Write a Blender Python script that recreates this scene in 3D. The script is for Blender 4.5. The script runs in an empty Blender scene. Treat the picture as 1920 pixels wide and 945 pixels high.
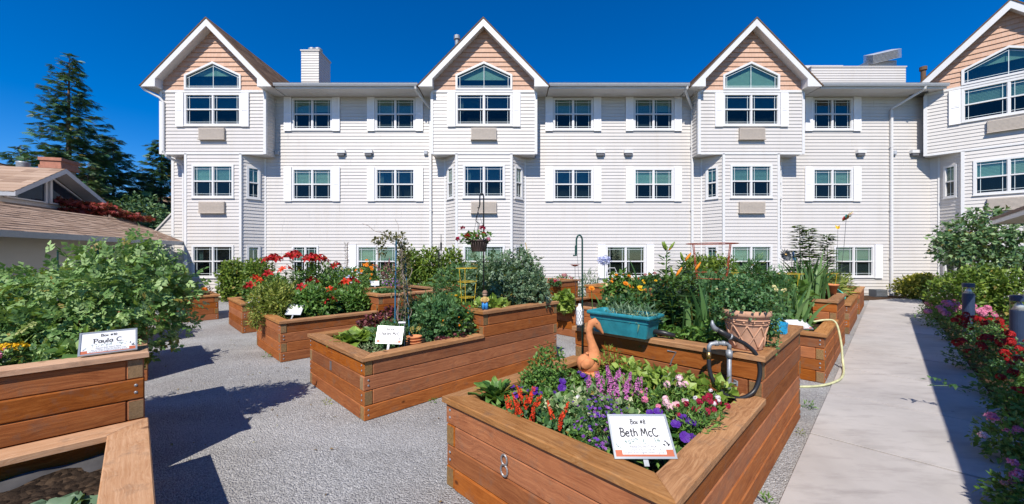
import bpy, math, random
import numpy as np
from mathutils import Matrix, Vector, Euler

SC = bpy.context.scene
COL = SC.collection
R = math.radians
F = 707.0          # focal length in photo pixels (1920 wide)
EYE = 1.6

# ------------------------------------------------------------------ camera, sky, sun, exposure
cam_d = bpy.data.cameras.new('camera')
cam_d.sensor_width = 36.0
cam_d.lens = 36.0 * F / 1920.0
cam_d.shift_y = 7.5 / 1920.0
cam_d.clip_start = 0.05
cam_d.clip_end = 2000.0
cam = bpy.data.objects.new('camera', cam_d)
COL.objects.link(cam)
cam.location = (0, 0, EYE)
cam.rotation_euler = (R(90), 0, 0)
SC.camera = cam

SUN_EL, SUN_AZ = 48.0, 14.0     # elevation; light travels away from the camera, 14 deg to the right
world = bpy.data.worlds.new('World')
SC.world = world
world.use_nodes = True
wn = world.node_tree.nodes
wl = world.node_tree.links
for n in list(wn):
    wn.remove(n)
w_out = wn.new('ShaderNodeOutputWorld')
w_bg = wn.new('ShaderNodeBackground')
w_sky = wn.new('ShaderNodeTexSky')
w_sky.sky_type = 'NISHITA'
w_sky.sun_disc = False
w_sky.sun_elevation = R(SUN_EL)
w_sky.sun_rotation = R(180 + SUN_AZ)
w_sky.altitude = 1500
w_sky.air_density = 1.0
w_sky.dust_density = 0.0
w_sky.ozone_density = 5.0
w_hs = wn.new('ShaderNodeHueSaturation')
w_hs.inputs['Saturation'].default_value = 1.4
w_hs.inputs['Hue'].default_value = 0.509
w_hs.inputs['Value'].default_value = 0.9
w_bg.inputs['Strength'].default_value = 0.13
wl.new(w_sky.outputs[0], w_hs.inputs['Color'])
wl.new(w_hs.outputs[0], w_bg.inputs['Color'])
wl.new(w_bg.outputs[0], w_out.inputs['Surface'])

sun_d = bpy.data.lights.new('sun', 'SUN')
sun_d.energy = 4.7
sun_d.angle = R(0.53)
sun_d.color = (1.0, 0.94, 0.85)
sun = bpy.data.objects.new('sun', sun_d)
COL.objects.link(sun)
_ce = math.cos(R(SUN_EL))
sdir = Vector((_ce * math.sin(R(SUN_AZ)), _ce * math.cos(R(SUN_AZ)), -math.sin(R(SUN_EL))))
sun.rotation_euler = sdir.to_track_quat('-Z', 'Y').to_euler()
sun.location = (-6, -20, 30)

SC.view_settings.view_transform = 'Standard'
SC.view_settings.look = 'None'
SC.view_settings.exposure = 0.42
SC.view_settings.gamma = 1.0
SC.view_settings.use_curve_mapping = False
SC.cycles.max_bounces = 6
SC.cycles.transparent_max_bounces = 12

rng = np.random.default_rng(7)
random.seed(7)
S2 = math.sqrt(0.5)

def UV(u, v):
    """the garden's own grid: u runs to the right and away, v to the left and away (both 45 degrees to the facade)"""
    return ((u - v) * S2, (u + v) * S2)

def at(px, py, Y):
    return Vector(((px - 960.0) / F * Y, Y, EYE - (py - 480.0) * Y / F))

# ------------------------------------------------------------------ mesh builder
class MB:
    def __init__(s):
        s.v, s.f, s.n = [], [], 0
    def add(s, verts, faces, mat=0, rnd=None):
        verts = np.asarray(verts, dtype=np.float64).reshape(-1, 3)
        if isinstance(faces, np.ndarray):
            groups = [faces]
        else:
            d = {}
            for f in faces:
                d.setdefault(len(f), []).append(f)
            groups = [np.array(x, dtype=np.int64) for x in d.values()]
        for g in groups:
            r = np.full(len(g), 0.5) if rnd is None else (np.full(len(g), float(rnd)) if np.isscalar(rnd) else np.asarray(rnd, float))
            s.f.append((g + s.n, mat, r))
        s.v.append(verts)
        s.n += len(verts)
        return s
    def box(s, lo, hi, mat=0, M=None, rnd=None):
        x0, y0, z0 = lo
        x1, y1, z1 = hi
        v = np.array([(x0,y0,z0),(x1,y0,z0),(x1,y1,z0),(x0,y1,z0),(x0,y0,z1),(x1,y0,z1),(x1,y1,z1),(x0,y1,z1)], float)
        if M is not None:
            v = xf(v, M)
        return s.add(v, [(0,3,2,1),(4,5,6,7),(0,1,5,4),(1,2,6,5),(2,3,7,6),(3,0,4,7)], mat, rnd)
    def prism(s, poly, y0, y1, mat=0, M=None, rnd=None):
        """poly: (x,z) counter-clockwise seen from -y; extruded y0..y1"""
        n = len(poly)
        v = np.array([(p[0], y0, p[1]) for p in poly] + [(p[0], y1, p[1]) for p in poly], float)
        if M is not None:
            v = xf(v, M)
        fs = [tuple(range(n)), tuple(range(2*n-1, n-1, -1))]
        for i in range(n):
            j = (i + 1) % n
            fs.append((i, i + n, j + n, j))
        return s.add(v, fs, mat, rnd)
    def slab(s, poly, z0, z1, mat=0, M=None, rnd=None):
        n = len(poly)
        v = np.array([(p[0], p[1], z0) for p in poly] + [(p[0], p[1], z1) for p in poly], float)
        if M is not None:
            v = xf(v, M)
        fs = [tuple(range(n-1, -1, -1)), tuple(range(n, 2*n))]
        for i in range(n):
            j = (i + 1) % n
            fs.append((i, j, j + n, i + n))
        return s.add(v, fs, mat, rnd)
    def tube(s, pts, r, seg=8, mat=0, caps=True, rnd=None):
        pts = [Vector(p) for p in pts]
        n = len(pts)
        rs = [r] * n if np.isscalar(r) else list(r)
        up = None
        vs = []
        for i, p in enumerate(pts):
            t = (pts[min(i+1, n-1)] - pts[max(i-1, 0)])
            if t.length < 1e-9:
                t = Vector((0, 0, 1))
            t.normalize()
            if up is None:
                up = Vector((1, 0, 0)) if abs(t.x) < 0.8 else Vector((0, 1, 0))
            a = (up - t * up.dot(t)).normalized()
            up = a
            b = t.cross(a)
            for k in range(seg):
                th = 2 * math.pi * k / seg
                q = p + (a * math.cos(th) + b * math.sin(th)) * rs[i]
                vs.append(tuple(q))
        fs = []
        for i in range(n - 1):
            for k in range(seg):
                k2 = (k + 1) % seg
                fs.append((i*seg+k, i*seg+k2, (i+1)*seg+k2, (i+1)*seg+k))
        if caps:
            fs.append(tuple(range(seg-1, -1, -1)))
            fs.append(tuple((n-1)*seg + k for k in range(seg)))
        return s.add(vs, fs, mat, rnd)
    def lathe(s, prof, seg=24, mat=0, M=None, cap=True, rnd=None):
        vs = []
        for (r, z) in prof:
            for k in range(seg):
                th = 2 * math.pi * k / seg
                vs.append((r * math.cos(th), r * math.sin(th), z))
        fs = []
        for i in range(len(prof) - 1):
            for k in range(seg):
                k2 = (k + 1) % seg
                fs.append((i*seg+k, i*seg+k2, (i+1)*seg+k2, (i+1)*seg+k))
        if cap:
            fs.append(tuple(range(seg-1, -1, -1)))
            fs.append(tuple((len(prof)-1)*seg + k for k in range(seg)))
        v = np.array(vs)
        if M is not None:
            v = xf(v, M)
        return s.add(v, fs, mat, rnd)
    def mesh(s, name, mats, smooth=False):
        me = bpy.data.meshes.new(name)
        V = np.concatenate(s.v) if s.v else np.zeros((0, 3))
        tot, vi, mi, rn = [], [], [], []
        for g, m, r in s.f:
            tot.append(np.full(len(g), g.shape[1]))
            vi.append(g.ravel())
            mi.append(np.full(len(g), m))
            rn.append(r)
        tot = np.concatenate(tot)
        vi = np.concatenate(vi)
        mi = np.concatenate(mi)
        rn = np.concatenate(rn)
        st = np.concatenate([[0], np.cumsum(tot)[:-1]])
        me.vertices.add(len(V))
        me.vertices.foreach_set('co', V.ravel().astype(np.float32))
        me.loops.add(len(vi))
        me.loops.foreach_set('vertex_index', vi.astype(np.int32))
        me.polygons.add(len(tot))
        me.polygons.foreach_set('loop_start', st.astype(np.int32))
        me.polygons.foreach_set('loop_total', tot.astype(np.int32))
        me.polygons.foreach_set('material_index', mi.astype(np.int32))
        me.polygons.foreach_set('use_smooth', np.full(len(tot), smooth))
        at_ = me.attributes.new('tint', 'FLOAT', 'FACE')
        at_.data.foreach_set('value', rn.astype(np.float32))
        me.update(calc_edges=True)
        for m in (mats if isinstance(mats, (list, tuple)) else [mats]):
            me.materials.append(m)
        return me
    def build(s, name, mats, parent=None, smooth=False, **kw):
        return link(name, s.mesh(name, mats, smooth), parent, **kw)

def xf(v, M):
    A = np.array(M)
    v = np.asarray(v, float)
    return v @ A[:3, :3].T + A[:3, 3]

def link(name, me, parent=None, loc=(0, 0, 0), rot=(0, 0, 0), scale=(1, 1, 1), world=False, M=None):
    """world=True: the mesh is in world coordinates although it has a parent"""
    o = bpy.data.objects.new(name, me)
    COL.objects.link(o)
    if M is not None:
        o.matrix_basis = M
    else:
        o.location = loc
        o.rotation_euler = rot
        o.scale = scale if not np.isscalar(scale) else (scale,) * 3
    if parent is not None:
        o.parent = parent
        if world:
            p = parent
            mat = p.matrix_basis.copy()
            if p.parent is not None:
                mat = (p.parent.matrix_basis @ p.matrix_parent_inverse) @ mat
            o.matrix_parent_inverse = mat.inverted()
    return o

def tag(o, label, cat, group=None, kind=None):
    if label: o['label'] = label
    if cat: o['category'] = cat
    if group: o['group'] = group
    if kind: o['kind'] = kind
    return o

def thing(name, label, cat, loc=(0, 0, 0), rz=0.0, group=None):
    o = bpy.data.objects.new(name, None)
    COL.objects.link(o)
    o.empty_display_size = 0.1
    o.location = loc
    o.rotation_euler = (0, 0, rz)
    return tag(o, label, cat, group)

def struct(name, mb, mats, smooth=False):
    o = mb.build(name, mats, smooth=smooth)
    o['kind'] = 'structure'
    return o

# ------------------------------------------------------------------ materials
class NT:
    def __init__(s, name):
        s.m = bpy.data.materials.new(name)
        s.m.use_nodes = True
        s.t = s.m.node_tree
        for n in list(s.t.nodes):
            s.t.nodes.remove(n)
        s.out = s.n('ShaderNodeOutputMaterial')
    def n(s, typ, **kw):
        nd = s.t.nodes.new(typ)
        for k, v in kw.items():
            if k in nd.inputs:
                nd.inputs[k].default_value = v
            else:
                setattr(nd, k, v)
        return nd
    def l(s, a, b):
        s.t.links.new(a, b)
    def ramp(s, fac, stops, interp='LINEAR'):
        r = s.n('ShaderNodeValToRGB')
        cr = r.color_ramp
        cr.interpolation = interp
        while len(cr.elements) > 1:
            cr.elements.remove(cr.elements[-1])
        cr.elements[0].position = stops[0][0]
        cr.elements[0].color = (*stops[0][1], 1)
        for p, c in stops[1:]:
            e = cr.elements.new(p)
            e.color = (*c, 1)
        s.l(fac, r.inputs[0])
        return r.outputs[0]
    def mix(s, fac, a, b, mode='MIX'):
        m = s.n('ShaderNodeMix', data_type='RGBA', blend_type=mode)
        for sock, val in ((m.inputs[0], fac), (m.inputs[6], a), (m.inputs[7], b)):
            if hasattr(val, 'is_linked') or isinstance(val, bpy.types.NodeSocket):
                s.l(val, sock)
            elif isinstance(val, (tuple, list)):
                sock.default_value = (*val, 1) if len(val) == 3 else val
            else:
                sock.default_value = val
        return m.outputs[2]
    def noise(s, vec=None, scale=5, detail=4, rough=0.55, dist=0.0):
        n = s.n('ShaderNodeTexNoise')
        n.inputs['Scale'].default_value = scale
        n.inputs['Detail'].default_value = detail
        n.inputs['Roughness'].default_value = rough
        n.inputs['Distortion'].default_value = dist
        if vec is not None: s.l(vec, n.inputs['Vector'])
        return n.outputs[0]
    def mapping(s, vec, scale=(1, 1, 1), loc=None, rot=None):
        m = s.n('ShaderNodeMapping')
        m.inputs['Scale'].default_value = scale
        if rot: m.inputs['Rotation'].default_value = rot
        s.l(vec, m.inputs['Vector'])
        if loc is not None:
            if isinstance(loc, bpy.types.NodeSocket): s.l(loc, m.inputs['Location'])
            else: m.inputs['Location'].default_value = loc
        return m.outputs[0]
    def math(s, op, a, b=None):
        m = s.n('ShaderNodeMath', operation=op)
        for i, x in enumerate((a, b)):
            if x is None: continue
            if isinstance(x, bpy.types.NodeSocket): s.l(x, m.inputs[i])
            else: m.inputs[i].default_value = x
        return m.outputs[0]
    def bsdf(s, color, rough=0.6, metal=0.0, spec=0.5, bump=None, bstr=0.3, bdist=0.01, coat=0.0):
        b = s.n('ShaderNodeBsdfPrincipled')
        if isinstance(color, bpy.types.NodeSocket): s.l(color, b.inputs['Base Color'])
        else: b.inputs['Base Color'].default_value = (*color, 1)
        if isinstance(rough, bpy.types.NodeSocket): s.l(rough, b.inputs['Roughness'])
        else: b.inputs['Roughness'].default_value = rough
        b.inputs['Metallic'].default_value = metal
        b.inputs['Specular IOR Level'].default_value = spec
        b.inputs['Coat Weight'].default_value = coat
        if bump is not None:
            bp = s.n('ShaderNodeBump')
            bp.inputs['Strength'].default_value = bstr
            bp.inputs['Distance'].default_value = bdist
            s.l(bump, bp.inputs['Height'])
            s.l(bp.outputs[0], b.inputs['Normal'])
        return b
    def done(s, sh):
        s.l(sh.outputs[0] if hasattr(sh, 'outputs') else sh, s.out.inputs['Surface'])
        return s.m
    def obj(s):
        return s.n('ShaderNodeTexCoord').outputs['Object']
    def pos(s):
        return s.n('ShaderNodeNewGeometry').outputs['Position']
    def rand(s):
        return s.n('ShaderNodeObjectInfo').outputs['Random']
    def tint(s):
        a = s.n('ShaderNodeAttribute')
        a.attribute_name = 'tint'
        return a.outputs['Fac']

def plain(name, col, rough=0.5, metal=0.0, var=0.12, scale=9.0, spec=0.4, bump=0.0):
    t = NT(name)
    nz = t.noise(t.obj(), scale, 5, 0.6)
    lo = tuple(c * (1 - var) for c in col)
    hi = tuple(min(1, c * (1 + var)) for c in col)
    c = t.ramp(nz, [(0.3, lo), (0.7, hi)])
    return t.done(t.bsdf(c, rough, metal, spec, bump=nz if bump else None, bstr=bump, bdist=0.004))

def leafmat(name, dark, mid, light, trans=0.25, rough=0.45):
    t = NT(name)
    c = t.ramp(t.tint(), [(0.0, dark), (0.5, mid), (0.95, light), (0.972, light), (0.985, (0.26, 0.20, 0.045))])
    b = t.bsdf(c, rough, 0, 0.35)
    tr = t.n('ShaderNodeBsdfTranslucent')
    c2 = t.mix(0.5, c, (0.35, 0.5, 0.04), 'MIX')
    t.l(c2, tr.inputs[0])
    mx = t.n('ShaderNodeMixShader')
    mx.inputs[0].default_value = trans
    t.l(b.outputs[0], mx.inputs[1])
    t.l(tr.outputs[0], mx.inputs[2])
    return t.done(mx.outputs[0])

def petalmat(name, dark, light, trans=0.2):
    t = NT(name)
    c = t.ramp(t.tint(), [(0.0, dark), (1.0, light)])
    b = t.bsdf(c, 0.55, 0, 0.25)
    tr = t.n('ShaderNodeBsdfTranslucent')
    t.l(c, tr.inputs[0])
    mx = t.n('ShaderNodeMixShader')
    mx.inputs[0].default_value = trans
    t.l(b.outputs[0], mx.inputs[1])
    t.l(tr.outputs[0], mx.inputs[2])
    return t.done(mx.outputs[0])

def wood(name, dark, mid, light, knots=True, ends=False):
    t = NT(name)
    oc = t.obj()
    rnd = t.rand()
    off = t.n('ShaderNodeCombineXYZ')
    t.l(t.math('MULTIPLY', rnd, 37.0), off.inputs[0])
    t.l(t.math('MULTIPLY', rnd, 91.0), off.inputs[1])
    t.l(t.math('MULTIPLY', rnd, 53.0), off.inputs[2])
    v = t.mapping(oc, (1, 1, 1), off.outputs[0])
    warp = t.noise(v, 2.2, 2, 0.5)
    vs = t.n('ShaderNodeVectorMath', operation='ADD')
    wc = t.n('ShaderNodeCombineXYZ')
    t.l(t.math('MULTIPLY', warp, 0.12), wc.inputs[1])
    t.l(t.math('MULTIPLY', warp, 0.16), wc.inputs[2])
    t.l(v, vs.inputs[0]); t.l(wc.outputs[0], vs.inputs[1])
    g1 = t.noise(t.mapping(vs.outputs[0], (1.0, 42, 42)), 1.6, 5, 0.7, 0.5)
    g2 = t.noise(t.mapping(vs.outputs[0], (4, 120, 120)), 1.5, 3, 0.6)
    blot = t.noise(v, 3.2, 4, 0.6)
    c = t.ramp(g1, [(0.32, dark), (0.5, mid), (0.66, light)])
    c = t.mix(t.math('MULTIPLY', g2, 0.35), c, tuple(x * 0.55 for x in dark))
    c = t.mix(t.ramp(blot, [(0.35, (0, 0, 0)), (0.8, (0.4, 0.4, 0.4))]), c, tuple(x * 1.12 for x in light))
    # every timber has taken the stain a little differently
    hs = t.n('ShaderNodeHueSaturation')
    t.l(c, hs.inputs['Color'])
    t.l(t.math('ADD', t.math('MULTIPLY', rnd, 0.45), 0.78), hs.inputs['Value'])
    t.l(t.math('ADD', t.math('MULTIPLY', t.math('FRACT', t.math('MULTIPLY', rnd, 7.3)), 0.16), 0.92), hs.inputs['Saturation'])
    c = hs.outputs[0]
    if knots:
        kv = t.n('ShaderNodeTexVoronoi')
        kv.inputs['Scale'].default_value = 2.4
        t.l(t.mapping(v, (1.0, 0.6, 1.6)), kv.inputs['Vector'])
        k = t.ramp(kv.outputs['Distance'], [(0.0, (1, 1, 1)), (0.035, (0.9, 0.9, 0.9)), (0.075, (0, 0, 0))])
        c = t.mix(k, c, tuple(x * 0.45 for x in dark))
    # grey weathering and dirt
    wz = t.noise(v, 7.0, 6, 0.7)
    c = t.mix(t.ramp(wz, [(0.54, (0, 0, 0)), (0.76, (0.6, 0.6, 0.6))]), c, (0.15, 0.105, 0.075))
    b = t.bsdf(c, 0.78, 0, 0.15, bump=g1, bstr=0.4, bdist=0.004)
    return t.done(b)

M = {}
M['timber'] = wood('stained_timber', (0.185, 0.052, 0.015), (0.285, 0.088, 0.025), (0.375, 0.135, 0.042))
M['timber_end'] = wood('timber_end_grain', (0.13, 0.075, 0.032), (0.22, 0.13, 0.055), (0.29, 0.18, 0.085), knots=False)
M['cap'] = wood('weathered_cap_board', (0.20, 0.086, 0.031), (0.345, 0.158, 0.060), (0.46, 0.245, 0.108))
M['cap_pale'] = wood('pale_cap_board', (0.38, 0.19, 0.10), (0.50, 0.29, 0.165), (0.60, 0.38, 0.24))
M['bamboo'] = plain('bamboo', (0.46, 0.33, 0.15), 0.6)

def siding_mat(name, col, dirt=0.1):
    t = NT(name)
    p = t.pos()
    n1 = t.noise(t.mapping(p, (0.5, 0.5, 0.9)), 1.0, 5, 0.6)
    n2 = t.noise(t.mapping(p, (3.5, 3.5, 0.35)), 1.0, 4, 0.6)
    c = t.ramp(n1, [(0.3, tuple(x * (1 - dirt) for x in col)), (0.7, col)])
    c = t.mix(t.ramp(n2, [(0.5, (0, 0, 0)), (0.85, (0.30, 0.30, 0.30))]), c, (0.47, 0.42, 0.35))
    return t.done(t.bsdf(c, 0.42, 0, 0.4))
M['siding'] = siding_mat('vinyl_siding', (0.595, 0.565, 0.535), 0.06)
M['trim'] = siding_mat('white_trim', (0.68, 0.675, 0.67), 0.04)
M['gutter'] = plain('gutter_metal', (0.40, 0.42, 0.45), 0.35, 0.0, 0.06)
M['tan'] = plain('tan_vent_metal', (0.46, 0.40, 0.34), 0.5, 0, 0.08)
M['shutter'] = plain('shutter_white', (0.84, 0.83, 0.84), 0.45, 0, 0.03)

def shake_mat():
    t = NT('peach_shake')
    p = t.pos()
    br = t.n('ShaderNodeTexBrick')
    br.offset = 0.37; br.squash = 0.7; br.squash_frequency = 3
    br.inputs['Scale'].default_value = 1.0
    br.inputs['Mortar Size'].default_value = 0.006
    br.inputs['Brick Width'].default_value = 0.19
    br.inputs['Row Height'].default_value = 0.17
    br.inputs['Color1'].default_value = (0.53, 0.35, 0.26, 1)
    br.inputs['Color2'].default_value = (0.59, 0.40, 0.305, 1)
    br.inputs['Mortar'].default_value = (0.52, 0.30, 0.19, 1)
    cx = t.n('ShaderNodeSeparateXYZ'); t.l(p, cx.inputs[0])
    cc = t.n('ShaderNodeCombineXYZ')
    t.l(t.math('ADD', cx.outputs[0], t.math('MULTIPLY', cx.outputs[1], -1.0)), cc.inputs[0])
    t.l(cx.outputs[2], cc.inputs[1])
    t.l(cc.outputs[0], br.inputs['Vector'])
    n1 = t.noise(t.mapping(p, (14, 14, 1.5)), 1.0, 5, 0.6)
    c = t.mix(t.math('MULTIPLY', n1, 0.28), br.outputs['Color'], (0.42, 0.21, 0.12))
    return t.done(t.bsdf(c, 0.7, 0, 0.2, bump=n1, bstr=0.3, bdist=0.006))
M['shake'] = shake_mat()

def shingle_mat(name, a, b, c3):
    t = NT(name)
    n1 = t.noise(t.pos(), 60, 4, 0.7)
    c = t.ramp(t.tint(), [(0, a), (0.5, b), (1, c3)])
    c = t.mix(t.math('MULTIPLY', n1, 0.45), c, tuple(x * 0.5 for x in a))
    return t.done(t.bsdf(c, 0.9, 0, 0.1, bump=n1, bstr=0.4, bdist=0.004))
M['roof_tan'] = shingle_mat('tan_shingle', (0.30, 0.205, 0.15), (0.40, 0.28, 0.205), (0.48, 0.35, 0.265))
M['roof_brown'] = shingle_mat('brown_shingle', (0.12, 0.075, 0.05), (0.18, 0.115, 0.075), (0.25, 0.165, 0.11))

def glass_mat(name, tintc, refl=0.16):
    t = NT(name)
    tr = t.n('ShaderNodeBsdfTransparent'); tr.inputs[0].default_value = (*tintc, 1)
    gl = t.n('ShaderNodeBsdfGlossy'); gl.inputs['Roughness'].default_value = 0.03
    gl.inputs['Color'].default_value = (0.88, 0.9, 0.88, 1)
    nz = t.noise(t.pos(), 1.3, 2, 0.5)
    bp = t.n('ShaderNodeBump'); bp.inputs['Strength'].default_value = 0.03; bp.inputs['Distance'].default_value = 0.05
    t.l(nz, bp.inputs['Height']); t.l(bp.outputs[0], gl.inputs['Normal'])
    lw = t.n('ShaderNodeLayerWeight'); lw.inputs['Blend'].default_value = 0.5
    fac = t.math('ADD', t.math('MULTIPLY', t.math('POWER', lw.outputs['Facing'], 3.0), 0.8), refl)
    mx = t.n('ShaderNodeMixShader')
    t.l(fac, mx.inputs[0]); t.l(tr.outputs[0], mx.inputs[1]); t.l(gl.outputs[0], mx.inputs[2])
    return t.done(mx.outputs[0])
M['glass'] = glass_mat('window_glass', (0.66, 0.77, 0.73), 0.07)
M['glass_screen'] = glass_mat('window_glass_screened', (0.42, 0.47, 0.48), 0.03)
M['clear_plastic'] = glass_mat('clear_plastic', (0.9, 0.93, 0.93), 0.1)
M['muntin'] = plain('muntin_white', (0.66, 0.72, 0.72), 0.4, 0, 0.02)
M['blind'] = plain('window_blind', (0.50, 0.61, 0.58), 0.7, 0, 0.06)
M['blind_b'] = plain('window_blind_grey', (0.36, 0.44, 0.44), 0.7, 0, 0.08)
M['blind_c'] = plain('window_blind_cream', (0.58, 0.60, 0.52), 0.7, 0, 0.06)
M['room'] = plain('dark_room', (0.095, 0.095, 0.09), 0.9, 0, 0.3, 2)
M['curtain'] = plain('curtain', (0.16, 0.18, 0.20), 0.9, 0, 0.2, 3)

def gravel_mat():
    t = NT('grey_gravel')
    p = t.pos()
    v = t.n('ShaderNodeTexVoronoi'); v.inputs['Scale'].default_value = 120
    t.l(p, v.inputs['Vector'])
    v2 = t.n('ShaderNodeTexVoronoi'); v2.inputs['Scale'].default_value = 75
    t.l(p, v2.inputs['Vector'])
    sep = t.n('ShaderNodeSeparateColor'); t.l(v.outputs['Color'], sep.inputs[0])
    sep2 = t.n('ShaderNodeSeparateColor'); t.l(v2.outputs['Color'], sep2.inputs[0])
    c = t.ramp(sep.outputs[0], [(0.0, (0.18, 0.18, 0.18)), (0.35, (0.31, 0.308, 0.305)), (0.7, (0.43, 0.425, 0.42)), (0.94, (0.53, 0.525, 0.515)), (1.0, (0.68, 0.67, 0.655))])
    c2 = t.ramp(sep2.outputs[1], [(0.0, (0.19, 0.19, 0.19)), (0.5, (0.36, 0.355, 0.35)), (1.0, (0.56, 0.55, 0.54))])
    c = t.mix(0.4, c, c2)
    big = t.noise(p, 0.9, 5, 0.6)
    c = t.mix(t.ramp(big, [(0.3, (0.5, 0.5, 0.5)), (0.62, (0, 0, 0))]), c, (0.21, 0.19, 0.17))
    trk = t.noise(t.mapping(p, (0.35, 1.6, 1), rot=(0, 0, R(-45))), 1.0, 3, 0.5)
    c = t.mix(t.ramp(trk, [(0.5, (0, 0, 0)), (0.72, (0.32, 0.32, 0.32))]), c, (0.58, 0.57, 0.56))
    h = t.math('ADD', t.math('MULTIPLY', v.outputs['Distance'], -1.0), t.math('MULTIPLY', v2.outputs['Distance'], -1.2))
    return t.done(t.bsdf(c, 0.85, 0, 0.2, bump=h, bstr=1.0, bdist=0.009))
M['gravel'] = gravel_mat()

def concrete_mat():
    t = NT('broom_concrete')
    p = t.pos()
    big = t.noise(p, 1.1, 6, 0.62)
    st = t.noise(t.mapping(p, (2.2, 9.0, 1), rot=(0, 0, R(45))), 1.0, 5, 0.65)
    fine = t.noise(p, 130, 3, 0.7)
    c = t.ramp(big, [(0.25, (0.33, 0.305, 0.285)), (0.5, (0.425, 0.395, 0.37)), (0.75, (0.50, 0.465, 0.435))])
    c = t.mix(t.ramp(st, [(0.5, (0, 0, 0)), (0.74, (0.6, 0.6, 0.6))]), c, (0.24, 0.215, 0.20))
    c = t.mix(t.math('MULTIPLY', fine, 0.25), c, (0.28, 0.27, 0.255))
    sp = t.n('ShaderNodeTexVoronoi'); sp.inputs['Scale'].default_value = 3.1
    t.l(p, sp.inputs['Vector'])
    c = t.mix(t.ramp(sp.outputs['Distance'], [(0.0, (0.7, 0.7, 0.7)), (0.03, (0.5, 0.5, 0.5)), (0.06, (0, 0, 0))]), c, (0.13, 0.115, 0.10))
    return t.done(t.bsdf(c, 0.8, 0, 0.25, bump=fine, bstr=0.25, bdist=0.004))
M['concrete'] = concrete_mat()

def soil_mat(name, a, b, c3, sc=30):
    t = NT(name)
    p = t.pos()
    v = t.n('ShaderNodeTexVoronoi'); v.inputs['Scale'].default_value = sc
    t.l(p, v.inputs['Vector'])
    sep = t.n('ShaderNodeSeparateColor'); t.l(v.outputs['Color'], sep.inputs[0])
    n1 = t.noise(p, 12, 6, 0.7)
    c = t.ramp(sep.outputs[0], [(0, a), (0.6, b), (1, c3)])
    c = t.mix(t.math('MULTIPLY', n1, 0.6), c, a)
    h = t.math('ADD', n1, t.math('MULTIPLY', v.outputs['Distance'], -0.8))
    return t.done(t.bsdf(c, 0.95, 0, 0.1, bump=h, bstr=0.9, bdist=0.03))
M['soil'] = soil_mat('dark_soil', (0.018, 0.012, 0.008), (0.045, 0.03, 0.02), (0.10, 0.065, 0.04))
M['mulch'] = soil_mat('bark_mulch', (0.035, 0.02, 0.012), (0.09, 0.05, 0.03), (0.17, 0.10, 0.06), 40)
M['earth'] = soil_mat('ground_cover', (0.04, 0.05, 0.02), (0.08, 0.09, 0.035), (0.13, 0.12, 0.06), 6)

M['white'] = plain('white_plastic', (0.80, 0.80, 0.80), 0.4, 0, 0.03)
M['paper'] = plain('sign_paper', (0.66, 0.66, 0.66), 0.35, 0, 0.02)
M['ink'] = plain('sign_ink', (0.03, 0.03, 0.035), 0.6, 0, 0.0)
M['alu'] = plain('sign_frame', (0.42, 0.45, 0.46), 0.35, 0.6, 0.1)
M['galv'] = plain('galvanised_steel', (0.30, 0.315, 0.33), 0.55, 0.5, 0.3, 26)
M['brass'] = plain('brass', (0.40, 0.26, 0.10), 0.35, 0.9, 0.2)
M['black'] = plain('black_rubber', (0.018, 0.018, 0.02), 0.38, 0, 0.2)
M['black_metal'] = plain('black_painted_steel', (0.02, 0.022, 0.022), 0.35, 0.2, 0.2)
M['green_metal'] = plain('dark_green_steel', (0.012, 0.06, 0.05), 0.35, 0.2, 0.2)
M['blue_metal'] = plain('blue_stake', (0.03, 0.14, 0.24), 0.4, 0.1, 0.2)
M['terracotta'] = plain('terracotta', (0.56, 0.215, 0.09), 0.8, 0, 0.2, 22, 0.2, 0.3)
M['terracotta_pale'] = plain('weathered_terracotta', (0.50, 0.285, 0.185), 0.8, 0, 0.2, 12, 0.2, 0.2)
M['teal'] = plain('teal_plastic', (0.02, 0.195, 0.235), 0.5, 0, 0.28, 11)
M['cyan'] = plain('blue_basket_plastic', (0.02, 0.32, 0.58), 0.4, 0, 0.08)
M['bollard'] = plain('bollard_paint', (0.032, 0.05, 0.095), 0.4, 0.1, 0.1)
M['hose_cream'] = plain('cream_hose', (0.50, 0.50, 0.28), 0.55, 0, 0.25, 18)
M['hose_teal'] = plain('teal_hose', (0.06, 0.42, 0.36), 0.4, 0, 0.08)
M['red_wire'] = plain('rusty_red_wire', (0.32, 0.055, 0.025), 0.55, 0.2, 0.25)
M['yellow_wire'] = plain('yellow_wire', (0.58, 0.40, 0.03), 0.5, 0.1, 0.15)
M['grey_wire'] = plain('grey_wire', (0.10, 0.10, 0.12), 0.4, 0.6, 0.2)
M['skin_tan'] = plain('figurine_tan', (0.42, 0.28, 0.2), 0.6, 0, 0.1)
M['brown_plastic'] = plain('brown_plastic', (0.075, 0.05, 0.042), 0.4, 0, 0.12)
M['vine_wood'] = plain('dry_vine_stem', (0.36, 0.29, 0.24), 0.8, 0, 0.25, 25)
M['bark'] = plain('tree_bark', (0.12, 0.085, 0.065), 0.9, 0, 0.35, 12, 0.1, 0.5)
M['stem'] = plain('green_stem', (0.09, 0.16, 0.035), 0.55, 0, 0.15)
M['number_metal'] = plain('number_metal', (0.30, 0.29, 0.29), 0.4, 0.6, 0.2, 30)
M['liner'] = plain('black_liner', (0.05, 0.048, 0.05), 0.8, 0, 0.3)
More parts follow.
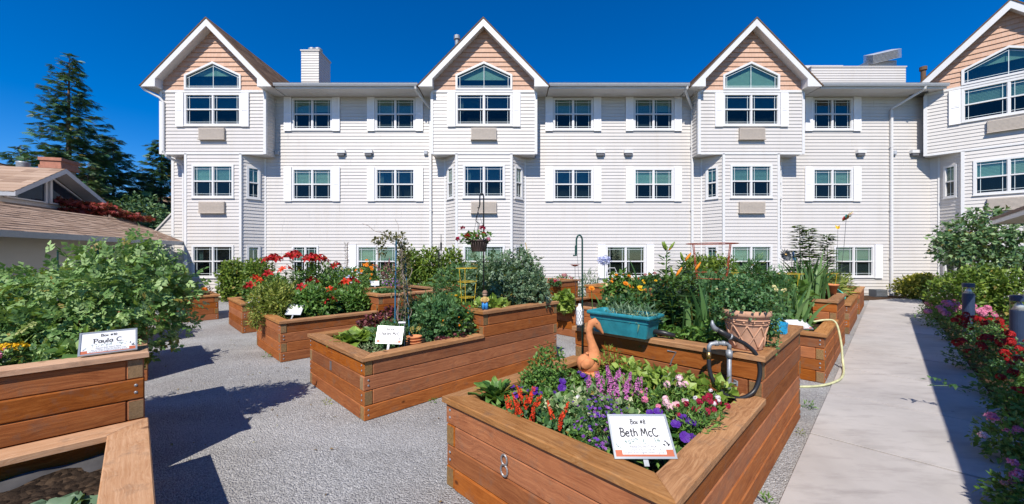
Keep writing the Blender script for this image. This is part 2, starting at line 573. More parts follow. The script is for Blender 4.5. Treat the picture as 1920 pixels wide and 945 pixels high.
# ================================================================== SETTING: ground, gravel, walk
mb = MB()
mb.box((-300, -120, -0.5), (300, 500, -0.08))
struct('ground', mb, M['earth'])
mb = MB()
gp = [UV(-6, 18.2), UV(-6, 0.5), UV(18.9, 0.5), (10.0, 13.55), (-13.2, 13.55)]
mb.slab(gp, -0.1, 0.0)
struct('gravel_ground', mb, M['gravel'])
mb = MB()
mb.slab([(-13.2, 13.56), (10.0, 13.56), (13.0, 13.56), (16.4, 14.9), (16.4, 15.2), (-13.2, 15.2)], -0.1, 0.03)
struct('mulch_ground', mb, M['mulch'])
mb = MB()
mb.slab([UV(-6, -0.83), UV(-6, -7), UV(22, -7), UV(22, -0.83)], -0.1, 0.02)
struct('planting_ground', mb, M['mulch'])

walk = bpy.data.objects.new('sidewalk', None)
COL.objects.link(walk)
walk['kind'] = 'structure'
walk.rotation_euler = (0, 0, R(45))
slab_mesh = None
def slab_box(l, w):
    m = MB()
    cham(m, l, w, 0.2, 0.002)
    return m.mesh('walk_slab', M['concrete'])
def cham(m, lx, ly, lz, b=0.006, endmat=0):
    hx, hy, hz = lx/2, ly/2, lz/2
    V, idx = [], {}
    for sx in (-1, 1):
        for sy in (-1, 1):
            for sz in (-1, 1):
                for k in range(3):
                    p = [sx*(hx-b), sy*(hy-b), sz*(hz-b)]
                    p[k] = (sx*hx, sy*hy, sz*hz)[k]
                    idx[(sx, sy, sz, k)] = len(V)
                    V.append(p)
    main, ends, rest = [], [], []
    def g(s, k): return idx[(s[0], s[1], s[2], k)]
    for k in range(3):
        for sg in (-1, 1):
            a, b2 = [(1, 2), (2, 0), (0, 1)][k]
            q = []
            for (p, r) in ((-1, -1), (1, -1), (1, 1), (-1, 1)):
                s = [0, 0, 0]; s[k] = sg; s[a] = p; s[b2] = r
                q.append(g(s, k))
            if sg < 0: q.reverse()
            (ends if k == 0 else main).append(tuple(q))
    for k in range(3):          # edges along axis k
        a, b2 = [(1, 2), (2, 0), (0, 1)][k]
        for p in (-1, 1):
            for r in (-1, 1):
                s0 = [0, 0, 0]; s0[k] = -1; s0[a] = p; s0[b2] = r
                s1 = list(s0); s1[k] = 1
                q = [g(s0, a), g(s1, a), g(s1, b2), g(s0, b2)]
                if p * r < 0: q.reverse()
                rest.append(tuple(q))
    for sx in (-1, 1):
        for sy in (-1, 1):
            for sz in (-1, 1):
                q = [g((sx, sy, sz), 0), g((sx, sy, sz), 1), g((sx, sy, sz), 2)]
                if sx*sy*sz < 0: q.reverse()
                rest.append(tuple(q))
    base = m.n
    m.add(V, main + rest, 0)
    # end faces share the vertices: add them again with the end material
    m.add(V, ends, endmat)
    return m
WALK_V0, WALK_V1 = -0.82, 0.5
jl = 1.41
u_ = -5.6
me_slab = slab_box(jl - 0.026, WALK_V1 - WALK_V0)
k = 0
while u_ < 18.6:
    link('walk_slab', me_slab, walk, ((u_ + jl/2), (WALK_V0 + WALK_V1)/2, -0.085 + 0.002*math.sin(k*2.1)))
    u_ += jl
    k += 1
me_slab2 = slab_box(1.6, 1.9)
for k in range(4):      # the walk turns along the wing
    link('walk_slab', me_slab2, walk, (u_ + 0.81, WALK_V1 - 0.95 - 1.91*k + 0.2, -0.087))
    
# ================================================================== APARTMENT BUILDING
bld = thing('apartment_building', 'long white three storey apartment building with peach gables behind the garden', 'building', (1.5, 15.0, 0))
WALL_Y = 15.0
PITCH = 0.13

def siding(mb, Mx, z0, z1, xl, xr, holes=(), pitch=PITCH, proud=0.020, mat=0, phase=0.0):
    """lapped boards as real geometry. xl/xr: functions of z. holes: (f0, f1, hz0, hz1) with f functions of z"""
    zb = {z0, z1}
    c = math.floor((z0 - phase) / pitch) * pitch + phase
    courses = []
    while c < z1:
        courses.append(c)
        c += pitch
    for c0 in courses:
        c1 = c0 + pitch
        a, b = max(c0, z0), min(c1, z1)
        if b - a < 1e-4: continue
        br = sorted({a, b} | {h for f0, f1, h0, h1 in holes for h in (h0, h1) if a < h < b})
        for za, zb_ in zip(br[:-1], br[1:]):
            if zb_ - za < 1e-4: continue
            zm = (za + zb_) / 2
            act = sorted([h for h in holes if h[2] <= zm <= h[3]], key=lambda h: h[0](zm))
            edges = [xl] + [f for h in act for f in (h[0], h[1])] + [xr]
            ya, yb = -proud * (c1 - za) / pitch, -proud * (c1 - zb_) / pitch
            for i in range(0, len(edges), 2):
                L, Rr = edges[i], edges[i+1]
                if Rr(zm) - L(zm) < 1e-4: continue
                v = [(L(za), ya, za), (Rr(za), ya, za), (Rr(zb_), yb, zb_), (L(zb_), yb, zb_)]
                fs = [(0, 1, 2, 3)]
                if za == c0:
                    v += [(L(za), 0, za), (Rr(za), 0, za)]
                    fs.append((0, 4, 5, 1))
                mb.add(xf(v, Mx), fs, mat)

def const(x): return lambda z: x
def rect_hole(cx, w, z0, z1): return (const(cx - w/2), const(cx + w/2), z0, z1)

WIN_CACHE = {}
def win_meshes(w, h, cols):
    key = (round(w, 3), round(h, 3), cols)
    if key in WIN_CACHE: return WIN_CACHE[key]
    fw = 0.075
    f = MB()       # frame: outer trim, mullion, meeting rail; y<0 is outside
    f.box((-w/2, -0.045, -h/2), (-w/2 + fw, 0.06, h/2))
    f.box((w/2 - fw, -0.045, -h/2), (w/2, 0.06, h/2))
    f.box((-w/2 + fw, -0.045, h/2 - fw), (w/2 - fw, 0.06, h/2))
    f.box((-w/2 + fw, -0.045, -h/2), (w/2 - fw, 0.06, -h/2 + fw))
    f.box((-w/2 - 0.02, -0.06, -h/2 - 0.03), (w/2 + 0.02, 0.0, -h/2 + 0.0))   # sill
    iw = w - 2*fw
    xs = []
    mw = 0.062
    if cols == 2:
        f.box((-mw/2, -0.04, -h/2 + fw), (mw/2, 0.055, h/2 - fw))
        xs = [(-iw/2, -mw/2), (mw/2, iw/2)]
    else:
        xs = [(-iw/2, iw/2)]
    zm = 0.0
    for a, b in xs:
        f.box((a, -0.036, zm - 0.024), (b, 0.05, zm + 0.024))
        # sash stiles
        for zz0, zz1 in ((-h/2 + fw, zm - 0.024), (zm + 0.024, h/2 - fw)):
            f.box((a, -0.02, zz0), (a + 0.016, 0.03, zz1))
            f.box((b - 0.016, -0.02, zz0), (b, 0.03, zz1))
    fme = f.mesh('window_frame', M['trim'])
    panes = []
    pw = xs[0][1] - xs[0][0] - 0.032
    ph = h/2 - fw - 0.024
    p = MB()
    p.box((-pw/2, -0.003, -ph/2), (pw/2, 0.003, ph/2))
    pme_u = p.mesh('pane', M['glass'])
    pme_l = p.mesh('pane', M['glass_screen'])
    for a, b in xs:
        panes.append((pme_u, ((a + b)/2, 0.012, zm + 0.024 + ph/2)))
        panes.append((pme_l, ((a + b)/2, 0.012, zm - 0.024 - ph/2)))
    mu = MB()
    t = 0.006
    for a, b in xs:
        zt, zbm = h/2 - fw, -h/2 + fw
        mu.box((a + 0.016, -0.006, zt - 0.085 - t), (b - 0.016, 0.006, zt - 0.085 + t))
        mu.box((a + 0.016, -0.006, zbm + 0.075 - t), (b - 0.016, 0.006, zbm + 0.075 + t))
        for xx in ((a + 0.1, b - 0.1) if (b - a) > 0.35 else ((a + b)/2,)):
            mu.box((xx - t, -0.0075, zm + 0.024), (xx + t, 0.0075, zt))
            mu.box((xx - t, -0.0075, zbm), (xx + t, 0.0075, zm - 0.024))
    mme = mu.mesh('muntin', M['muntin'])
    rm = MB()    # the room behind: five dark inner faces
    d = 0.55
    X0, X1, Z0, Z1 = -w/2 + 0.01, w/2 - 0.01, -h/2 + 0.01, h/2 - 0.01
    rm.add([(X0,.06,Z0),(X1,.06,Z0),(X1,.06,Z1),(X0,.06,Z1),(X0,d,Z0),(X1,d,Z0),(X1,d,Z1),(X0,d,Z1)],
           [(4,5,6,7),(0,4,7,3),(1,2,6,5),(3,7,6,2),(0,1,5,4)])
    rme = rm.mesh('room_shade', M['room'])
    WIN_CACHE[key] = (fme, panes, mme, rme)
    return WIN_CACHE[key]

BLIND_CACHE = {}
def blind_mesh(w, h):
    mt = random.choice(('blind', 'blind', 'blind_b', 'blind_c'))
    key = (round(w, 3), round(h, 3), mt)
    if key not in BLIND_CACHE:
        m = MB()
        n = max(3, int(h / 0.05))
        for i in range(n):
            z = -h/2 + h * (i + 0.5) / n
            m.add([(-w/2, -0.006, z - h/n*0.5), (w/2, -0.006, z - h/n*0.5), (w/2, 0.008, z + h/n*0.5), (-w/2, 0.008, z + h/n*0.5)], [(0, 1, 2, 3)])
        BLIND_CACHE[key] = m.mesh('blind', M[mt])
    return BLIND_CACHE[key]

def window(Mx, cx, cz, w, h, cols=2, blind=0.0, panesblind=None):
    fme, panes, mme, rme = win_meshes(w, h, cols)
    T = Matrix(Mx) @ Matrix.Translation((cx, 0, cz))
    o = link('window', fme, bld, world=True, M=T)
    for pm, loc in panes:
        link('pane', pm, o, loc)
    link('muntin', mme, o, (0, 0.004, 0))
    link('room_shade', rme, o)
    iw = w - 0.15
    if cols == 2 and random.random() < 0.55:
        sd = random.choice((-1, 1))
        for k in range(5):
            cm = MB(); cm.tube([(0, 0, -h/2 + 0.08), (0.004, 0.01, 0), (0, 0, h/2 - 0.08)], 0.022, 6)
            cm.build('curtain_fold', M['curtain'], o, loc=(sd * (iw/2 - 0.03 - 0.038*k), 0.16 + 0.012*(k % 2), 0), smooth=True)
    if blind > 0:
        bh = (h - 0.15) * blind
        cw = iw if cols == 1 else (iw - 0.062) / 2
        for sx in ((0,) if cols == 1 else (-1, 1)):
            bl = bh if sx <= 0 or not panesblind else (h - 0.15) * panesblind
            if 0.2 < bl / h < 0.8: bl *= random.choice((0.9, 1.0, 1.0, 1.12))
            link('blind', blind_mesh(cw, bl), o, (sx * (cw + 0.062) / 2, 0.06, h/2 - 0.075 - bl/2))
    return o

SH_CACHE = {}
def shutter(Mx, cx, z0, z1, w=0.29):
    h = z1 - z0
    key = round(h, 3)
    if key not in SH_CACHE:
        m = MB()
        m.box((-w/2, -0.035, -h/2), (w/2, 0.0, h/2))
        fr = 0.045
        for (a, b) in ((-h/2, 0.0), (0.0, h/2)):
            za, zb_ = a + fr, b - fr
            n = int((zb_ - za) / 0.042)
            for i in range(n):
                z = za + (zb_ - za) * i / n
                dz = (zb_ - za) / n
                m.add([(-w/2 + fr, -0.049, z), (w/2 - fr, -0.049, z), (w/2 - fr, -0.036, z + dz), (-w/2 + fr, -0.036, z + dz),
                       (-w/2 + fr, -0.034, z), (w/2 - fr, -0.034, z)], [(0, 1, 2, 3), (0, 4, 5, 1)])
        m.box((-w/2, -0.05, -h/2), (-w/2 + fr, -0.035, h/2)); m.box((w/2 - fr, -0.05, -h/2), (w/2, -0.035, h/2))
        for z in (-h/2 + fr/2, 0, h/2 - fr/2):
            m.box((-w/2 + fr, -0.0495, z - fr/2), (w/2 - fr, -0.035, z + fr/2))
        SH_CACHE[key] = m.mesh('shutter', M['shutter'])
    T = Matrix(Mx) @ Matrix.Translation((cx, -0.022, (z0 + z1)/2))
    return link('shutter', SH_CACHE[key], bld, world=True, M=T)

m = MB()
m.box((-0.48, -0.10, -0.21), (0.48, 0.0, 0.21))
for i in range(9):
    z = -0.17 + i * 0.042
    m.box((-0.46, -0.108, z - 0.010), (0.46, -0.10, z + 0.010))
m.box((-0.50, -0.13, -0.235), (0.50, 0.0, -0.212))
PTAC = m.mesh('air_unit_grille', M['tan'])
m = MB()
m.prism([(-0.17, -0.02), (0.17, -0.02), (0.17, 0.10), (-0.17, 0.10)], -0.13, 0.0)
m.box((-0.13, -0.11, -0.12), (0.13, 0.0, -0.0205), 1)
HOOD = m.mesh('vent_hood', [M['trim'], plain('vent_dark', (0.12, 0.12, 0.13), 0.6)])
m = MB()
m.box((-0.07, -0.08, -0.08), (0.07, 0, 0.08))
m.box((-0.05, -0.095, -0.06), (0.05, -0.081, 0.06))
SMALLV = m.mesh('wall_box', M['gutter'])

def on_wall(mesh, name, Mx, x, z, y=-0.012):
    return link(name, mesh, bld, world=True, M=Matrix(Mx) @ Matrix.Translation((x, y, z)))

I4 = Matrix.Translation((0, WALL_Y, 0))
def px_wall(px): return (px - 960) / F * WALL_Y

# ---- the long wall
W3 = (6.60, 7.87); W2 = (3.81, 5.09); W1 = (0.76, 2.02)
holes = []
blinds3 = [0.45, 1.0, 0.55, 0.95, 0.0]
blinds2 = [0.5, 0.0, 0.0, 0.5, 0.5]
XS = [px_wall(p) for p in (586, 741.5, 1074.5, 1225, 1560)]
X1S = [(px_wall(573), 1.06, 0.6), (px_wall(707), 1.6, 1.0), (px_wall(1173), 1.6, 0.0), (px_wall(1600), 1.6, 1.0)]
for x in XS:
    for z0, z1 in (W3, W2):
        holes.append(rect_hole(x, 1.58, z0 + 0.01, z1 - 0.01))
for x, w, b in X1S:
    holes.append(rect_hole(x, w - 0.02, W1[0] + 0.01, W1[1] - 0.01))
XL, XR = -13.5, 16.62
mb = MB()
siding(mb, I4, 0.0, 7.93, const(XL), const(XR), holes)
mb.build('wall_siding', M['siding'], bld, world=True)['kind'] = 'stuff'
mb = MB()
for k in range(30):
    for x in np.arange(XL + random.uniform(0.5, 3.5), XR - 0.3, 3.66):
        zz = k * 2 * PITCH + 0.003
        if zz + 0.25 > 7.9 or any(h[0](0) - 0.1 < x < h[1](0) + 0.1 and h[2] - 0.3 < zz < h[3] + 0.05 for h in holes): continue
        mb.add([(x, WALL_Y - 0.0205, zz), (x + 0.006, WALL_Y - 0.026, zz), (x + 0.006, WALL_Y - 0.006, zz + 0.126), (x, WALL_Y - 0.002, zz + 0.126)], [(0, 1, 2, 3)])
        mb.add([(x, WALL_Y - 0.0205, zz + .13), (x + 0.006, WALL_Y - 0.026, zz + .13), (x + 0.006, WALL_Y - 0.006, zz + 0.256), (x, WALL_Y - 0.002, zz + 0.256)], [(0, 1, 2, 3)])
mb.build('siding_joints', M['siding'], bld, world=True)['kind'] = 'stuff'
for i, x in enumerate(XS):
    window(I4, x, sum(W3)/2, 1.6, W3[1] - W3[0], 2, blinds3[i], 0.45 if i == 3 else None)
    window(I4, x, sum(W2)/2, 1.6, W2[1] - W2[0], 2, blinds2[i])
    for z0, z1 in (W3, W2):
        for s in (-1, 1):
            shutter(I4, x + s * (0.8 + 0.16), z0 - 0.04, z1 + 0.04)
for x, w, b in X1S:
    window(I4, x, sum(W1)/2, w, W1[1] - W1[0], 2, b)
for x, s in ((X1S[1][0], -1), (X1S[2][0], -1), (X1S[2][0], 1), (X1S[3][0], 1)):
    shutter(I4, x + s * 0.96, W1[0] - 0.04, W1[1] + 0.04)
for px in (641, 692, 1125, 1177, 1611, 1712):
    on_wall(HOOD, 'vent_hood', I4, px_wall(px), 5.69)
for px in (799, 521, 1674):
    on_wall(SMALLV, 'wall_box', I4, px_wall(px), 5.69)
mb = MB()
mb.box((XL - 0.03, WALL_Y - 0.03, 0), (XL + 0.07, WALL_Y + 0.1, 7.93))
mb.build('corner_trim', M['trim'], bld, world=True)
mb = MB()
mb.box((XL, WALL_Y + 0.35, 0), (XL + 0.12, WALL_Y + 9, 7.93))
mb.box((XL, WALL_Y + 9, 0), (XR + 6, WALL_Y + 9.2, 7.93))
mb.box((XL - 0.02, WALL_Y + 0.1, 0), (XL, WALL_Y + 9, 7.93))
mb.build('side_wall', M['siding'], bld, world=True)
mb = MB()
mb.box((XL, WALL_Y - 0.01, -0.3), (XR, WALL_Y + 0.2, 0.12))
mb.build('foundation', M['concrete'], bld, world=True)

# ---- bays: a boxed third storey with a gable, over a splayed two storey bay window
PB = 0.62
HB = 1.98
def bay(Mx, blind3, blind2, blind1, tall=True, pent=0.5):
    Mx = Matrix(Mx)
    Fr = Mx @ Matrix.Translation((0, -PB, 0))
    # upper box front and gable
    w3z = (6.56, 7.80)
    gable_top = lambda z: max(0.0, (10.25 - z) / 1.033)
    h3 = [rect_hole(0, 2.14, w3z[0] + 0.01, w3z[1] - 0.01)]
    mb = MB()
    siding(mb, Fr, 5.5, 7.84, const(-HB), const(HB), h3)
    Lm = Mx @ Matrix.Translation((-HB, 0, 0)) @ Matrix.Rotation(R(-90), 4, 'Z')
    Rm = Mx @ Matrix.Translation((HB, -PB, 0)) @ Matrix.Rotation(R(90), 4, 'Z')
    siding(mb, Lm, 5.5, 8.0, const(0), const(PB))
    siding(mb, Rm, 5.5, 8.0, const(0), const(PB))
    # splayed lower bay
    hw, bw = 1.045, 1.58
    w2z, w1z = (3.82, 5.08), (0.78, 2.02)
    h2 = [rect_hole(0, 1.56, w2z[0] + 0.01, w2z[1] - 0.01), rect_hole(0, 1.56, w1z[0] + 0.01, w1z[1] - 0.01)]
    siding(mb, Fr, 0.0, 5.5, const(-hw), const(hw), h2)
    sl = math.hypot(bw - hw, PB)
    ang = math.atan2(PB, bw - hw)
    Rs = Mx @ Matrix.Translation((hw, -PB, 0)) @ Matrix.Rotation(ang, 4, 'Z')
    Ls = Mx @ Matrix.Translation((-bw, 0, 0)) @ Matrix.Rotation(-ang, 4, 'Z')
    hs = [rect_hole(sl/2, 0.42, a + 0.02, b - 0.02) for a, b in (w2z, w1z)]
    siding(mb, Rs, 0.0, 5.5, const(0), const(sl), hs)
    siding(mb, Ls, 0.0, 5.5, const(0), const(sl), hs)
    mb.build('bay_siding', M['siding'], bld, world=True)['kind'] = 'stuff'
    # shakes in the gable
    hp = [(const(-1.05), const(1.05), 7.97, 8.50), (lambda z: -1.05 * (8.97 - z) / 0.47, lambda z: 1.05 * (8.97 - z) / 0.47, 8.50, 8.97)]
    mb = MB()
    siding(mb, Fr, 7.92, 8.1, const(-HB + 0.07), const(HB - 0.07), hp, 0.18, 0.03, 0, 7.92)
    siding(mb, Fr, 8.1, 10.2, lambda z: -min(HB - 0.07, gable_top(z)), lambda z: min(HB - 0.07, gable_top(z)), hp, 0.18, 0.03, 0, 7.92)
    mb.build('gable_shakes', M['shake'], bld, world=True)['kind'] = 'stuff'
    # trims
    mb = MB()
    mb.box((-HB - 0.02, -0.035, 7.83), (HB + 0.02, 0.0, 7.915), M=Fr)
    for s in (-1, 1):
        mb.box((s*HB - 0.05, -0.04, 5.48), (s*HB + 0.05, 0.05, 7.829), M=Fr)
        mb.box((s*hw - 0.045, -0.03, 0.0), (s*hw + 0.045, 0.03, 5.497), M=Fr)
        mb.box((s*(bw + 0.01) - 0.03, -0.035, 0.0), (s*(bw + 0.01) + 0.03, 0.0, 5.49), M=Mx)
    mb.box((-HB, -0.03, 5.47), (HB, 0.0, 5.53), M=Fr)
    mb.build('corner_trim', M['trim'], bld, world=True)
    mb = MB()
    mb.box((-HB + 0.01, -PB + 0.005, 5.50), (HB - 0.01, 0.0, 5.54), M=Mx)
    mb.build('bay_soffit', M['trim'], bld, world=True)
    mb = MB()
    mb.slab([(-hw, -PB + 0.01), (hw, -PB + 0.01), (bw, 0.05), (-bw, 0.05)], -0.3, 0.12, M=Mx)
    mb.build('foundation', M['concrete'], bld, world=True)
    # windows
    window(Fr, 0, sum(w3z)/2, 2.16, w3z[1] - w3z[0], 2, blind3)
    window(Fr, 0, sum(w2z)/2, 1.6, w2z[1] - w2z[0], 2, blind2)
    window(Fr, 0, sum(w1z)/2, 1.6, w1z[1] - w1z[0], 2, blind1)
    for S in (Rs, Ls):
        window(S, sl/2, sum(w2z)/2, 0.46, w2z[1] - w2z[0] - 0.02, 1, 0.4)
        window(S, sl/2, sum(w1z)/2, 0.46, w1z[1] - w1z[0] - 0.02, 1, 0.5)
    for s in (-1, 1):
        shutter(Fr, s * (1.08 + 0.16), w3z[0] - 0.04, w3z[1] - 0.0)
    on_wall(PTAC, 'air_unit_grille', Fr, 0, 6.24)
    on_wall(PTAC, 'air_unit_grille', Fr, 0, 3.45)
    # five sided gable window
    outer = [(-1.08, 7.925), (1.08, 7.925), (1.08, 8.50), (0, 9.0), (-1.08, 8.50)]
    k_ = 0.075
    inner = [(-1.08 + k_, 7.925 + k_), (1.08 - k_, 7.925 + k_), (1.08 - k_, 8.455), (0, 8.918), (-1.08 + k_, 8.455)]
    f = MB()
    V = [(x, y, z) for y in (-0.055, 0.03) for ring in (outer, inner) for x, z in ring]
    fs = []
    for i in range(5):
        j = (i + 1) % 5
        fs += [(i, j, 5 + j, 5 + i), (10 + i, 15 + i, 15 + j, 10 + j), (i, 10 + i, 10 + j, j), (5 + i, 5 + j, 15 + j, 15 + i)]
    f.add(xf(V, Fr), fs)
    wo = f.build('gable_window', M['trim'], bld, world=True)
    for s in (-1, 1):
        p = MB()
        p.prism([(0.004*s, 8.0), (s*1.005, 8.0), (s*1.005, 8.455), (0.004*s, 8.918)][::s], 0.005, 0.011, M=Fr)
        p.build('pane', M['glass'], wo, world=True)
    p = MB()
    p.box((-1.005, -0.004, 8.07), (1.005, 0.008, 8.084), M=Fr)
    for s in (-1, 1):
        p.box((s*0.92 - 0.007, -0.005, 8.0), (s*0.92 + 0.007, 0.009, 8.48), M=Fr)
        p.prism([(s*1.0, 8.38), (s*1.0, 8.395), (0, 8.857), (0, 8.842)][::-s], -0.0045, 0.0085, M=Fr)
    p.box((-0.008, -0.006, 8.0), (0.008, 0.012, 8.918), M=Fr)
    p.build('muntin', M['muntin'], wo, world=True)
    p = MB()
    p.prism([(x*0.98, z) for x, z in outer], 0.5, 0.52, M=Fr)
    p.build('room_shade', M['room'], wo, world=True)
    p = MB()
    hb = 8.0 + pent
    p.prism([(-1.0, hb), (1.0, hb), (1.0, max(hb + 0.001, 8.45)), (0, 8.9), (-1.0, max(hb + 0.001, 8.45))], 0.1, 0.105, M=Fr)
    p.build('blind', M['blind'], wo, world=True)
    # gable roof
    yf = -PB - 0.32
    AP, SLP, TIP = 10.50, 1.033, 2.43
    zz = lambda x, o=0.0: AP - o - SLP * abs(x)
    for s in (-1, 1):
        mb = MB()
        mb.prism([(0, AP - 0.05), (s*TIP, zz(TIP, 0.05)), (s*(TIP + 0.05), zz(TIP + 0.05)), (0, AP)][::-s if s > 0 else 1], yf - 0.05, 6.6, M=Mx)
        shingle_cover(mb, Mx, s, yf - 0.05, 6.6, AP, SLP, TIP + 0.05)
        mb.build('gable_roof', M['roof_brown'], bld, world=True)
        mb = MB()     # barge board with its boxed return
        mb.prism([(0, AP - 0.055), (0, AP - 0.33), (s*1.90, zz(1.90, 0.33)), (s*1.90, 7.915), (s*TIP, 7.915), (s*TIP, zz(TIP, 0.055))][::s], yf - 0.03, yf + 0.02, M=Mx)
        mb.build('barge_board', M['trim'], bld, world=True)
        mb = MB()
        mb.prism([(0, AP - 0.06), (0, AP - 0.27), (s*1.9, zz(1.9, 0.27)), (s*1.9, zz(1.9, 0.06))][::s], yf + 0.021, -PB + 0.02, M=Mx)
        mb.prism([(s*1.905, zz(1.905, 0.06)), (s*1.905, 7.92), (s*(TIP - 0.01), 7.92), (s*(TIP - 0.01), zz(TIP - 0.01, 0.06))][::s], yf + 0.021, 0.9, M=Mx)
        mb.build('soffit', M['trim'], bld, world=True)
    return Fr

def shingle_cover(mb, Mx, s, y0, y1, AP, SLP, TIP):
    """rows of shingles on one slope of a gable"""
    L = math.hypot(TIP, TIP * SLP)
    n = 16
    for i in range(n):
        a, b = i / n, (i + 1) / n
        y = y0
        w = 0.0
        while y < y1:
            w = random.uniform(0.22, 0.45)
            ye = min(y + w, y1)
            xa, xb = TIP * a, TIP * b
            za, zb_ = AP - SLP * xa, AP - SLP * xb
            up = 0.012
            v = [(s*xa, y, za + 0.003), (s*xa, ye, za + 0.003), (s*xb, ye, zb_ + up), (s*xb, y, zb_ + up), (s*xb, y, zb_ - 0.01), (s*xb, ye, zb_ - 0.01)]
            mb.add(xf(v, Mx), [(0, 1, 2, 3)[::-1] if s > 0 else (0, 1, 2, 3), (3, 2, 5, 4)], 0, random.random())
            y = ye

for cx, b in ((-11.39, (0.0, 0.5, 0.0, 0.5)), (-1.068, (0.0, 0.0, 1.0, 0.35)), (9.11, (0.0, 0.5, 1.0, 0.0))):
    bay(Matrix.Translation((cx, WALL_Y, 0)), b[0], b[1], b[2], pent=b[3])
# the wing stands at 45 degrees; its bay is seen at the right edge
WC = Vector((17.48 + 0.438, 13.27 + 0.438, 0))
MW = Matrix.Translation(WC) @ Matrix.Rotation(R(-45), 4, 'Z')
bay(MW, 0.5, 0.5, 0.5, pent=0.5)
mb = MB()
siding(mb, MW, 0.0, 7.93, const(-1.84), const(7.0))
mb.build('wing_siding', M['siding'], bld, world=True)['kind'] = 'stuff'

# ---- main roof, eaves, gutters
EY = 14.2
mb = MB()
TH = 0.32
def roof_poly(x0, x1, d0=0.0, d1=8.0):
    ya, yb, za, zb_ = EY + d0, EY + d1, 8.06 + d0*TH, 8.06 + d1*TH
    v = [(x0, ya, za), (x1, ya, za), (x1, yb, zb_), (x0, yb, zb_),
         (x0, ya, za - .06), (x1, ya, za - .06), (x1, yb, zb_ - .06), (x0, yb, zb_ - .06)]
    mb.add(v, [(0, 1, 2, 3), (7, 6, 5, 4), (0, 4, 5, 1), (0, 3, 7, 4), (1, 5, 6, 2), (2, 6, 7, 3)])
roof_poly(-13.6, 17.5, 1.2)
for x0, x1 in ((-9.0, -3.45), (1.32, 6.72), (11.5, 16.35)):
    roof_poly(x0, x1, 0.0, 1.2)
mb.build('main_roof', M['roof_brown'], bld, world=True)
mb = MB()
v = [(-2.0, 0.3, 8.4), (8, 0.3, 8.4), (8, 7, 8.4 + 6.7*TH), (-2.0, 7, 8.4 + 6.7*TH)]
mb.add(xf(v, MW), [(0, 1, 2, 3)])
mb.build('wing_roof', M['roof_brown'], bld, world=True)
for x0, x1 in ((-8.93, -3.53), (1.39, 6.65), (11.57, 16.35)):
    mb = MB()
    mb.box((x0, EY, 7.92), (x1, WALL_Y + 0.01, 7.945))
    n = int((x1 - x0) / 0.10)
    for i in range(n):
        xx = x0 + (i + 0.5) * (x1 - x0) / n
        mb.box((xx - 0.006, EY + 0.02, 7.914), (xx + 0.006, WALL_Y - 0.03, 7.9205))
    mb.box((x0, EY - 0.02, 7.90), (x1, EY - 0.001, 8.06))
    mb.build('eave_soffit', M['trim'], bld, world=True)
    mb = MB()
    prof = [(0, 0.0), (-0.075, 0.0), (-0.105, 0.06), (-0.095, 0.075), (-0.115, 0.11), (-0.10, 0.115), (-0.085, 0.03), (0, 0.02)]
    Gx = Matrix.Translation((x0, EY - 0.022, 7.965)) @ Matrix.Rotation(R(90), 4, 'Z') @ Matrix.Scale(1, 4)
    V = [(x, EY - 0.022 + p[0], 7.965 + p[1]) for x in (x0, x1) for p in prof]
    k = len(prof)
    mb.add(V, [tuple(range(k)), tuple(range(2*k - 1, k - 1, -1))] + [(i, (i+1) % k, k + (i+1) % k, k + i)[::-1] for i in range(k)])
    mb.build('gutter', M['gutter'], bld, world=True)
def downspout(px, x_top, down_to=0.1, white=True):
    x = px_wall(px)
    m = MB()
    m.box((x - 0.04, WALL_Y - 0.11, down_to), (x + 0.04, WALL_Y - 0.04, 7.35))
    m.tube([(x, WALL_Y - 0.075, 7.33), (x, WALL_Y - 0.085, 7.42), (x_top, EY + 0.10, 7.84), (x_top, EY - 0.04, 7.90), (x_top, EY - 0.06, 7.99)], 0.045, 8)
    for z in (1.5, 3.4, 5.9, 7.1):
        m.box((x - 0.06, WALL_Y - 0.115, z), (x + 0.06, WALL_Y - 0.03, z + 0.03))
    m.build('downspout', M['trim'], bld, world=True)
downspout(808, -3.62)
downspout(1296, 6.58)
downspout(1668, 15.5)
m = MB()
x = -13.25
m.tube([(-13.86, 14.1, 7.95), (-13.8, 14.15, 7.85), (-13.35, 14.3, 7.6), (-13.25, 14.33, 7.45), (-13.25, 14.33, 5.6), (-13.2, 14.4, 5.42), (-13.0, 14.85, 5.2), (-13.0, 14.92, 5.0), (-13.0, 14.92, 0.1)], 0.045, 8)
m.build('downspout', M['trim'], bld, world=True)

# ---- chimney stack and roof plant
YC = 19.0
a = at(565, 96, YC); b = at(598, 96, YC)
mb = MB()
Mc = Matrix.Translation((a.x, YC, 0))
siding(mb, Mc, 9.0, a.z, const(0), const(b.x - a.x))
siding(mb, Mc @ Matrix.Translation((b.x - a.x, 0, 0)) @ Matrix.Rotation(R(90), 4, 'Z'), 9.0, a.z, const(0), const(1.17))
mb.box((a.x, YC + 0.001, 9.0), (b.x - 0.001, YC + 1.17, a.z))
mb.box((a.x - 0.03, YC - 0.05, a.z), (b.x + 0.05, YC + 1.2, a.z + 0.06))
ch = mb.build('chimney_stack', M['siding'], bld, world=True)
for px in (586, 597):
    c = at(px, 95, YC + 0.5)
    m = MB()
    m.lathe([(0.14, a.z - 0.2), (0.14, a.z + 0.22), (0.2, a.z + 0.25), (0.2, a.z + 0.36), (0.12, a.z + 0.42)], 14, M=Matrix.Translation((c.x, YC + 0.5, 0)))
    m.build('flue_cap', M['galv'], ch, world=True, smooth=True)
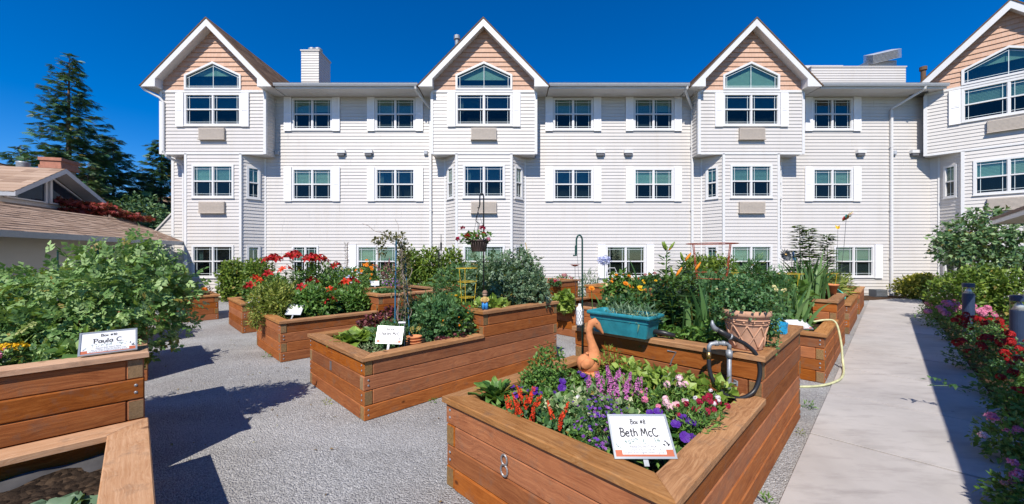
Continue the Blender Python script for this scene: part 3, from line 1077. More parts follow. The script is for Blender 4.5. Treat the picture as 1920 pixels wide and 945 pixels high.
# roof well with louvred unit at the right
YR = 19.5
a = at(1521, 133, YR); b = at(1698, 126, YR)
mb = MB()
siding(mb, Matrix.Translation((a.x, YR, 0)), 9.2, b.z, const(0), const(b.x - a.x))
mb.box((a.x + 0.001, YR + 0.001, 9.2), (b.x - 0.001, YR + 2.5, b.z))
mb.box((a.x + 0.05, YR + 0.5, b.z), (at(1597, 0, YR).x, YR + 2.2, b.z + 0.35))
mb.box((a.x - 0.03, YR - 0.04, b.z), (b.x + 0.04, YR + 0.3, b.z + 0.05))
rw = mb.build('roof_well', M['siding'], bld, world=True)
c0 = at(1637, 120, YR + 0.6); c1 = at(1692, 100, YR + 0.6)
for i in range(8):
    m = MB()
    f0 = i / 8.0
    z = c0.z + 0.03 + f0 * 0.5
    m.box((0, 0, -0.012), (c1.x - c0.x, 0.55, 0.012), M=Matrix.Translation((c0.x, YR + 0.6, z)) @ Matrix.Rotation(R(-13), 4, 'Y') @ Matrix.Rotation(R(25), 4, 'X'))
    m.build('louvre', M['gutter'], rw, world=True)
m = MB()
m.box((c0.x + 0.03, YR + 0.9, b.z), (c1.x, YR + 1.6, c0.z + 0.35))
m.build('louvre_casing', M['gutter'], rw, world=True)
for px, py, Y, r in ((1731, 128, 17.5, 0.09), (857, 70, 16.6, 0.09)):
    c = at(px, py, Y)
    m = MB()
    m.lathe([(r, c.z - 1.2), (r, c.z - 0.1), (r*1.5, c.z - 0.1), (r*1.5, c.z + 0.06), (0.02, c.z + 0.1)], 12, M=Matrix.Translation((c.x, Y, 0)))
    m.build('vent_pipe', M['galv'] if px < 1000 else M['roof_brown'], bld, world=True)
# ================================================================== PLANTER BOXES
TIMBER_CACHE = {}
CH, TT, CAPT = 0.145, 0.09, 0.04
def timber(L, h=CH, t=TT, mat='timber', b=0.008):
    key = (round(L, 3), h, t, mat)
    if key not in TIMBER_CACHE:
        m = MB()
        cham(m, L, t, h - 0.002, b, 1)
        TIMBER_CACHE[key] = m.mesh('timber', [M[mat], M['timber_end']])
    return TIMBER_CACHE[key]

BOLT = None
def planter(label, u0, u1, v0, v1, split=None, tall='far', low=4, high=6, capw=0.15, cap='cap', number=None, soil_drop=0.07, group='raised timber garden beds'):
    """low: courses of the low part, high: courses of the tall part; split: u where the tall part begins"""
    global BOLT
    x, y = UV(u0, v0)
    root = thing('planter_box', label, 'planter box', (x, y, 0), R(45), group)
    L, W = u1 - u0, v1 - v0
    def ring(x0, x1, c):
        z = (c + 0.5) * CH
        l, w = x1 - x0, W
        j = lambda: random.uniform(-0.0035, 0.0035)
        if c % 2 == 0:
            for yy in (TT/2, W - TT/2):
                link('timber', timber(l), root, ((x0 + x1)/2 + j(), yy + j(), z), (0, 0, random.choice((0, math.pi))))
            for xx in (x0 + TT/2, x1 - TT/2):
                link('timber', timber(w - 2*TT - 0.002), root, (xx + j(), W/2, z), (0, 0, math.pi/2))
        else:
            for yy in (TT/2, W - TT/2):
                link('timber', timber(l - 2*TT - 0.002), root, ((x0 + x1)/2, yy + j(), z), (0, 0, random.choice((0, math.pi))))
            for xx in (x0 + TT/2, x1 - TT/2):
                link('timber', timber(w), root, (xx + j(), W/2 + j(), z), (0, 0, math.pi/2))
    for c in range(low):
        ring(0, L, c)
    s = None
    if split is not None:
        s = split - u0
        x0, x1 = (s, L) if tall == 'far' else (0, s)
        for c in range(low, high):
            ring(x0, x1, c)
    def capring(x0, x1, z, ends):
        """mitred boards; ends: which of the four sides exist: n(ear x0) f(ar x1), sides always"""
        o = 0.022
        a0, a1 = (x0 - o, x1 + o)
        b0, b1 = -o, W + o
        cw = capw
        polys = []
        n, f = 'n' in ends, 'f' in ends
        if n: polys.append([(a0, b0), (a0 + cw, b0 + cw), (a0 + cw, b1 - cw), (a0, b1)][::-1])
        if f: polys.append([(a1, b0), (a1, b1), (a1 - cw, b1 - cw), (a1 - cw, b0 + cw)])
        xa0, xa1 = (a0, a0 + cw) if n else (x0 + 0.002, x0 + 0.002)
        xb0, xb1 = (a1, a1 - cw) if f else (x1 - 0.002, x1 - 0.002)
        polys.append([(xa0, b0), (xb0, b0), (xb1, b0 + cw), (xa1, b0 + cw)])
        polys.append([(xa1, b1 - cw), (xb1, b1 - cw), (xb0, b1), (xa0, b1)])
        for i, p in enumerate(polys):
            pts = np.array(p)
            c = pts.mean(0)
            horiz = np.ptp(pts[:, 0]) >= np.ptp(pts[:, 1]) * 0.999 and i >= len(polys) - 2
            m = MB()
            q = [(px - c[0], py - c[1]) for px, py in p]
            if not horiz: q = [(py, -px) for px, py in q]
            # small chamfer: inset top ring
            qq = np.array(q)
            ins = qq * (1 - 0.006 / np.maximum(np.abs(qq).max(0), 0.02))
            nv = len(q)
            V = [(p_[0], p_[1], -CAPT/2) for p_ in q] + [(p_[0], p_[1], CAPT/2 - 0.006) for p_ in q] + [(p_[0], p_[1], CAPT/2) for p_ in ins]
            fs = [tuple(range(nv - 1, -1, -1)), tuple(range(2*nv, 3*nv))]
            for a in range(nv):
                b = (a + 1) % nv
                fs += [(a, b, nv + b, nv + a), (nv + a, nv + b, 2*nv + b, 2*nv + a)]
            m.add(V, fs)
            m.build('cap_board', M[cap], root, loc=(c[0], c[1], z + CAPT/2 + random.uniform(0, 0.003)), rot=(0, 0, 0 if horiz else math.pi/2))
    zl, zh = low * CH, high * CH
    if s is None:
        capring(0, L, zl, 'nf')
        parts = [(0, L, zl)]
    elif tall == 'far':
        capring(0, s, zl, 'n'); capring(s, L, zh, 'nf')
        parts = [(0, s, zl), (s, L, zh)]
    else:
        capring(s, L, zl, 'f'); capring(0, s, zh, 'nf')
        parts = [(0, s, zh), (s, L, zl)]
    for x0, x1, z in parts:
        m = MB()
        nx, ny = 14, 14
        V = []
        for i in range(nx + 1):
            for j in range(ny + 1):
                V.append((x0 + 0.09 + (x1 - x0 - 0.18) * i / nx, 0.09 + (W - 0.18) * j / ny, z - soil_drop + random.uniform(-0.015, 0.02)))
        fs = [(i*(ny+1) + j, (i+1)*(ny+1) + j, (i+1)*(ny+1) + j + 1, i*(ny+1) + j + 1) for i in range(nx) for j in range(ny)]
        m.add(V, fs)
        m.build('soil', M['soil'], root, smooth=True)
    # bolt heads near the corners
    if BOLT is None:
        m = MB()
        m.lathe([(0.010, 0.0), (0.010, 0.003), (0.006, 0.006)], 8)
        BOLT = m.mesh('bolt_head', M['galv'])
    for c in range(low):
        if c % 2: 
            for zz in (0.35, 0.7):
                for yy in (0.045, W - 0.045):
                    link('bolt_head', BOLT, root, (-0.001, yy, (c + zz) * CH), (0, R(-90), 0))
        else:
            for zz in (0.35, 0.7):
                link('bolt_head', BOLT, root, (0.045, -0.001, (c + zz) * CH), (R(90), 0, 0))
                link('bolt_head', BOLT, root, (L - 0.045, -0.001, (c + zz) * CH), (R(90), 0, 0))
    return root

U0, U1, USP = 1.54, 4.65, 3.07
b8 = planter('two level timber bed numbered 8 in front, full of mixed flowers', U0, U1, 0.62, 2.19, USP)
bC = planter('two level timber bed with the Charles sign and a tall vine post', U0 + 0.02, U1 - 0.1, 3.58, 5.17, USP)
bL = planter('two level timber bed of tall red lilies', U0, U1, 6.45, 8.02, USP)
bT = planter('timber bed at the end of the row beyond the red lilies', U0 + 0.02, U1, 9.42, 10.99, None)
bP = planter('tall timber bed under the big pea vine, Paula sign on its edge', -3.0, 0.05, 3.79, 5.36, None, low=6, cap='cap_pale')
bP2 = planter('tall timber bed hidden behind the big pea vine', -3.0, 0.12, 6.72, 8.29, None, low=6)
bP3 = planter('tall timber bed second behind the big pea vine', -3.0, 0.13, 9.33, 10.9, None, low=6)
bP4 = planter('low timber bed with pepper plants by the gravel turn', -1.7, 1.5, 12.0, 13.5, None)
bN = planter('low pale timber bed at the bottom edge with squash leaves', -1.7, 0.045, 2.06, 3.63, None, low=3, capw=0.19, cap='cap_pale', soil_drop=0.13)
V0 = (0.57, 2.14)
bW = planter('two level timber bed by the walk with iris leaves and a cream hose', 6.1, 9.2, V0[0], V0[1], 7.65)
bM1 = planter('two level timber bed behind the teal trough with a blue allium', 6.1, 9.2, 3.57, 5.15, 7.65)
bM2 = planter('two level timber bed behind the trellised peas', 6.1, 9.2, 6.45, 8.0, 7.65)
bM3 = planter('low timber bed of orange marigolds before the white wall', 6.1, 7.7, 9.4, 10.95, None)
bF0 = planter('far timber bed beside the walk with a coiled teal hose', 10.3, 13.0, V0[0], V0[1], None)
bF1 = planter('far timber bed under the red wire cages near the wall', 10.3, 13.0, 3.57, 5.15, None)
bE = planter('last small timber bed at the far end of the walk', 14.0, 16.6, V0[0], V0[1], None)

def numeral(strokes, root, loc, rot, r=0.006):
    m = MB()
    for s in strokes:
        m.tube(s, r, 6)
    return m.build('number', M['number_metal'], root, loc=loc, rot=rot)
def arc(cx, cy, rx, ry, a0, a1, n=14):
    return [(cx + rx * math.cos(R(a0 + (a1 - a0) * i / n)), cy + ry * math.sin(R(a0 + (a1 - a0) * i / n))) for i in range(n + 1)]
eight = [[(x, 0, z) for x, z in arc(0, 0.032, 0.024, 0.030, 0, 360)], [(x, 0, z) for x, z in arc(0, -0.030, 0.028, 0.034, 0, 360)]]
numeral(eight, b8, (-0.006, 0.98, 0.37), (0, 0, R(-90)))
seven = [[(-0.035, 0, 0.05), (0.035, 0, 0.05), (0.0, 0, -0.02), (-0.012, 0, -0.06)]]
numeral(seven, b8, (USP - U0 - 0.006, 0.62, 0.78), (0, 0, R(-90)))
one = [[(0, 0, 0.05), (0, 0, -0.05)]]
for dx in (-0.012, 0.018):
    numeral(one, bC, (-0.006, 0.85 + dx, 0.37), (0, 0, R(-90)), 0.005)

# ================================================================== LEFT HOUSE
hs = thing('club_house', 'single storey house with tan shingled roof and triangular dormer window', 'house', (-13.5, 11.5, 0))
EV = Vector((-0.269, 0.963, 0)); PV = Vector((-0.963, -0.269, 0))
E1 = Vector((-12.67, 14.5, 0))
def HP(s, r, z):
    """s metres back along the eave from its far corner, r metres up the slope"""
    p = E1 - EV * s + PV * r
    return (p.x, p.y, z)
EH = 2.14
SL = 0.47
def roof_plane(mb, s0, s1, r0, r1, z0, z1, skew=0.0, course=0.14, tab=0.3):
    n = max(1, int(math.hypot(r1 - r0, z1 - z0) / course))
    for i in range(n):
        a, b = i / n, (i + 1) / n
        ra, rb = r0 + (r1 - r0) * a, r0 + (r1 - r0) * b
        za, zb_ = z0 + (z1 - z0) * a, z0 + (z1 - z0) * b
        s = s0 + skew * a - random.uniform(0, tab)
        while s < s1:
            e = min(s + tab * random.uniform(0.7, 1.3), s1)
            sa = max(s, s0 + skew * a)
            if e > sa:
                up = 0.022 if random.random() < 0.5 else 0.012
                v = [HP(sa, ra, za + up), HP(e, ra, za + up), HP(e, rb, zb_ + 0.004), HP(sa, rb, zb_ + 0.004), HP(sa, ra, za - 0.01), HP(e, ra, za - 0.01)]
                mb.add(v, [(0, 1, 2, 3)[::-1], (0, 4, 5, 1)[::-1]], 0, random.random())
            s = e
mb = MB()
roof_plane(mb, 0.0, 9.5, -0.05, 1.6, EH, EH + 0.76)
# cap along the crest
for i in range(32):
    s = i * 0.3
    mb.add([HP(s, 1.52, EH + 0.75), HP(s + 0.31, 1.52, EH + 0.75), HP(s + 0.31, 1.62, EH + 0.80), HP(s, 1.62, EH + 0.80), HP(s + 0.31, 1.75, EH + 0.68), HP(s, 1.75, EH + 0.68)],
           [(0, 3, 2, 1), (3, 5, 4, 2)], 0, random.random())
mb.build('front_roof', M['roof_tan'], hs, world=True)
mb = MB()
roof_plane(mb, -0.9, 12.0, 1.6, 2.2, EH + 0.46, EH + 0.54)
roof_plane(mb, -0.9, 12.0, 2.2, 6.0, EH + 0.54, EH + 2.80, skew=-2.6)
mb.build('main_roof', M['roof_tan'], hs, world=True)
mb = MB()
mb.add([HP(-3.6, 6.0, EH + 2.86), HP(12, 6.0, EH + 2.86), HP(12, 11, EH + 0.5), HP(-0.5, 11, EH + 0.5)], [(0, 1, 2, 3)[::-1]], 0, 0.4)
mb.build('back_roof', M['roof_tan'], hs, world=True)
mb = MB()
for (r0, z0, z1) in ((-0.06, EH - 0.13, EH + 0.01),):
    v = [HP(-0.05, r0 - 0.02, z0), HP(9.5, r0 - 0.02, z0), HP(9.5, r0 + 0.1, z0), HP(-0.05, r0 + 0.1, z0),
         HP(-0.05, r0 - 0.06, z1), HP(9.5, r0 - 0.06, z1), HP(9.5, r0 + 0.1, z1), HP(-0.05, r0 + 0.1, z1)]
    mb.add(v, [(0,3,2,1),(4,5,6,7),(0,1,5,4),(1,2,6,5),(2,3,7,6),(3,0,4,7)])
mb.build('gutter', M['gutter'], hs, world=True)
mb = MB()
mb.add([HP(0, 0.0, EH - 0.05), HP(9.5, 0.0, EH - 0.05), HP(9.5, 0.8, EH - 0.05), HP(0, 0.8, EH - 0.05)], [(0, 1, 2, 3)])
mb.build('soffit', M['trim'], hs, world=True)
mb = MB()
p0 = Vector(HP(0.2, 0.8, 0))
Mh = Matrix.Translation(p0) @ Matrix.Rotation(math.atan2(-EV.y, -EV.x), 4, 'Z')
# local x runs along -EV; outward normal must be -PV
Mh2 = Matrix.Translation(Vector(HP(9.5, 0.8, 0))) @ Matrix.Rotation(math.atan2(EV.y, EV.x), 4, 'Z')
siding(mb, Mh2, 0, EH - 0.04, const(0), const(9.3))
mb.build('wall_siding', siding_mat('beige_siding', (0.55, 0.50, 0.42), 0.1), hs, world=True)['kind'] = 'stuff'
# dormer: face on r = 3, s measured along the eave
RD = 3.0
def s_of(px, r):
    """eave coordinate of the point on line r seen at photo column px"""
    k = (px - 960) / F
    # (E1 - EV s + PV r).x = k * .y
    x0, y0 = E1.x + PV.x * r, E1.y + PV.y * r
    return (x0 - k * y0) / (EV.x - k * EV.y)
sL, sR, sA = s_of(-12, RD), s_of(182, RD), s_of(112, RD - 0.3)
zb0 = 3.12
zA = 4.43
hwid = (sL - sR) / 2
sM = sA
zE = 3.42
mb = MB()
for (sa, sb) in ((sM, sL), (sM, sR)):
    n = 9
    for i in range(n):
        a, b = i / n, (i + 1) / n
        x0, x1 = sb + (sM - sb) * a, sb + (sM - sb) * b
        z0, z1 = zE + (zA - zE) * a, zE + (zA - zE) * b
        r = RD - 0.45
        while r < RD + 3.6:
            e = r + random.uniform(0.2, 0.4)
            v = [HP(x0, r, z0 + 0.06), HP(x0, e, z0 + 0.06), HP(x1, e, z1 + 0.045), HP(x1, r, z1 + 0.045), HP(x0, r, z0 + 0.02), HP(x0, e, z0 + 0.02)]
            mb.add(v, [(0, 1, 2, 3), (0, 4, 5, 1)], 0, random.random())
            r = e
mb.build('dormer_roof', M['roof_tan'], hs, world=True)
mb = MB()
for sb in (sL, sR):
    v = [HP(sM, RD - 0.47, zA + 0.05), HP(sb, RD - 0.47, zE + 0.05), HP(sb, RD - 0.47, zE - 0.09), HP(sM, RD - 0.47, zA - 0.11),
         HP(sM, RD - 0.02, zA + 0.03), HP(sb, RD - 0.02, zE + 0.03), HP(sb, RD - 0.02, zE - 0.09), HP(sM, RD - 0.02, zA - 0.11)]
    mb.add(v, [(0, 1, 2, 3), (4, 7, 6, 5), (2, 6, 7, 3), (1, 5, 6, 2)])
mb.build('dormer_barge', M['gutter'], hs, world=True)
mb = MB()
iw0, iw1 = sL - 0.42, sR + 0.42
v = [HP(sL - 0.15, RD + 0.05, zb0 - 0.5), HP(sR + 0.15, RD + 0.05, zb0 - 0.5), HP(sR + 0.15, RD + 0.05, zE), HP(sM, RD + 0.05, zA - 0.05), HP(sL - 0.15, RD + 0.05, zE)]
mb.add(v, [(0, 1, 2, 3, 4)])
mb.build('dormer_wall', M['siding'], hs, world=True)
zwb = 3.32
for sgn, s0, s1 in ((1, sM + 0.05, sL - 0.33), (-1, sM - 0.05, sR + 0.33)):
    zt0 = zA - 0.22; zt1 = zE + 0.05
    pts = [(s0, zwb), (s1, zwb), (s1, zwb + 0.12), (s0, zt0 + 0.04)]
    fr = MB()
    ring = []
    cs = sum(p[0] for p in pts) / 4; cz = sum(p[1] for p in pts) / 4
    ins = [(p[0] + (cs - p[0]) * 0.10, p[1] + (cz - p[1]) * 0.16) for p in pts]
    V = [HP(p[0], RD - 0.03, p[1]) for p in pts] + [HP(p[0], RD - 0.03, p[1]) for p in ins] + [HP(p[0], RD + 0.04, p[1]) for p in pts] + [HP(p[0], RD + 0.02, p[1]) for p in ins]
    fs = []
    for i in range(4):
        j = (i + 1) % 4
        fs += [(i, j, 4 + j, 4 + i), (i, 8 + i, 8 + j, j), (4 + i, 4 + j, 12 + j, 12 + i)]
    fr.add(V, fs)
    wo = fr.build('dormer_window', M['trim'], hs, world=True)
    pn = MB()
    pn.add([HP(p[0], RD + 0.01, p[1]) for p in ins], [(0, 1, 2, 3)])
    pn.build('pane', glass_mat('dormer_glass', (0.3, 0.4, 0.6), 0.04), wo, world=True)
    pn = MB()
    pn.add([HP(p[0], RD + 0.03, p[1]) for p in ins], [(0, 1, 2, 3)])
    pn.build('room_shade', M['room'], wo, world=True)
# stone chimney of the house
def stone_mat():
    t = NT('river_stone')
    v = t.n('ShaderNodeTexVoronoi'); v.inputs['Scale'].default_value = 7.5
    t.l(t.pos(), v.inputs['Vector'])
    sp = t.n('ShaderNodeSeparateColor'); t.l(v.outputs['Color'], sp.inputs[0])
    c = t.ramp(sp.outputs[0], [(0, (0.12, 0.09, 0.08)), (0.4, (0.26, 0.21, 0.18)), (0.7, (0.40, 0.34, 0.29)), (1, (0.55, 0.50, 0.45))])
    v2 = t.n('ShaderNodeTexVoronoi', feature='DISTANCE_TO_EDGE'); v2.inputs['Scale'].default_value = 7.5
    t.l(t.pos(), v2.inputs['Vector'])
    c = t.mix(t.ramp(v2.outputs['Distance'], [(0.02, (1, 1, 1)), (0.07, (0, 0, 0))]), c, (0.30, 0.27, 0.24))
    return t.done(t.bsdf(c, 0.85, 0, 0.2, bump=v2.outputs['Distance'], bstr=0.8, bdist=0.05))
c0 = at(112, 340, 15.2)
Mch = Matrix.Translation((c0.x, 15.2, 0)) @ Matrix.Rotation(math.atan2(EV.y, EV.x) - R(90), 4, 'Z')
zt = at(112, 300, 15.2).z
mb = MB()
mb.box((-0.27, -0.36, 3.6), (0.27, 0.36, zt - 0.42), M=Mch)
ch2 = mb.build('stone_chimney', stone_mat(), hs, world=True)
mb = MB()
mb.box((-0.35, -0.44, zt - 0.42), (0.35, 0.44, zt - 0.30), M=Mch)
mb.box((-0.32, -0.41, zt - 0.30), (0.32, 0.41, zt - 0.12), M=Mch)
mb.box((-0.36, -0.45, zt - 0.12), (0.36, 0.45, zt), M=Mch)
mb.build('chimney_cap', plain('brick_cap', (0.40, 0.17, 0.11), 0.8, 0, 0.2, 8), ch2, world=True)
c1 = at(44, 304, 15.0)
mb = MB()
mb.lathe([(0.19, c1.z - 1.5), (0.19, c1.z - 0.05), (0.2, c1.z)], 16, M=Matrix.Translation((c1.x, 15.0, 0)))
mb.build('flue_pipe', M['galv'], hs, world=True, smooth=True)

# ---- sided lean-to between the house roof and the apartment building
ln = thing('lean_to', 'white sided wedge wall beside the tan roof at the building corner', 'wall', (-14.0, 15.3, 0))
mb = MB()
Ml = Matrix.Translation((0, 15.3, 0))
xa = at(288, 0, 15.3).x; xb = at(325, 0, 15.3).x
zt0 = at(0, 437, 15.3).z; zt1 = at(0, 398, 15.3).z
siding(mb, Ml, 0.0, zt0, const(xa), const(xb))
siding(mb, Ml, zt0, zt1, lambda z: xa + (xb - xa) * (z - zt0) / (zt1 - zt0), const(xb))
mb.prism([(xa - 0.06, zt0 - 0.05), (xa - 0.03, zt0 - 0.10), (xb, zt1 - 0.06), (xb, zt1 + 0.02)], -0.06, 0.3, M=Ml)
mb.build('wall_siding', M['siding'], ln, world=True)['kind'] = 'stuff'

# ---- far small house
fh = thing('far_house', 'small pale far house with flat roof seen between conifers and building', 'house', (-37, 42, 0))
mb = MB()
a = at(276, 382, 42); b = at(330, 382, 42)
mb.box((a.x, 42, -2), (b.x + 4, 50, a.z))
mb.build('wall', M['siding'], fh, world=True)
mb = MB()
mb.prism([(a.x - 0.8, a.z), (b.x + 5, a.z), (b.x + 5, a.z + 0.9), (a.x + 1.8, a.z + 0.55)], 41, 51)
mb.build('roof', M['roof_tan'], fh, world=True)
for px in (284, 306):
    c = at(px, 392, 41.95)
    mb = MB(); mb.box((c.x - 0.35, 41.9, c.z - 0.6), (c.x + 0.35, 42.0, c.z + 0.5))
    w = mb.build('window', M['trim'], fh, world=True)
    mb = MB(); mb.box((c.x - 0.27, 41.87, c.z - 0.5), (c.x + 0.27, 41.899, c.z + 0.4))
    mb.build('pane', M['glass_screen'], w, world=True)
    
# ================================================================== PORCH at the right (its eave shades the walk)
pr = thing('covered_walk', 'low canopy roof corner with white fascia at the right edge', 'canopy', (*UV(4, -4), 0), R(45))
PE_V, PE_U = -1.46, 12.35
PW = 0.45                    # canopy width set this narrow to let sun onto the bed behind
x0p, y0p = 4.0, -4.0         # root in (u, v)
def PL(u, v, z): return (u - x0p, v - y0p, z)
def uvbox(m, u0, u1, v0, v1, z0, z1, mat=0):
    m.box(PL(u0, v0, z0), PL(u1, v1, z1), mat)
m = MB()
z0, z1 = 2.37, 2.37 + 0.35 * PW
V = [PL(PE_U, PE_V, z0), PL(-5, PE_V, z0), PL(-5, PE_V - PW, z1), PL(PE_U, PE_V - PW, z1)]
V2 = [(a, b, c - 0.05) for a, b, c in V]
m.add(V + V2, [(0, 1, 2, 3), (4, 7, 6, 5), (0, 4, 5, 1), (0, 3, 7, 4), (3, 2, 6, 7), (1, 5, 6, 2)])
m.build('roof', M['roof_tan'], pr)
m = MB()
uvbox(m, -5, PE_U - 0.02, PE_V - 0.06, PE_V - 0.02, 2.24, 2.325)
m.build('fascia', M['trim'], pr)
m = MB()
m.prism([(PL(0, PE_V - 0.062, 0)[1], 2.24), (PL(0, PE_V - 0.062, 0)[1], 2.33), (PL(0, PE_V - PW, 0)[1], 2.33 + 0.33 * PW), (PL(0, PE_V - PW, 0)[1], 2.24)], -(PL(PE_U - 0.02, 0, 0)[0]), -(PL(PE_U - 0.06, 0, 0)[0]), M=Matrix.Rotation(R(90), 4, 'Z'))
m.build('end_board', M['trim'], pr)
m = MB()
uvbox(m, -5, PE_U - 0.061, PE_V - PW + 0.02, PE_V - 0.061, 2.25, 2.27)
m.build('soffit', M['trim'], pr)
for u in (0.0, 2.6, 5.2, 7.8):
    m = MB()
    uvbox(m, u - 0.06, u + 0.06, PE_V - 0.30, PE_V - 0.20, 0.02, 2.25)
    uvbox(m, u - 0.10, u + 0.10, PE_V - 0.34, PE_V - 0.16, 0.02, 0.2)
    m.build('post', M['trim'], pr)

# ================================================================== BOLLARD LIGHTS
def bollard(label, x, y):
    r = thing('bollard_light', label, 'bollard', (x, y, 0), 0, 'bollard lights along the walk')
    m = MB(); m.lathe([(0.088, 0.0), (0.088, 0.83), (0.08, 0.835)], 24)
    m.build('post', M['bollard'], r, smooth=False)
    m = MB(); m.lathe([(0.084, 0.836), (0.084, 0.97)], 24, cap=False)
    m.build('lens', M['clear_plastic'], r, smooth=True)
    m = MB(); m.lathe([(0.075, 0.836), (0.012, 0.965)], 20)
    m.build('reflector', plain('reflector', (0.75, 0.74, 0.70), 0.25, 0.3, 0.03), r, smooth=True)
    m = MB(); m.lathe([(0.0895, 0.965), (0.0895, 1.03), (0.082, 1.045), (0.02, 1.05)], 24)
    m.build('cap', M['bollard'], r, smooth=False)
bollard('dark blue bollard light farther along the walk, half hidden by roses', 9.32, 7.7)
bollard('dark blue bollard light cut by the right edge', 7.17, 5.33)
# ================================================================== PLANT LIBRARY
def T_oval(w=0.3, fold=0.06, droop=0.15):
    return (np.array([(0,0,0),(w,.42,fold),(0,.5,-.02),(-w,.42,fold),(0,1,-droop)], float), np.array([(0,1,2),(1,4,2),(0,2,3),(3,2,4)]))
def combine(parts):
    V, Fs, n = [], [], 0
    for v, f in parts:
        V.append(v); Fs.append(f + n); n += len(v)
    return np.concatenate(V), np.concatenate(Fs)
def tmove(t, loc, rz=0.0, s=1.0, rx=0.0):
    v, f = t
    A = np.array(Euler((rx, 0, rz)).to_matrix())
    return (v * s) @ A.T + np.array(loc), f
def T_compound(pairs=2, w=0.28, leaf=0.42):
    ps = [tmove(T_oval(w), (0, 0.62, -0.03), 0, leaf)]
    for i in range(pairs):
        y = 0.2 + 0.42 * i / max(1, pairs)
        ps.append(tmove(T_oval(w), (0, y, 0), R(58), leaf * 0.9))
        ps.append(tmove(T_oval(w), (0, y, 0), R(-58), leaf * 0.9))
    return combine(ps)
def T_frond(n=5):
    ps = []
    for i in range(n):
        y = 0.1 + 0.75 * i / n
        l = 0.42 * (1 - 0.6 * i / n)
        for s in (-1, 1):
            ps.append(tmove(T_oval(0.16, 0.0, 0.12), (0, y, -0.02 * i), R(48 * s), l))
    ps.append(tmove(T_oval(0.07, 0.02, 0.1), (0, 0, 0), 0, 1.0))
    return combine(ps)
def T_palmate(n=5, w=0.16):
    return combine([tmove(T_oval(w, 0.03, 0.1), (0, 0, 0), R(-70 + 140 * i / (n - 1)), 1.0 if i == n // 2 else 0.8) for i in range(n)])
def T_disc(k=5, w=0.55, cup=0.2):
    V = [(0, 0, 0)]
    Fs = []
    for i in range(k):
        a = 2 * math.pi * i / k
        d = math.pi / k * 0.95
        b = len(V)
        V += [(0.55*math.cos(a-d), 0.55*math.sin(a-d), cup*0.6), (math.cos(a-d*0.55), math.sin(a-d*0.55), cup), (math.cos(a+d*0.55), math.sin(a+d*0.55), cup*0.9), (0.55*math.cos(a+d), 0.55*math.sin(a+d), cup*0.6)]
        Fs += [(0, b, b+1), (0, b+1, b+2), (0, b+2, b+3)]
    return np.array(V, float), np.array(Fs)
OVAL, ROUND, LANCE, NARROW = T_oval(), T_oval(0.46, 0.08, 0.1), T_oval(0.13, 0.03, 0.25), T_oval(0.07, 0.02, 0.3)
COMP, COMP3, FROND, PALM, DISC = T_compound(2, 0.34, 0.46), T_compound(3, 0.26, 0.36), T_frond(), T_palmate(), T_disc()

def unit(a):
    return a / np.maximum(np.linalg.norm(a, axis=-1, keepdims=True), 1e-9)
def put(mb, tm, pos, axis, nrm, size, mat=0, rnd=None):
    V, Fs = tm
    pos = np.asarray(pos, float)
    n = len(pos)
    y = unit(np.asarray(axis, float))
    x = unit(np.cross(y, np.asarray(nrm, float)))
    z = np.cross(x, y)
    size = np.broadcast_to(np.asarray(size, float), (n,))
    W = pos[:, None, :] + size[:, None, None] * (V[None, :, 0:1] * x[:, None] + V[None, :, 1:2] * y[:, None] + V[None, :, 2:3] * z[:, None])
    k = len(V)
    faces = (Fs[None] + k * np.arange(n)[:, None, None]).reshape(-1, Fs.shape[1])
    if rnd is None: rnd = rng.random(n)
    mb.add(W.reshape(-1, 3), faces, mat, np.repeat(rnd, len(Fs)))
def scatter(blobs, n, shell=0.55, zmin=None):
    b = np.array(blobs, float)
    wgt = (b[:, 3] * b[:, 4] * b[:, 5]) ** (2 / 3)
    idx = rng.choice(len(b), n, p=wgt / wgt.sum())
    d = unit(rng.normal(size=(n, 3)))
    rad = np.where(rng.random(n) < 0.7, shell + (1.06 - shell) * rng.random(n), rng.random(n) ** 0.5)
    # uneven outline
    rad *= 1 + 0.14 * np.sin(d[:, 0] * 7 + idx) * np.cos(d[:, 2] * 6 + 2 * idx) + 0.06 * rng.normal(size=n)
    p = b[idx, :3] + d * b[idx, 3:6] * rad[:, None]
    o = unit(d / b[idx, 3:6])
    if zmin is not None:
        k = p[:, 2] > zmin
        p, o = p[k], o[k]
    return p, o
def leafcloud(mb, blobs, n, size, tm, up=0.35, jit=0.8, mat=0, zmin=None, shell=0.55, droop=0.0):
    p, o = scatter(blobs, n, shell, zmin)
    k = len(p)
    ax = o + rng.normal(size=(k, 3)) * jit + np.array([0, 0, up - droop])
    nr = unit(o * 0.6 + np.array([0, 0, 0.8]) + rng.normal(size=(k, 3)) * 0.5)
    put(mb, tm, p, ax, nr, rng.uniform(size[0], size[1], k), mat)
def stems(mb, blobs, n, r=0.003, base=0.06, mat=0):
    p, o = scatter(blobs, n, 0.3, 0.02)
    for q in p:
        b = np.array([q[0] * base * 3, q[1] * base * 3, 0]) + rng.normal(size=3) * 0.01
        b[2] = -0.03
        mid = (b + q) / 2 + rng.normal(size=3) * 0.03
        mb.tube([b, mid, q], [r, r * 0.8, r * 0.5], 4, mat, caps=False)

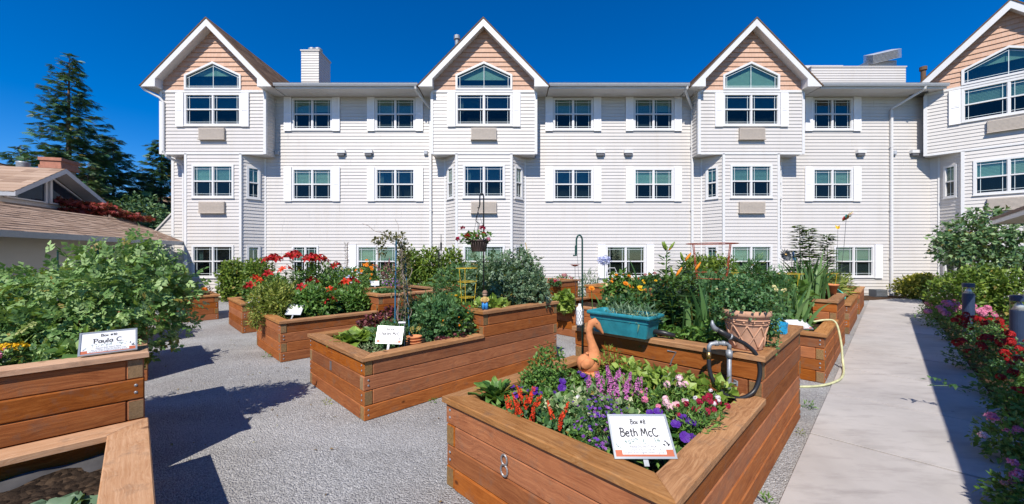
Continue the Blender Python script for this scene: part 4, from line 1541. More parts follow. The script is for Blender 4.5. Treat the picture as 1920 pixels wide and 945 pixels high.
LM = {}
LM['pea'] = leafmat('pea_leaf', (0.085, 0.17, 0.045), (0.175, 0.305, 0.085), (0.36, 0.49, 0.20))
LM['tomato'] = leafmat('tomato_leaf', (0.027, 0.088, 0.03), (0.068, 0.162, 0.054), (0.135, 0.257, 0.101))
LM['yellowgreen'] = leafmat('yellow_green_leaf', (0.07, 0.11, 0.015), (0.17, 0.22, 0.035), (0.34, 0.36, 0.075))
LM['green'] = leafmat('mid_green_leaf', (0.036, 0.102, 0.022), (0.09, 0.192, 0.036), (0.18, 0.312, 0.072))
LM['dark'] = leafmat('dark_green_leaf', (0.02, 0.063, 0.022), (0.045, 0.119, 0.038), (0.105, 0.21, 0.07))
LM['hedge'] = leafmat('hedge_leaf', (0.044, 0.094, 0.015), (0.106, 0.181, 0.025), (0.237, 0.312, 0.05))
LM['lime'] = leafmat('lime_leaf', (0.12, 0.20, 0.03), (0.22, 0.33, 0.05), (0.36, 0.47, 0.11), 0.3)
LM['grey'] = leafmat('grey_green_leaf', (0.06, 0.12, 0.06), (0.13, 0.21, 0.12), (0.27, 0.36, 0.23))
LM['varieg'] = leafmat('cream_edged_leaf', (0.07, 0.15, 0.05), (0.17, 0.27, 0.10), (0.52, 0.54, 0.32))
LM['burgundy'] = leafmat('burgundy_leaf', (0.03, 0.008, 0.012), (0.085, 0.016, 0.022), (0.18, 0.045, 0.05), 0.1)
LM['maple'] = leafmat('red_maple_leaf', (0.10, 0.012, 0.012), (0.22, 0.022, 0.02), (0.36, 0.06, 0.05), 0.15)
LM['conifer'] = leafmat('fir_needles', (0.024, 0.072, 0.038), (0.053, 0.139, 0.062), (0.133, 0.253, 0.109), 0.08)
LM['conifer_light'] = leafmat('pale_fir_needles', (0.026, 0.065, 0.026), (0.065, 0.124, 0.039), (0.156, 0.215, 0.078), 0.1)
LM['tree'] = leafmat('tree_leaf', (0.033, 0.081, 0.033), (0.081, 0.163, 0.057), (0.227, 0.325, 0.146), 0.15)
LM['gold'] = leafmat('gold_shrub_leaf', (0.09, 0.12, 0.015), (0.25, 0.25, 0.03), (0.50, 0.42, 0.07))
LM['blade'] = leafmat('iris_blade', (0.035, 0.10, 0.03), (0.08, 0.17, 0.05), (0.16, 0.27, 0.09), 0.2)
PM = {}
PM['red'] = petalmat('red_petal', (0.22, 0.004, 0.006), (0.55, 0.02, 0.02))
PM['scarlet'] = petalmat('scarlet_petal', (0.50, 0.02, 0.008), (0.80, 0.08, 0.02))
PM['crimson'] = petalmat('crimson_petal', (0.22, 0.005, 0.03), (0.50, 0.02, 0.07))
PM['orange'] = petalmat('orange_petal', (0.70, 0.16, 0.01), (0.88, 0.34, 0.02))
PM['yellow'] = petalmat('yellow_petal', (0.78, 0.42, 0.01), (0.88, 0.62, 0.03))
PM['purple'] = petalmat('purple_petal', (0.055, 0.012, 0.20), (0.15, 0.04, 0.40))
PM['violet'] = petalmat('violet_petal', (0.13, 0.03, 0.22), (0.34, 0.12, 0.45))
PM['magenta'] = petalmat('magenta_petal', (0.36, 0.06, 0.28), (0.68, 0.25, 0.55))
PM['pink'] = petalmat('pink_petal', (0.55, 0.10, 0.22), (0.80, 0.32, 0.45))
PM['palepink'] = petalmat('pale_pink_petal', (0.70, 0.36, 0.42), (0.86, 0.66, 0.68))
PM['white'] = petalmat('white_petal', (0.70, 0.62, 0.66), (0.86, 0.82, 0.84))
PM['cream'] = petalmat('cream_petal', (0.72, 0.64, 0.25), (0.84, 0.80, 0.50))
PM['blue'] = petalmat('pale_blue_petal', (0.28, 0.32, 0.55), (0.55, 0.58, 0.78))
PM['dustpink'] = petalmat('dusty_pink_petal', (0.34, 0.13, 0.14), (0.55, 0.27, 0.26))
PM['centre'] = plain('flower_centre', (0.35, 0.16, 0.02), 0.8)

def flower_mesh(name, build, mats):
    m = MB(); build(m); return m.mesh(name, mats)
def f_daisy(m, k=16, layers=3, cup=0.25):
    for L in range(layers):
        s = 1 - 0.24 * L
        for i in range(k - 2 * L):
            a = 2 * math.pi * (i + 0.5 * L) / (k - 2 * L)
            put(m, T_oval(0.24, 0.03, 0.05 - 0.1 * L), [(0, 0, 0.03 * L)], [(math.cos(a), math.sin(a), cup + 0.3 * L)], [(0, 0, 1)], [s], 0)
    m.lathe([(0.16, 0.05), (0.18, 0.16), (0.08, 0.22)], 7, 1)
def f_pom(m, n=60):
    d = unit(rng.normal(size=(n, 3))); d[:, 2] = np.abs(d[:, 2]) * 1.0 - 0.15
    put(m, T_oval(0.42, 0.12, 0.2), d * 0.55, unit(rng.normal(size=(n, 3))) + d * 0.6, d, rng.uniform(0.4, 0.6, n), 0)
def f_cluster(m, n=26, r=0.85):
    d = unit(rng.normal(size=(n, 3))); d[:, 2] = np.abs(d[:, 2])
    put(m, DISC, d * r * 0.8, unit(np.cross(d, rng.normal(size=(n, 3)))), d, rng.uniform(0.28, 0.36, n), 0)
def f_spike(m, n=70, h=6.0):
    t = rng.random(n) ** 0.9
    a = rng.random(n) * 2 * math.pi
    rr = 0.75 * (1 - 0.75 * t)
    p = np.stack([rr * np.cos(a), rr * np.sin(a), t * h], 1)
    o = np.stack([np.cos(a), np.sin(a), np.full(n, 0.4)], 1)
    put(m, T_disc(4, 0.5, 0.35), p, unit(np.cross(o, rng.normal(size=(n, 3)))), o, rng.uniform(0.32, 0.5, n) * (1 - 0.5 * t), 0)
    m.tube([(0, 0, -3), (0, 0, h * 1.02)], [0.09, 0.05], 5, 1)
def f_trumpet(m):
    put(m, T_disc(5, 0.6, 0.35), [(0, 0, 0.15)], [(1, 0, 0)], [(0, 0, 1)], [1.0], 0)
    put(m, T_disc(5, 0.6, 0.2), [(0, 0, 0.12)], [(0.8, 0.59, 0)], [(0, 0, 1)], [0.95], 0)
    m.lathe([(0.08, -0.7), (0.12, -0.2), (0.25, 0.2)], 6, 0, cap=False)
def f_lily(m):
    for i in range(6):
        a = 2 * math.pi * i / 6 + (0.15 if i % 2 else 0)
        c, s = math.cos(a), math.sin(a)
        w = 0.30 if i % 2 else 0.22
        prof = [(0.05, 0.0, 0.08), (0.35, 0.42, w), (0.75, 0.60, w * 0.95), (1.05, 0.52, w * 0.5), (1.2, 0.40, 0.02)]
        V, Fs = [], []
        for r, z, ww in prof:
            V += [(r*c - ww*s, r*s + ww*c, z), (r*c, r*s, z - 0.06), (r*c + ww*s, r*s - ww*c, z)]
        for k in range(4):
            b = 3 * k
            Fs += [(b, b+1, b+4, b+3), (b+1, b+2, b+5, b+4)]
        m.add(V, Fs, 0, rng.random())
    for i in range(5):
        a = 2 * math.pi * i / 5
        m.tube([(0, 0, 0.1), (0.2*math.cos(a), 0.2*math.sin(a), 0.75)], 0.025, 4, 1, caps=False)
FM = {}
def fm(kind, col, seed=0):
    key = (kind, col, seed)
    if key not in FM:
        fn = dict(daisy=f_daisy, pom=f_pom, cluster=f_cluster, spike=f_spike, trumpet=f_trumpet, lily=f_lily, simple=lambda m: put(m, DISC, [(0, 0, 0)], [(1, 0, 0)], [(0, 0, 1)], [1.0], 0))[kind]
        FM[key] = flower_mesh('blossom', fn, [PM[col], M['stem'] if kind == 'spike' else PM['centre']])
    return FM[key]
def orient(n, twist=None):
    q = Vector(n).normalized().to_track_quat('Z', 'Y').to_matrix().to_4x4()
    return q @ Matrix.Rotation(random.uniform(0, 6.28) if twist is None else twist, 4, 'Z')
def blossom(root, kind, col, loc, n, size, name='blossom'):
    me = fm(kind, col, random.randint(0, 2))
    return link(name, me, root, M=Matrix.Translation(loc) @ orient(n) @ Matrix.Scale(size, 4))

def bush(name, label, cat, X, Y, Z, blobs, n, size, tm, mat, flowers=(), group=None, up=0.35, jit=0.8, nst=14, zmin=-0.02, part='foliage', shell=0.55, droop=0.0, jointed=None):
    root = thing(name, label, cat, (X, Y, Z), 0, group)
    m = MB()
    leafcloud(m, blobs, n, size, tm, up, jit, 0, zmin, shell, droop)
    m.build(part, LM[mat], root)
    if nst:
        m = MB(); stems(m, blobs, nst, 0.004 if max(b[5] for b in blobs) < 0.6 else 0.007)
        m.build('stems', M['stem'], root)
    for fl in flowers:
        kind, col, cnt, sz = fl[:4]
        lift = fl[4] if len(fl) > 4 else 0.02
        p, o = scatter(blobs, cnt * 6, 0.95, 0.0)
        k = np.argsort(-(o[:, 2] + 0.35 * (-o[:, 1]) + 0.4 * rng.random(len(o))))[:cnt]
        if cnt <= 45:
            for i in k:
                blossom(root, kind, col, Vector(p[i]) + Vector(o[i]) * lift, (o[i][0] * 0.7, o[i][1] * 0.7 - 0.25, max(0.35, o[i][2])), random.uniform(*sz))
        else:
            m2 = MB()
            oo = o[k] + np.array([0, -0.2, 0.5])
            put(m2, DISC if kind in ('simple', 'trumpet') else T_disc(6, 0.5, 0.4), p[k] + o[k] * lift, unit(np.cross(oo, rng.normal(size=(cnt, 3)))), oo, rng.uniform(sz[0], sz[1], cnt))
            m2.build('blossoms', PM[col], root)['kind'] = 'stuff'
    return root

def blades(name, label, cat, X, Y, Z, n, h, w, spread, mat='blade', group=None, lean=(0, 0), droop=0.25):
    """sword leaves, each its own part"""
    root = thing(name, label, cat, (X, Y, Z), 0, group)
    for i in range(n):
        m = MB()
        a = random.uniform(0, 2 * math.pi)
        L = h * random.uniform(0.6, 1.05)
        ln = spread * random.uniform(0.1, 1.0)
        bx, by = random.gauss(0, spread * 0.22), random.gauss(0, spread * 0.22)
        tw = random.uniform(0, math.pi)
        V = []
        K = 7
        for k in range(K + 1):
            t = k / K
            out = ln * (t ** 1.6)
            z = L * t - droop * L * (t ** 3) * (ln / max(spread, 0.01))
            c = Vector((bx + math.cos(a) * out + lean[0] * t * t, by + math.sin(a) * out + lean[1] * t * t, z))
            ww = w * (0.75 + 0.5 * t if t < 0.5 else 2.0 * (1 - t)) * 0.5 + 0.001
            d = Vector((math.cos(tw), math.sin(tw), 0))
            V += [tuple(c - d * ww), tuple(c + Vector((-d.y, d.x, 0)) * ww * 0.25), tuple(c + d * ww)]
        fs = []
        for k in range(K):
            b = 3 * k
            fs += [(b, b+1, b+4, b+3), (b+1, b+2, b+5, b+4)]
        m.add(V, fs, 0, random.random())
        m.build('leaf', LM[mat], root, smooth=True)
    return root

def rosette(name, label, cat, X, Y, Z, n, L, w, mat, ruffle=0.05, rise=(20, 80), seed=1, group=None):
    """a head of broad leaves, each its own part"""
    root = thing(name, label, cat, (X, Y, Z), 0, group)
    for i in range(n):
        t = i / n
        a = i * 2.399
        el = R(rise[0] + (rise[1] - rise[0]) * (1 - t) * random.uniform(0.85, 1.1))
        l = L * (0.55 + 0.5 * t) * random.uniform(0.85, 1.1)
        m = MB()
        K, J = 6, 4
        V = []
        for k in range(K + 1):
            s = k / K
            e = el - s * R(38)
            ww = w * l * math.sin(math.pi * min(1, 0.10 + 0.9 * s) ** 0.75) * 0.9 + 0.004
            y = l * s * math.cos(el - s * R(15))
            z = l * s * math.sin(el - s * R(25))
            for j in range(J + 1):
                q = j / J * 2 - 1
                V.append((q * ww, y, z + abs(q) ** 2 * ww * 0.45 + ruffle * l * math.sin(9 * s + 3 * q + i) * abs(q)))
        fs = [(k*(J+1)+j, k*(J+1)+j+1, (k+1)*(J+1)+j+1, (k+1)*(J+1)+j) for k in range(K) for j in range(J)]
        m.add(V, fs, 0, random.random())
        m.build('leaf', LM[mat], root, rot=(0, 0, a), smooth=True)
    return root

def conifer(label, X, Y, H, Rad, nb, mat='conifer', z0=0.06, frond=0.8, dens=26, name='conifer_tree'):
    root = thing(name, label, 'tree', (X, Y, 0), random.uniform(0, 6), 'conifers behind the tan roof')
    m = MB()
    m.tube([(0, 0, -0.2), (0.05, 0, H*0.4), (0, 0.04, H*0.75), (0, 0, H)], [H*0.018, H*0.012, H*0.006, 0.01], 8)
    m.build('trunk', M['bark'], root, smooth=True)
    m = MB(); br = MB()
    P, A, N, S = [], [], [], []
    for i in range(nb):
        t = z0 + (1 - z0) * (i + rng.random()) / nb
        z = H * t
        a = rng.random() * 2 * math.pi
        l = Rad * ((1 - t) ** 0.75) * rng.uniform(0.55, 1.1) + 0.25
        dr = 0.10 + 0.30 * (1 - t)
        pts = []
        for k in range(6):
            s = k / 5
            pts.append(np.array([math.cos(a) * l * s, math.sin(a) * l * s, z + l * (0.12 * s - dr * s + 0.22 * s ** 3)]))
        br.tube([tuple(p) for p in pts], [0.05 * (1 - t) + 0.015] + [0.02] * 4 + [0.006], 4, caps=False)
        nf = max(4, int(dens * l / Rad))
        s = 0.15 + 0.85 * rng.random(nf)
        seg = np.minimum((s * 5).astype(int), 4)
        fr = s * 5 - seg
        pa = np.array(pts)
        pp = pa[seg] * (1 - fr[:, None]) + pa[seg + 1] * fr[:, None]
        side = rng.choice([-1, 1], nf) * rng.uniform(0.3, 1.2, nf)
        ax = np.stack([np.cos(a + side), np.sin(a + side), rng.uniform(-0.55, 0.15, nf)], 1)
        P.append(pp); A.append(ax); N.append(np.tile([0, 0, 1.0], (nf, 1)) + rng.normal(size=(nf, 3)) * 0.35); S.append(frond * rng.uniform(0.6, 1.15, nf) * (0.55 + 0.45 * (1 - t)))
    put(m, FROND, np.concatenate(P), np.concatenate(A), np.concatenate(N), np.concatenate(S))
    m.build('crown', LM[mat], root)
    br.build('branches', M['bark'], root)
    return root

def broadleaf(name, label, X, Y, blobs, n, size, tm, mat, trunk, group=None, tr=0.06, cat='tree', flowers=()):
    root = thing(name, label, cat, (X, Y, 0), 0, group)
    m = MB()
    for (top, r) in trunk:
        m.tube([(0, 0, -0.05), (top[0]*0.25, top[1]*0.25, top[2]*0.5), top], [r, r*0.7, r*0.35], 8)
    for b in blobs:
        for k in range(4):
            d = rng.normal(size=3) * 0.45
            e = (b[0] + d[0]*b[3], b[1] + d[1]*b[4], b[2] + d[2]*b[5])
            s = trunk[0][0]
            m.tube([(s[0]*0.7, s[1]*0.7, s[2]*0.8), ((s[0]+e[0])/2, (s[1]+e[1])/2, (s[2]*0.9+e[2])/2), e], [tr*0.4, tr*0.25, tr*0.1], 5, caps=False)
    m.build('trunk', M['bark'], root, smooth=True)
    m = MB(); leafcloud(m, blobs, n, size, tm, 0.1, 0.9, droop=0.2)
    m.build('crown', LM[mat], root)
    return root
# ================================================================== TREES AND SHRUBS BEHIND
c = at(130, 400, 30)
conifer('tallest dark conifer standing behind the stone chimney', c.x, 30, at(130, 104, 30).z, 4.5, 300, z0=0.10, frond=1.0, dens=34)
c = at(212, 400, 34)
conifer('dense dark conifer directly right of the tallest one', c.x, 34, at(212, 258, 34).z, 4.8, 270, frond=1.2, dens=40, z0=0.02)
c = at(302, 400, 38)
conifer('dark conifer rising beside the corner of the white building', c.x, 38, at(302, 262, 38).z, 4.6, 270, frond=1.2, dens=40, z0=0.02)
c = at(38, 400, 36)
conifer('small conifer left of the stone chimney', c.x, 36, at(38, 272, 36).z, 3.8, 170, frond=1.1, dens=34, z0=0.02)
c = at(165, 400, 26)
conifer('pale green conifer low behind the house chimney', c.x, 26, at(165, 306, 26).z, 3.2, 190, 'conifer_light', frond=0.9, dens=34, z0=0.02)
c = at(262, 400, 30)
broadleaf('leafy_tree', 'rounded olive green tree between conifers and white building', c.x, 30, [(0, 0, 4.2, 2.0, 2.0, 2.2), (1.4, 0.4, 3.4, 1.7, 1.6, 1.8), (-1.4, 0, 3.6, 1.4, 1.4, 1.6)], 3600, (0.2, 0.4), OVAL, 'tree', [((0, 0, 4.4), 0.22)], tr=0.2)

# red maple in front of the dormer
mroot = thing('maple_tree', 'red leaved Japanese maple spreading over the tan roof', 'tree', (-14.3, 13.2, 0), 0)
m = MB()
m.tube([(0, 0, 0), (0.1, 0.1, 1.6), (0.0, 0.2, 2.8)], [0.09, 0.07, 0.05], 8)
layers = []
for px, py, Y, w in ((115, 377, 12.9, 0.4), (150, 383, 13.0, 0.5), (185, 387, 13.2, 0.5), (135, 396, 13.0, 0.5), (165, 400, 13.2, 0.5), (205, 396, 13.4, 0.45), (235, 403, 13.8, 0.45), (262, 410, 14.2, 0.4), (48, 387, 12.2, 0.28)):
    q = at(px, py, Y)
    layers.append((q.x + 14.3, q.y - 13.2, q.z, w, w * 0.8, 0.06))
    m.tube([(0, 0.2, 2.6), ((q.x + 14.3) * 0.5, (q.y - 13.2) * 0.5, q.z - 0.25), (q.x + 14.3, q.y - 13.2, q.z - 0.04)], [0.035, 0.02, 0.008], 5, caps=False)
m.build('trunk', M['bark'], mroot, smooth=True)
m = MB(); leafcloud(m, layers, 1700, (0.09, 0.16), PALM, -0.1, 1.0)
m.build('crown', LM['maple'], mroot)

# clipped hedge bushes along the wall
def hedge(label, px0, px1, pytop, Y, n=2600, mat='hedge', depth=0.5, size=(0.08, 0.15)):
    a, b = at(px0, pytop, Y), at(px1, pytop, Y)
    w = (b.x - a.x) / 2
    h = a.z
    bl = []
    n = int(n * 2.6)
    k = max(2, int(w * 2 / 0.55))
    for i in range(k):
        x = -w + 0.3 + (2 * w - 0.6) * i / max(1, k - 1)
        bl += [(x, 0, h * 0.62, 0.42, depth, h * 0.37), (x + random.uniform(-.1, .1), 0, h * 0.3, 0.44, depth * 1.05, h * 0.32)]
    return bush('hedge_bush', label, 'bush', (a.x + b.x) / 2, Y, 0.03, bl, n, size, OVAL, mat, nst=10, group='bushes along the white wall', up=0.5)
hedge('rounded green bush under the first bay behind the lilies', 424, 498, 489, 13.4)
hedge('clipped bright hedge bush under the middle bay', 752, 862, 468, 13.3, 3800)
hedge('clipped hedge bush behind the red wire cage', 1286, 1374, 481, 13.3, 2800)
hedge('dark hedge bush left of the middle hedge behind marigolds', 612, 700, 505, 13.4, 2200, 'dark')
hedge('low dark bush between the middle bay and the peas', 866, 985, 497, 13.4, 2600, 'dark')
p = at(1703, 555, 14.3)
bush('golden_bush', 'small golden green rounded bush at the end of the walk', 'bush', p.x, 14.0, 0.02, [(0, 0, 0.42, 0.72, 0.55, 0.42), (0.1, -0.1, 0.62, 0.5, 0.4, 0.3)], 4200, (0.07, 0.13), OVAL, 'gold', nst=12)
# right hand tree and hedge
p = at(1796, 540, 11.6)
broadleaf('dogwood_tree', 'small grey green leafy tree in front of the angled wing', p.x + 0.1, 11.6,
          [(0.2, 0.1, 2.35, 0.6, 0.6, 0.45), (1.1, 0.2, 2.05, 0.65, 0.7, 0.5), (-0.3, 0, 1.7, 0.5, 0.5, 0.32), (0.6, 0, 1.45, 0.8, 0.7, 0.3), (1.6, 0, 2.4, 0.6, 0.6, 0.4), (0.85, 0.1, 2.85, 0.45, 0.45, 0.28), (0.0, 0, 2.0, 0.7, 0.5, 0.25), (1.4, 0, 1.6, 0.6, 0.6, 0.35), (-0.55, 0, 2.1, 0.3, 0.3, 0.16)], 3300, (0.10, 0.19), OVAL, 'tree',
          [((0.1, 0.1, 1.9), 0.06), ((0.5, 0, 1.8), 0.05)], tr=0.07)
p = at(1880, 560, 8.6)
bush('laurel_hedge', 'bright green clipped hedge behind the bollard lights', 'hedge', p.x, 8.9, 0.02, [(-0.3, 0.2, 0.62, 0.75, 0.5, 0.62), (0.6, -0.3, 0.6, 0.8, 0.6, 0.66), (1.3, -0.8, 0.6, 0.8, 0.6, 0.66), (0.1, 0.1, 0.95, 0.5, 0.4, 0.38)], 8000, (0.07, 0.13), OVAL, 'hedge', nst=14, up=0.7)

# ================================================================== ROSES AND BEDDING ALONG THE WALK
def rose(label, u, v, r, h, flowers, n=1300, mat='dark', sz=(0.03, 0.06)):
    x, y = UV(u, v)
    h *= 0.85
    bl = [(0, 0, h * 0.45, r, r, h * 0.5), (r * 0.45, -r * 0.3, h * 0.4, r * 0.75, r * 0.75, h * 0.45), (-r * 0.4, r * 0.3, h * 0.35, r * 0.75, r * 0.7, h * 0.42)]
    return bush('rose_bush', label, 'rose bush', x, y, 0.02, bl, n, sz, OVAL, mat, flowers, 'rose bushes along the walk', nst=18, up=0.4)
rose('pink and white rose bush nearest the bottom of the walk', 4.8, -0.82, 0.30, 0.46, [('pom', 'pink', 12, (0.03, 0.048)), ('pom', 'palepink', 12, (0.028, 0.042))], 1700, 'green')
rose('low pink rose bush cut by the lower right corner', 3.85, -0.66, 0.20, 0.34, [('pom', 'pink', 10, (0.025, 0.038)), ('pom', 'dustpink', 8, (0.018, 0.026))], 1200, 'green')
rose('red flowered bush just above the pink roses', 5.9, -1.02, 0.30, 0.46, [('cluster', 'red', 14, (0.035, 0.055))], 1800, 'green')
rose('dark bush with a few red blooms before the near bollard', 6.85, -1.05, 0.32, 0.5, [('cluster', 'red', 16, (0.04, 0.06))], 1700, 'green')
rose('red flowered bush spilling over the walk mid way', 8.2, -1.05, 0.42, 0.6, [('cluster', 'red', 34, (0.045, 0.075))], 1800)
rose('tall dark rose bush between the two bollards', 9.4, -1.5, 0.5, 0.85, [('cluster', 'red', 10, (0.04, 0.06))], 2000, 'green')
rose('red flowered bush in front of the far bollard', 10.8, -1.1, 0.42, 0.6, [('cluster', 'red', 28, (0.05, 0.08))], 1700)
rose('pink flowered bush beyond the far bollard', 12.8, -1.02, 0.5, 0.66, [('cluster', 'pink', 36, (0.06, 0.09))], 1900, 'green')
rose('last pink flowered bush before the golden bush', 14.5, -1.1, 0.5, 0.6, [('cluster', 'pink', 18, (0.06, 0.09)), ('cluster', 'palepink', 10, (0.05, 0.08))], 1700, 'green')
rose('leafy bush with small orange hips behind the roses', 7.6, -1.9, 0.55, 0.8, [('cluster', 'scarlet', 12, (0.03, 0.05))], 2200, 'green')
# trailing sprig that reaches over the slabs
x, y = UV(5.95, -0.62)
sp = thing('rose_sprig', 'thin leafy rose sprig reaching over the shaded slabs', 'rose sprig', (x, y, 0.02))
m = MB(); pts = [Vector((0.25, -0.15, 0.1)), Vector((0.05, 0.0, 0.22)), Vector((-0.14, 0.06, 0.26)), Vector((-0.34, 0.14, 0.24))]
m.tube(pts, [0.006, 0.005, 0.004, 0.002], 5); m.build('stem', M['stem'], sp)
m = MB()
q = np.array([tuple(pts[0].lerp(pts[3], t)) for t in np.linspace(0.1, 1, 40)]) + rng.normal(size=(40, 3)) * 0.03 + np.array([0, 0, 0.06])
put(m, OVAL, q, rng.normal(size=(40, 3)) + np.array([-0.6, 0.2, 0]), np.tile([0, 0, 1.0], (40, 1)) + rng.normal(size=(40, 3)) * 0.3, rng.uniform(0.04, 0.07, 40))
m.build('leaves', LM['dark'], sp)

# ================================================================== PEA VINE (left) and its bed
ZT = 0.80
bl = [(0.35, 0.1, 0.48, 0.42, 0.4, 0.40), (0.58, 0.15, 0.60, 0.24, 0.25, 0.30), (0.0, 0, 0.40, 0.48, 0.42, 0.32), (-0.45, -0.1, 0.34, 0.45, 0.4, 0.30), (0.5, 0.15, 0.2, 0.30, 0.3, 0.28), (0.05, -0.2, 0.2, 0.5, 0.3, 0.25), (0.50, 0.15, 0.86, 0.12, 0.12, 0.12), (-0.9, -0.3, 0.28, 0.5, 0.4, 0.28), (0.74, 0.25, 0.45, 0.14, 0.14, 0.28), (0.2, 0.1, 0.78, 0.14, 0.12, 0.12)]
px_, py_ = UV(-0.42, 4.66)
pv = bush('pea_vine', 'huge sprawling pale green pea vine above the Paula sign', 'vegetable plant', px_, py_, ZT, bl, 3600, (0.06, 0.13), COMP, 'pea', nst=40, up=0.2, jit=1.1, zmin=-0.15)
m = MB()
p, o = scatter(bl, 130, 0.98, 0.0)
sel = o[:, 1] < 0.2
p, o = p[sel][:46], o[sel][:46]
put(m, T_oval(0.17, 0.08, 0.05), p + o * 0.03, np.array([0, 0, -1.0]) + rng.normal(size=(len(p), 3)) * 0.25, o, rng.uniform(0.06, 0.1, len(p)))
m.build('pods', LM['lime'], pv)['kind'] = 'stuff'
for k in range(6):
    i = random.randrange(len(p))
    blossom(pv, 'simple', 'white', Vector(p[i]) + Vector(o[i]) * 0.05, o[i], 0.022)
m = MB()
for s in ((-0.5, -0.2), (0.3, 0.0), (0.1, 0.3), (-0.2, 0.15)):
    m.tube([(s[0], s[1], -0.05), (s[0], s[1], 0.85)], 0.006, 6)
m.build('stake', M['green_metal'], pv)
x, y = UV(-0.60, 4.12)
bush('marigold_plant', 'yellow marigolds at the left edge below the pea vine', 'flowers', x, y, ZT, [(0, 0, 0.08, 0.26, 0.2, 0.10), (-0.25, -0.2, 0.08, 0.2, 0.2, 0.10)], 420, (0.03, 0.06), COMP, 'dark', [('pom', 'yellow', 18, (0.035, 0.05)), ('pom', 'pink', 5, (0.03, 0.04))], nst=10)
x, y = UV(-0.24, 4.06)
bush('pea_seedling', 'young pea plant beside the Paula sign', 'vegetable plant', x - 0.1, y - 0.02, ZT, [(0, 0, 0.08, 0.2, 0.12, 0.10)], 130, (0.07, 0.12), ROUND, 'pea', nst=8)
x, y = UV(-0.05, 4.0)
bush('rust_plant', 'small rusty orange plant beside the Paula sign', 'flowers', x - 0.12, y, ZT, [(0, 0, 0.04, 0.10, 0.08, 0.06)], 120, (0.02, 0.04), OVAL, 'dark', [('cluster', 'orange', 4, (0.015, 0.02))], nst=0)
# beds further left, seen past the vine
x, y = UV(-0.4, 7.4)
bush('bean_plant', 'leafy bean plants in the bed behind the pea vine', 'vegetable plant', x, y, ZT, [(0, 0, 0.25, 0.6, 0.5, 0.3), (-0.6, -0.5, 0.25, 0.5, 0.5, 0.3)], 1400, (0.07, 0.13), ROUND, 'green')
x, y = UV(-0.9, 4.7)
bush('squash_plant', 'broad leaved plant filling the left end of the pea bed', 'vegetable plant', x - 0.25, y - 0.3, ZT, [(0, 0, 0.3, 0.5, 0.4, 0.3), (-0.5, -0.5, 0.35, 0.5, 0.4, 0.3)], 900, (0.08, 0.15), COMP, 'pea')
x, y = UV(-0.5, 10.1)
bush('chard_plant', 'dark leafy plants in the second bed behind the vine', 'vegetable plant', x, y, ZT, [(0, 0, 0.3, 0.55, 0.5, 0.35)], 1200, (0.07, 0.13), OVAL, 'dark')
x, y = UV(0.6, 12.7)
bush('pepper_plant', 'glossy pepper bushes in the low bed by the gravel turn', 'vegetable plant', x, y, 0.5, [(0, 0, 0.35, 0.5, 0.4, 0.4), (-0.75, -0.5, 0.42, 0.55, 0.5, 0.5), (-1.3, -1.1, 0.4, 0.5, 0.5, 0.45)], 2400, (0.08, 0.15), OVAL, 'dark', nst=24)
x, y = UV(1.3, 12.55)
bush('snapdragon_plant', 'orange snapdragon beside the gas meter', 'flowers', x, y, 0.5, [(0, 0, 0.16, 0.12, 0.12, 0.18)], 220, (0.04, 0.08), LANCE, 'burgundy', [('cluster', 'orange', 5, (0.04, 0.06))])
# near left corner bed
x, y = UV(-0.30, 2.95)
rosette('squash_leaves', 'broad pale squash leaves at the lower left corner', 'vegetable plant', x, y, 0.27, 13, 0.25, 0.45, 'grey', 0.08, (15, 60))
m = MB()
NX, NZ = 60, 6
lnr = []
for k in range(NX + 1):
    for j in range(NZ + 1):
        s_, t_ = k / NX, j / NZ
        w_ = 0.012 * math.sin(19 * s_ + 3 * t_) + 0.008 * math.sin(47 * s_ - 5 * t_) + random.gauss(0, 0.002)
        lnr.append((*UV(-1.1 + 1.1 * s_, 3.515 - 0.14 * t_ ** 1.6 + w_ * (0.2 + t_)), 0.345 - 0.065 * t_ + 0.008 * math.sin(23 * s_)))
m.add(lnr, [(k*(NZ+1)+j, (k+1)*(NZ+1)+j, (k+1)*(NZ+1)+j+1, k*(NZ+1)+j+1) for k in range(NX) for j in range(NZ)])
tag(m.build('garden_fabric', M['liner'], smooth=True), 'black liner cloth inside the low pale bed', 'cloth')

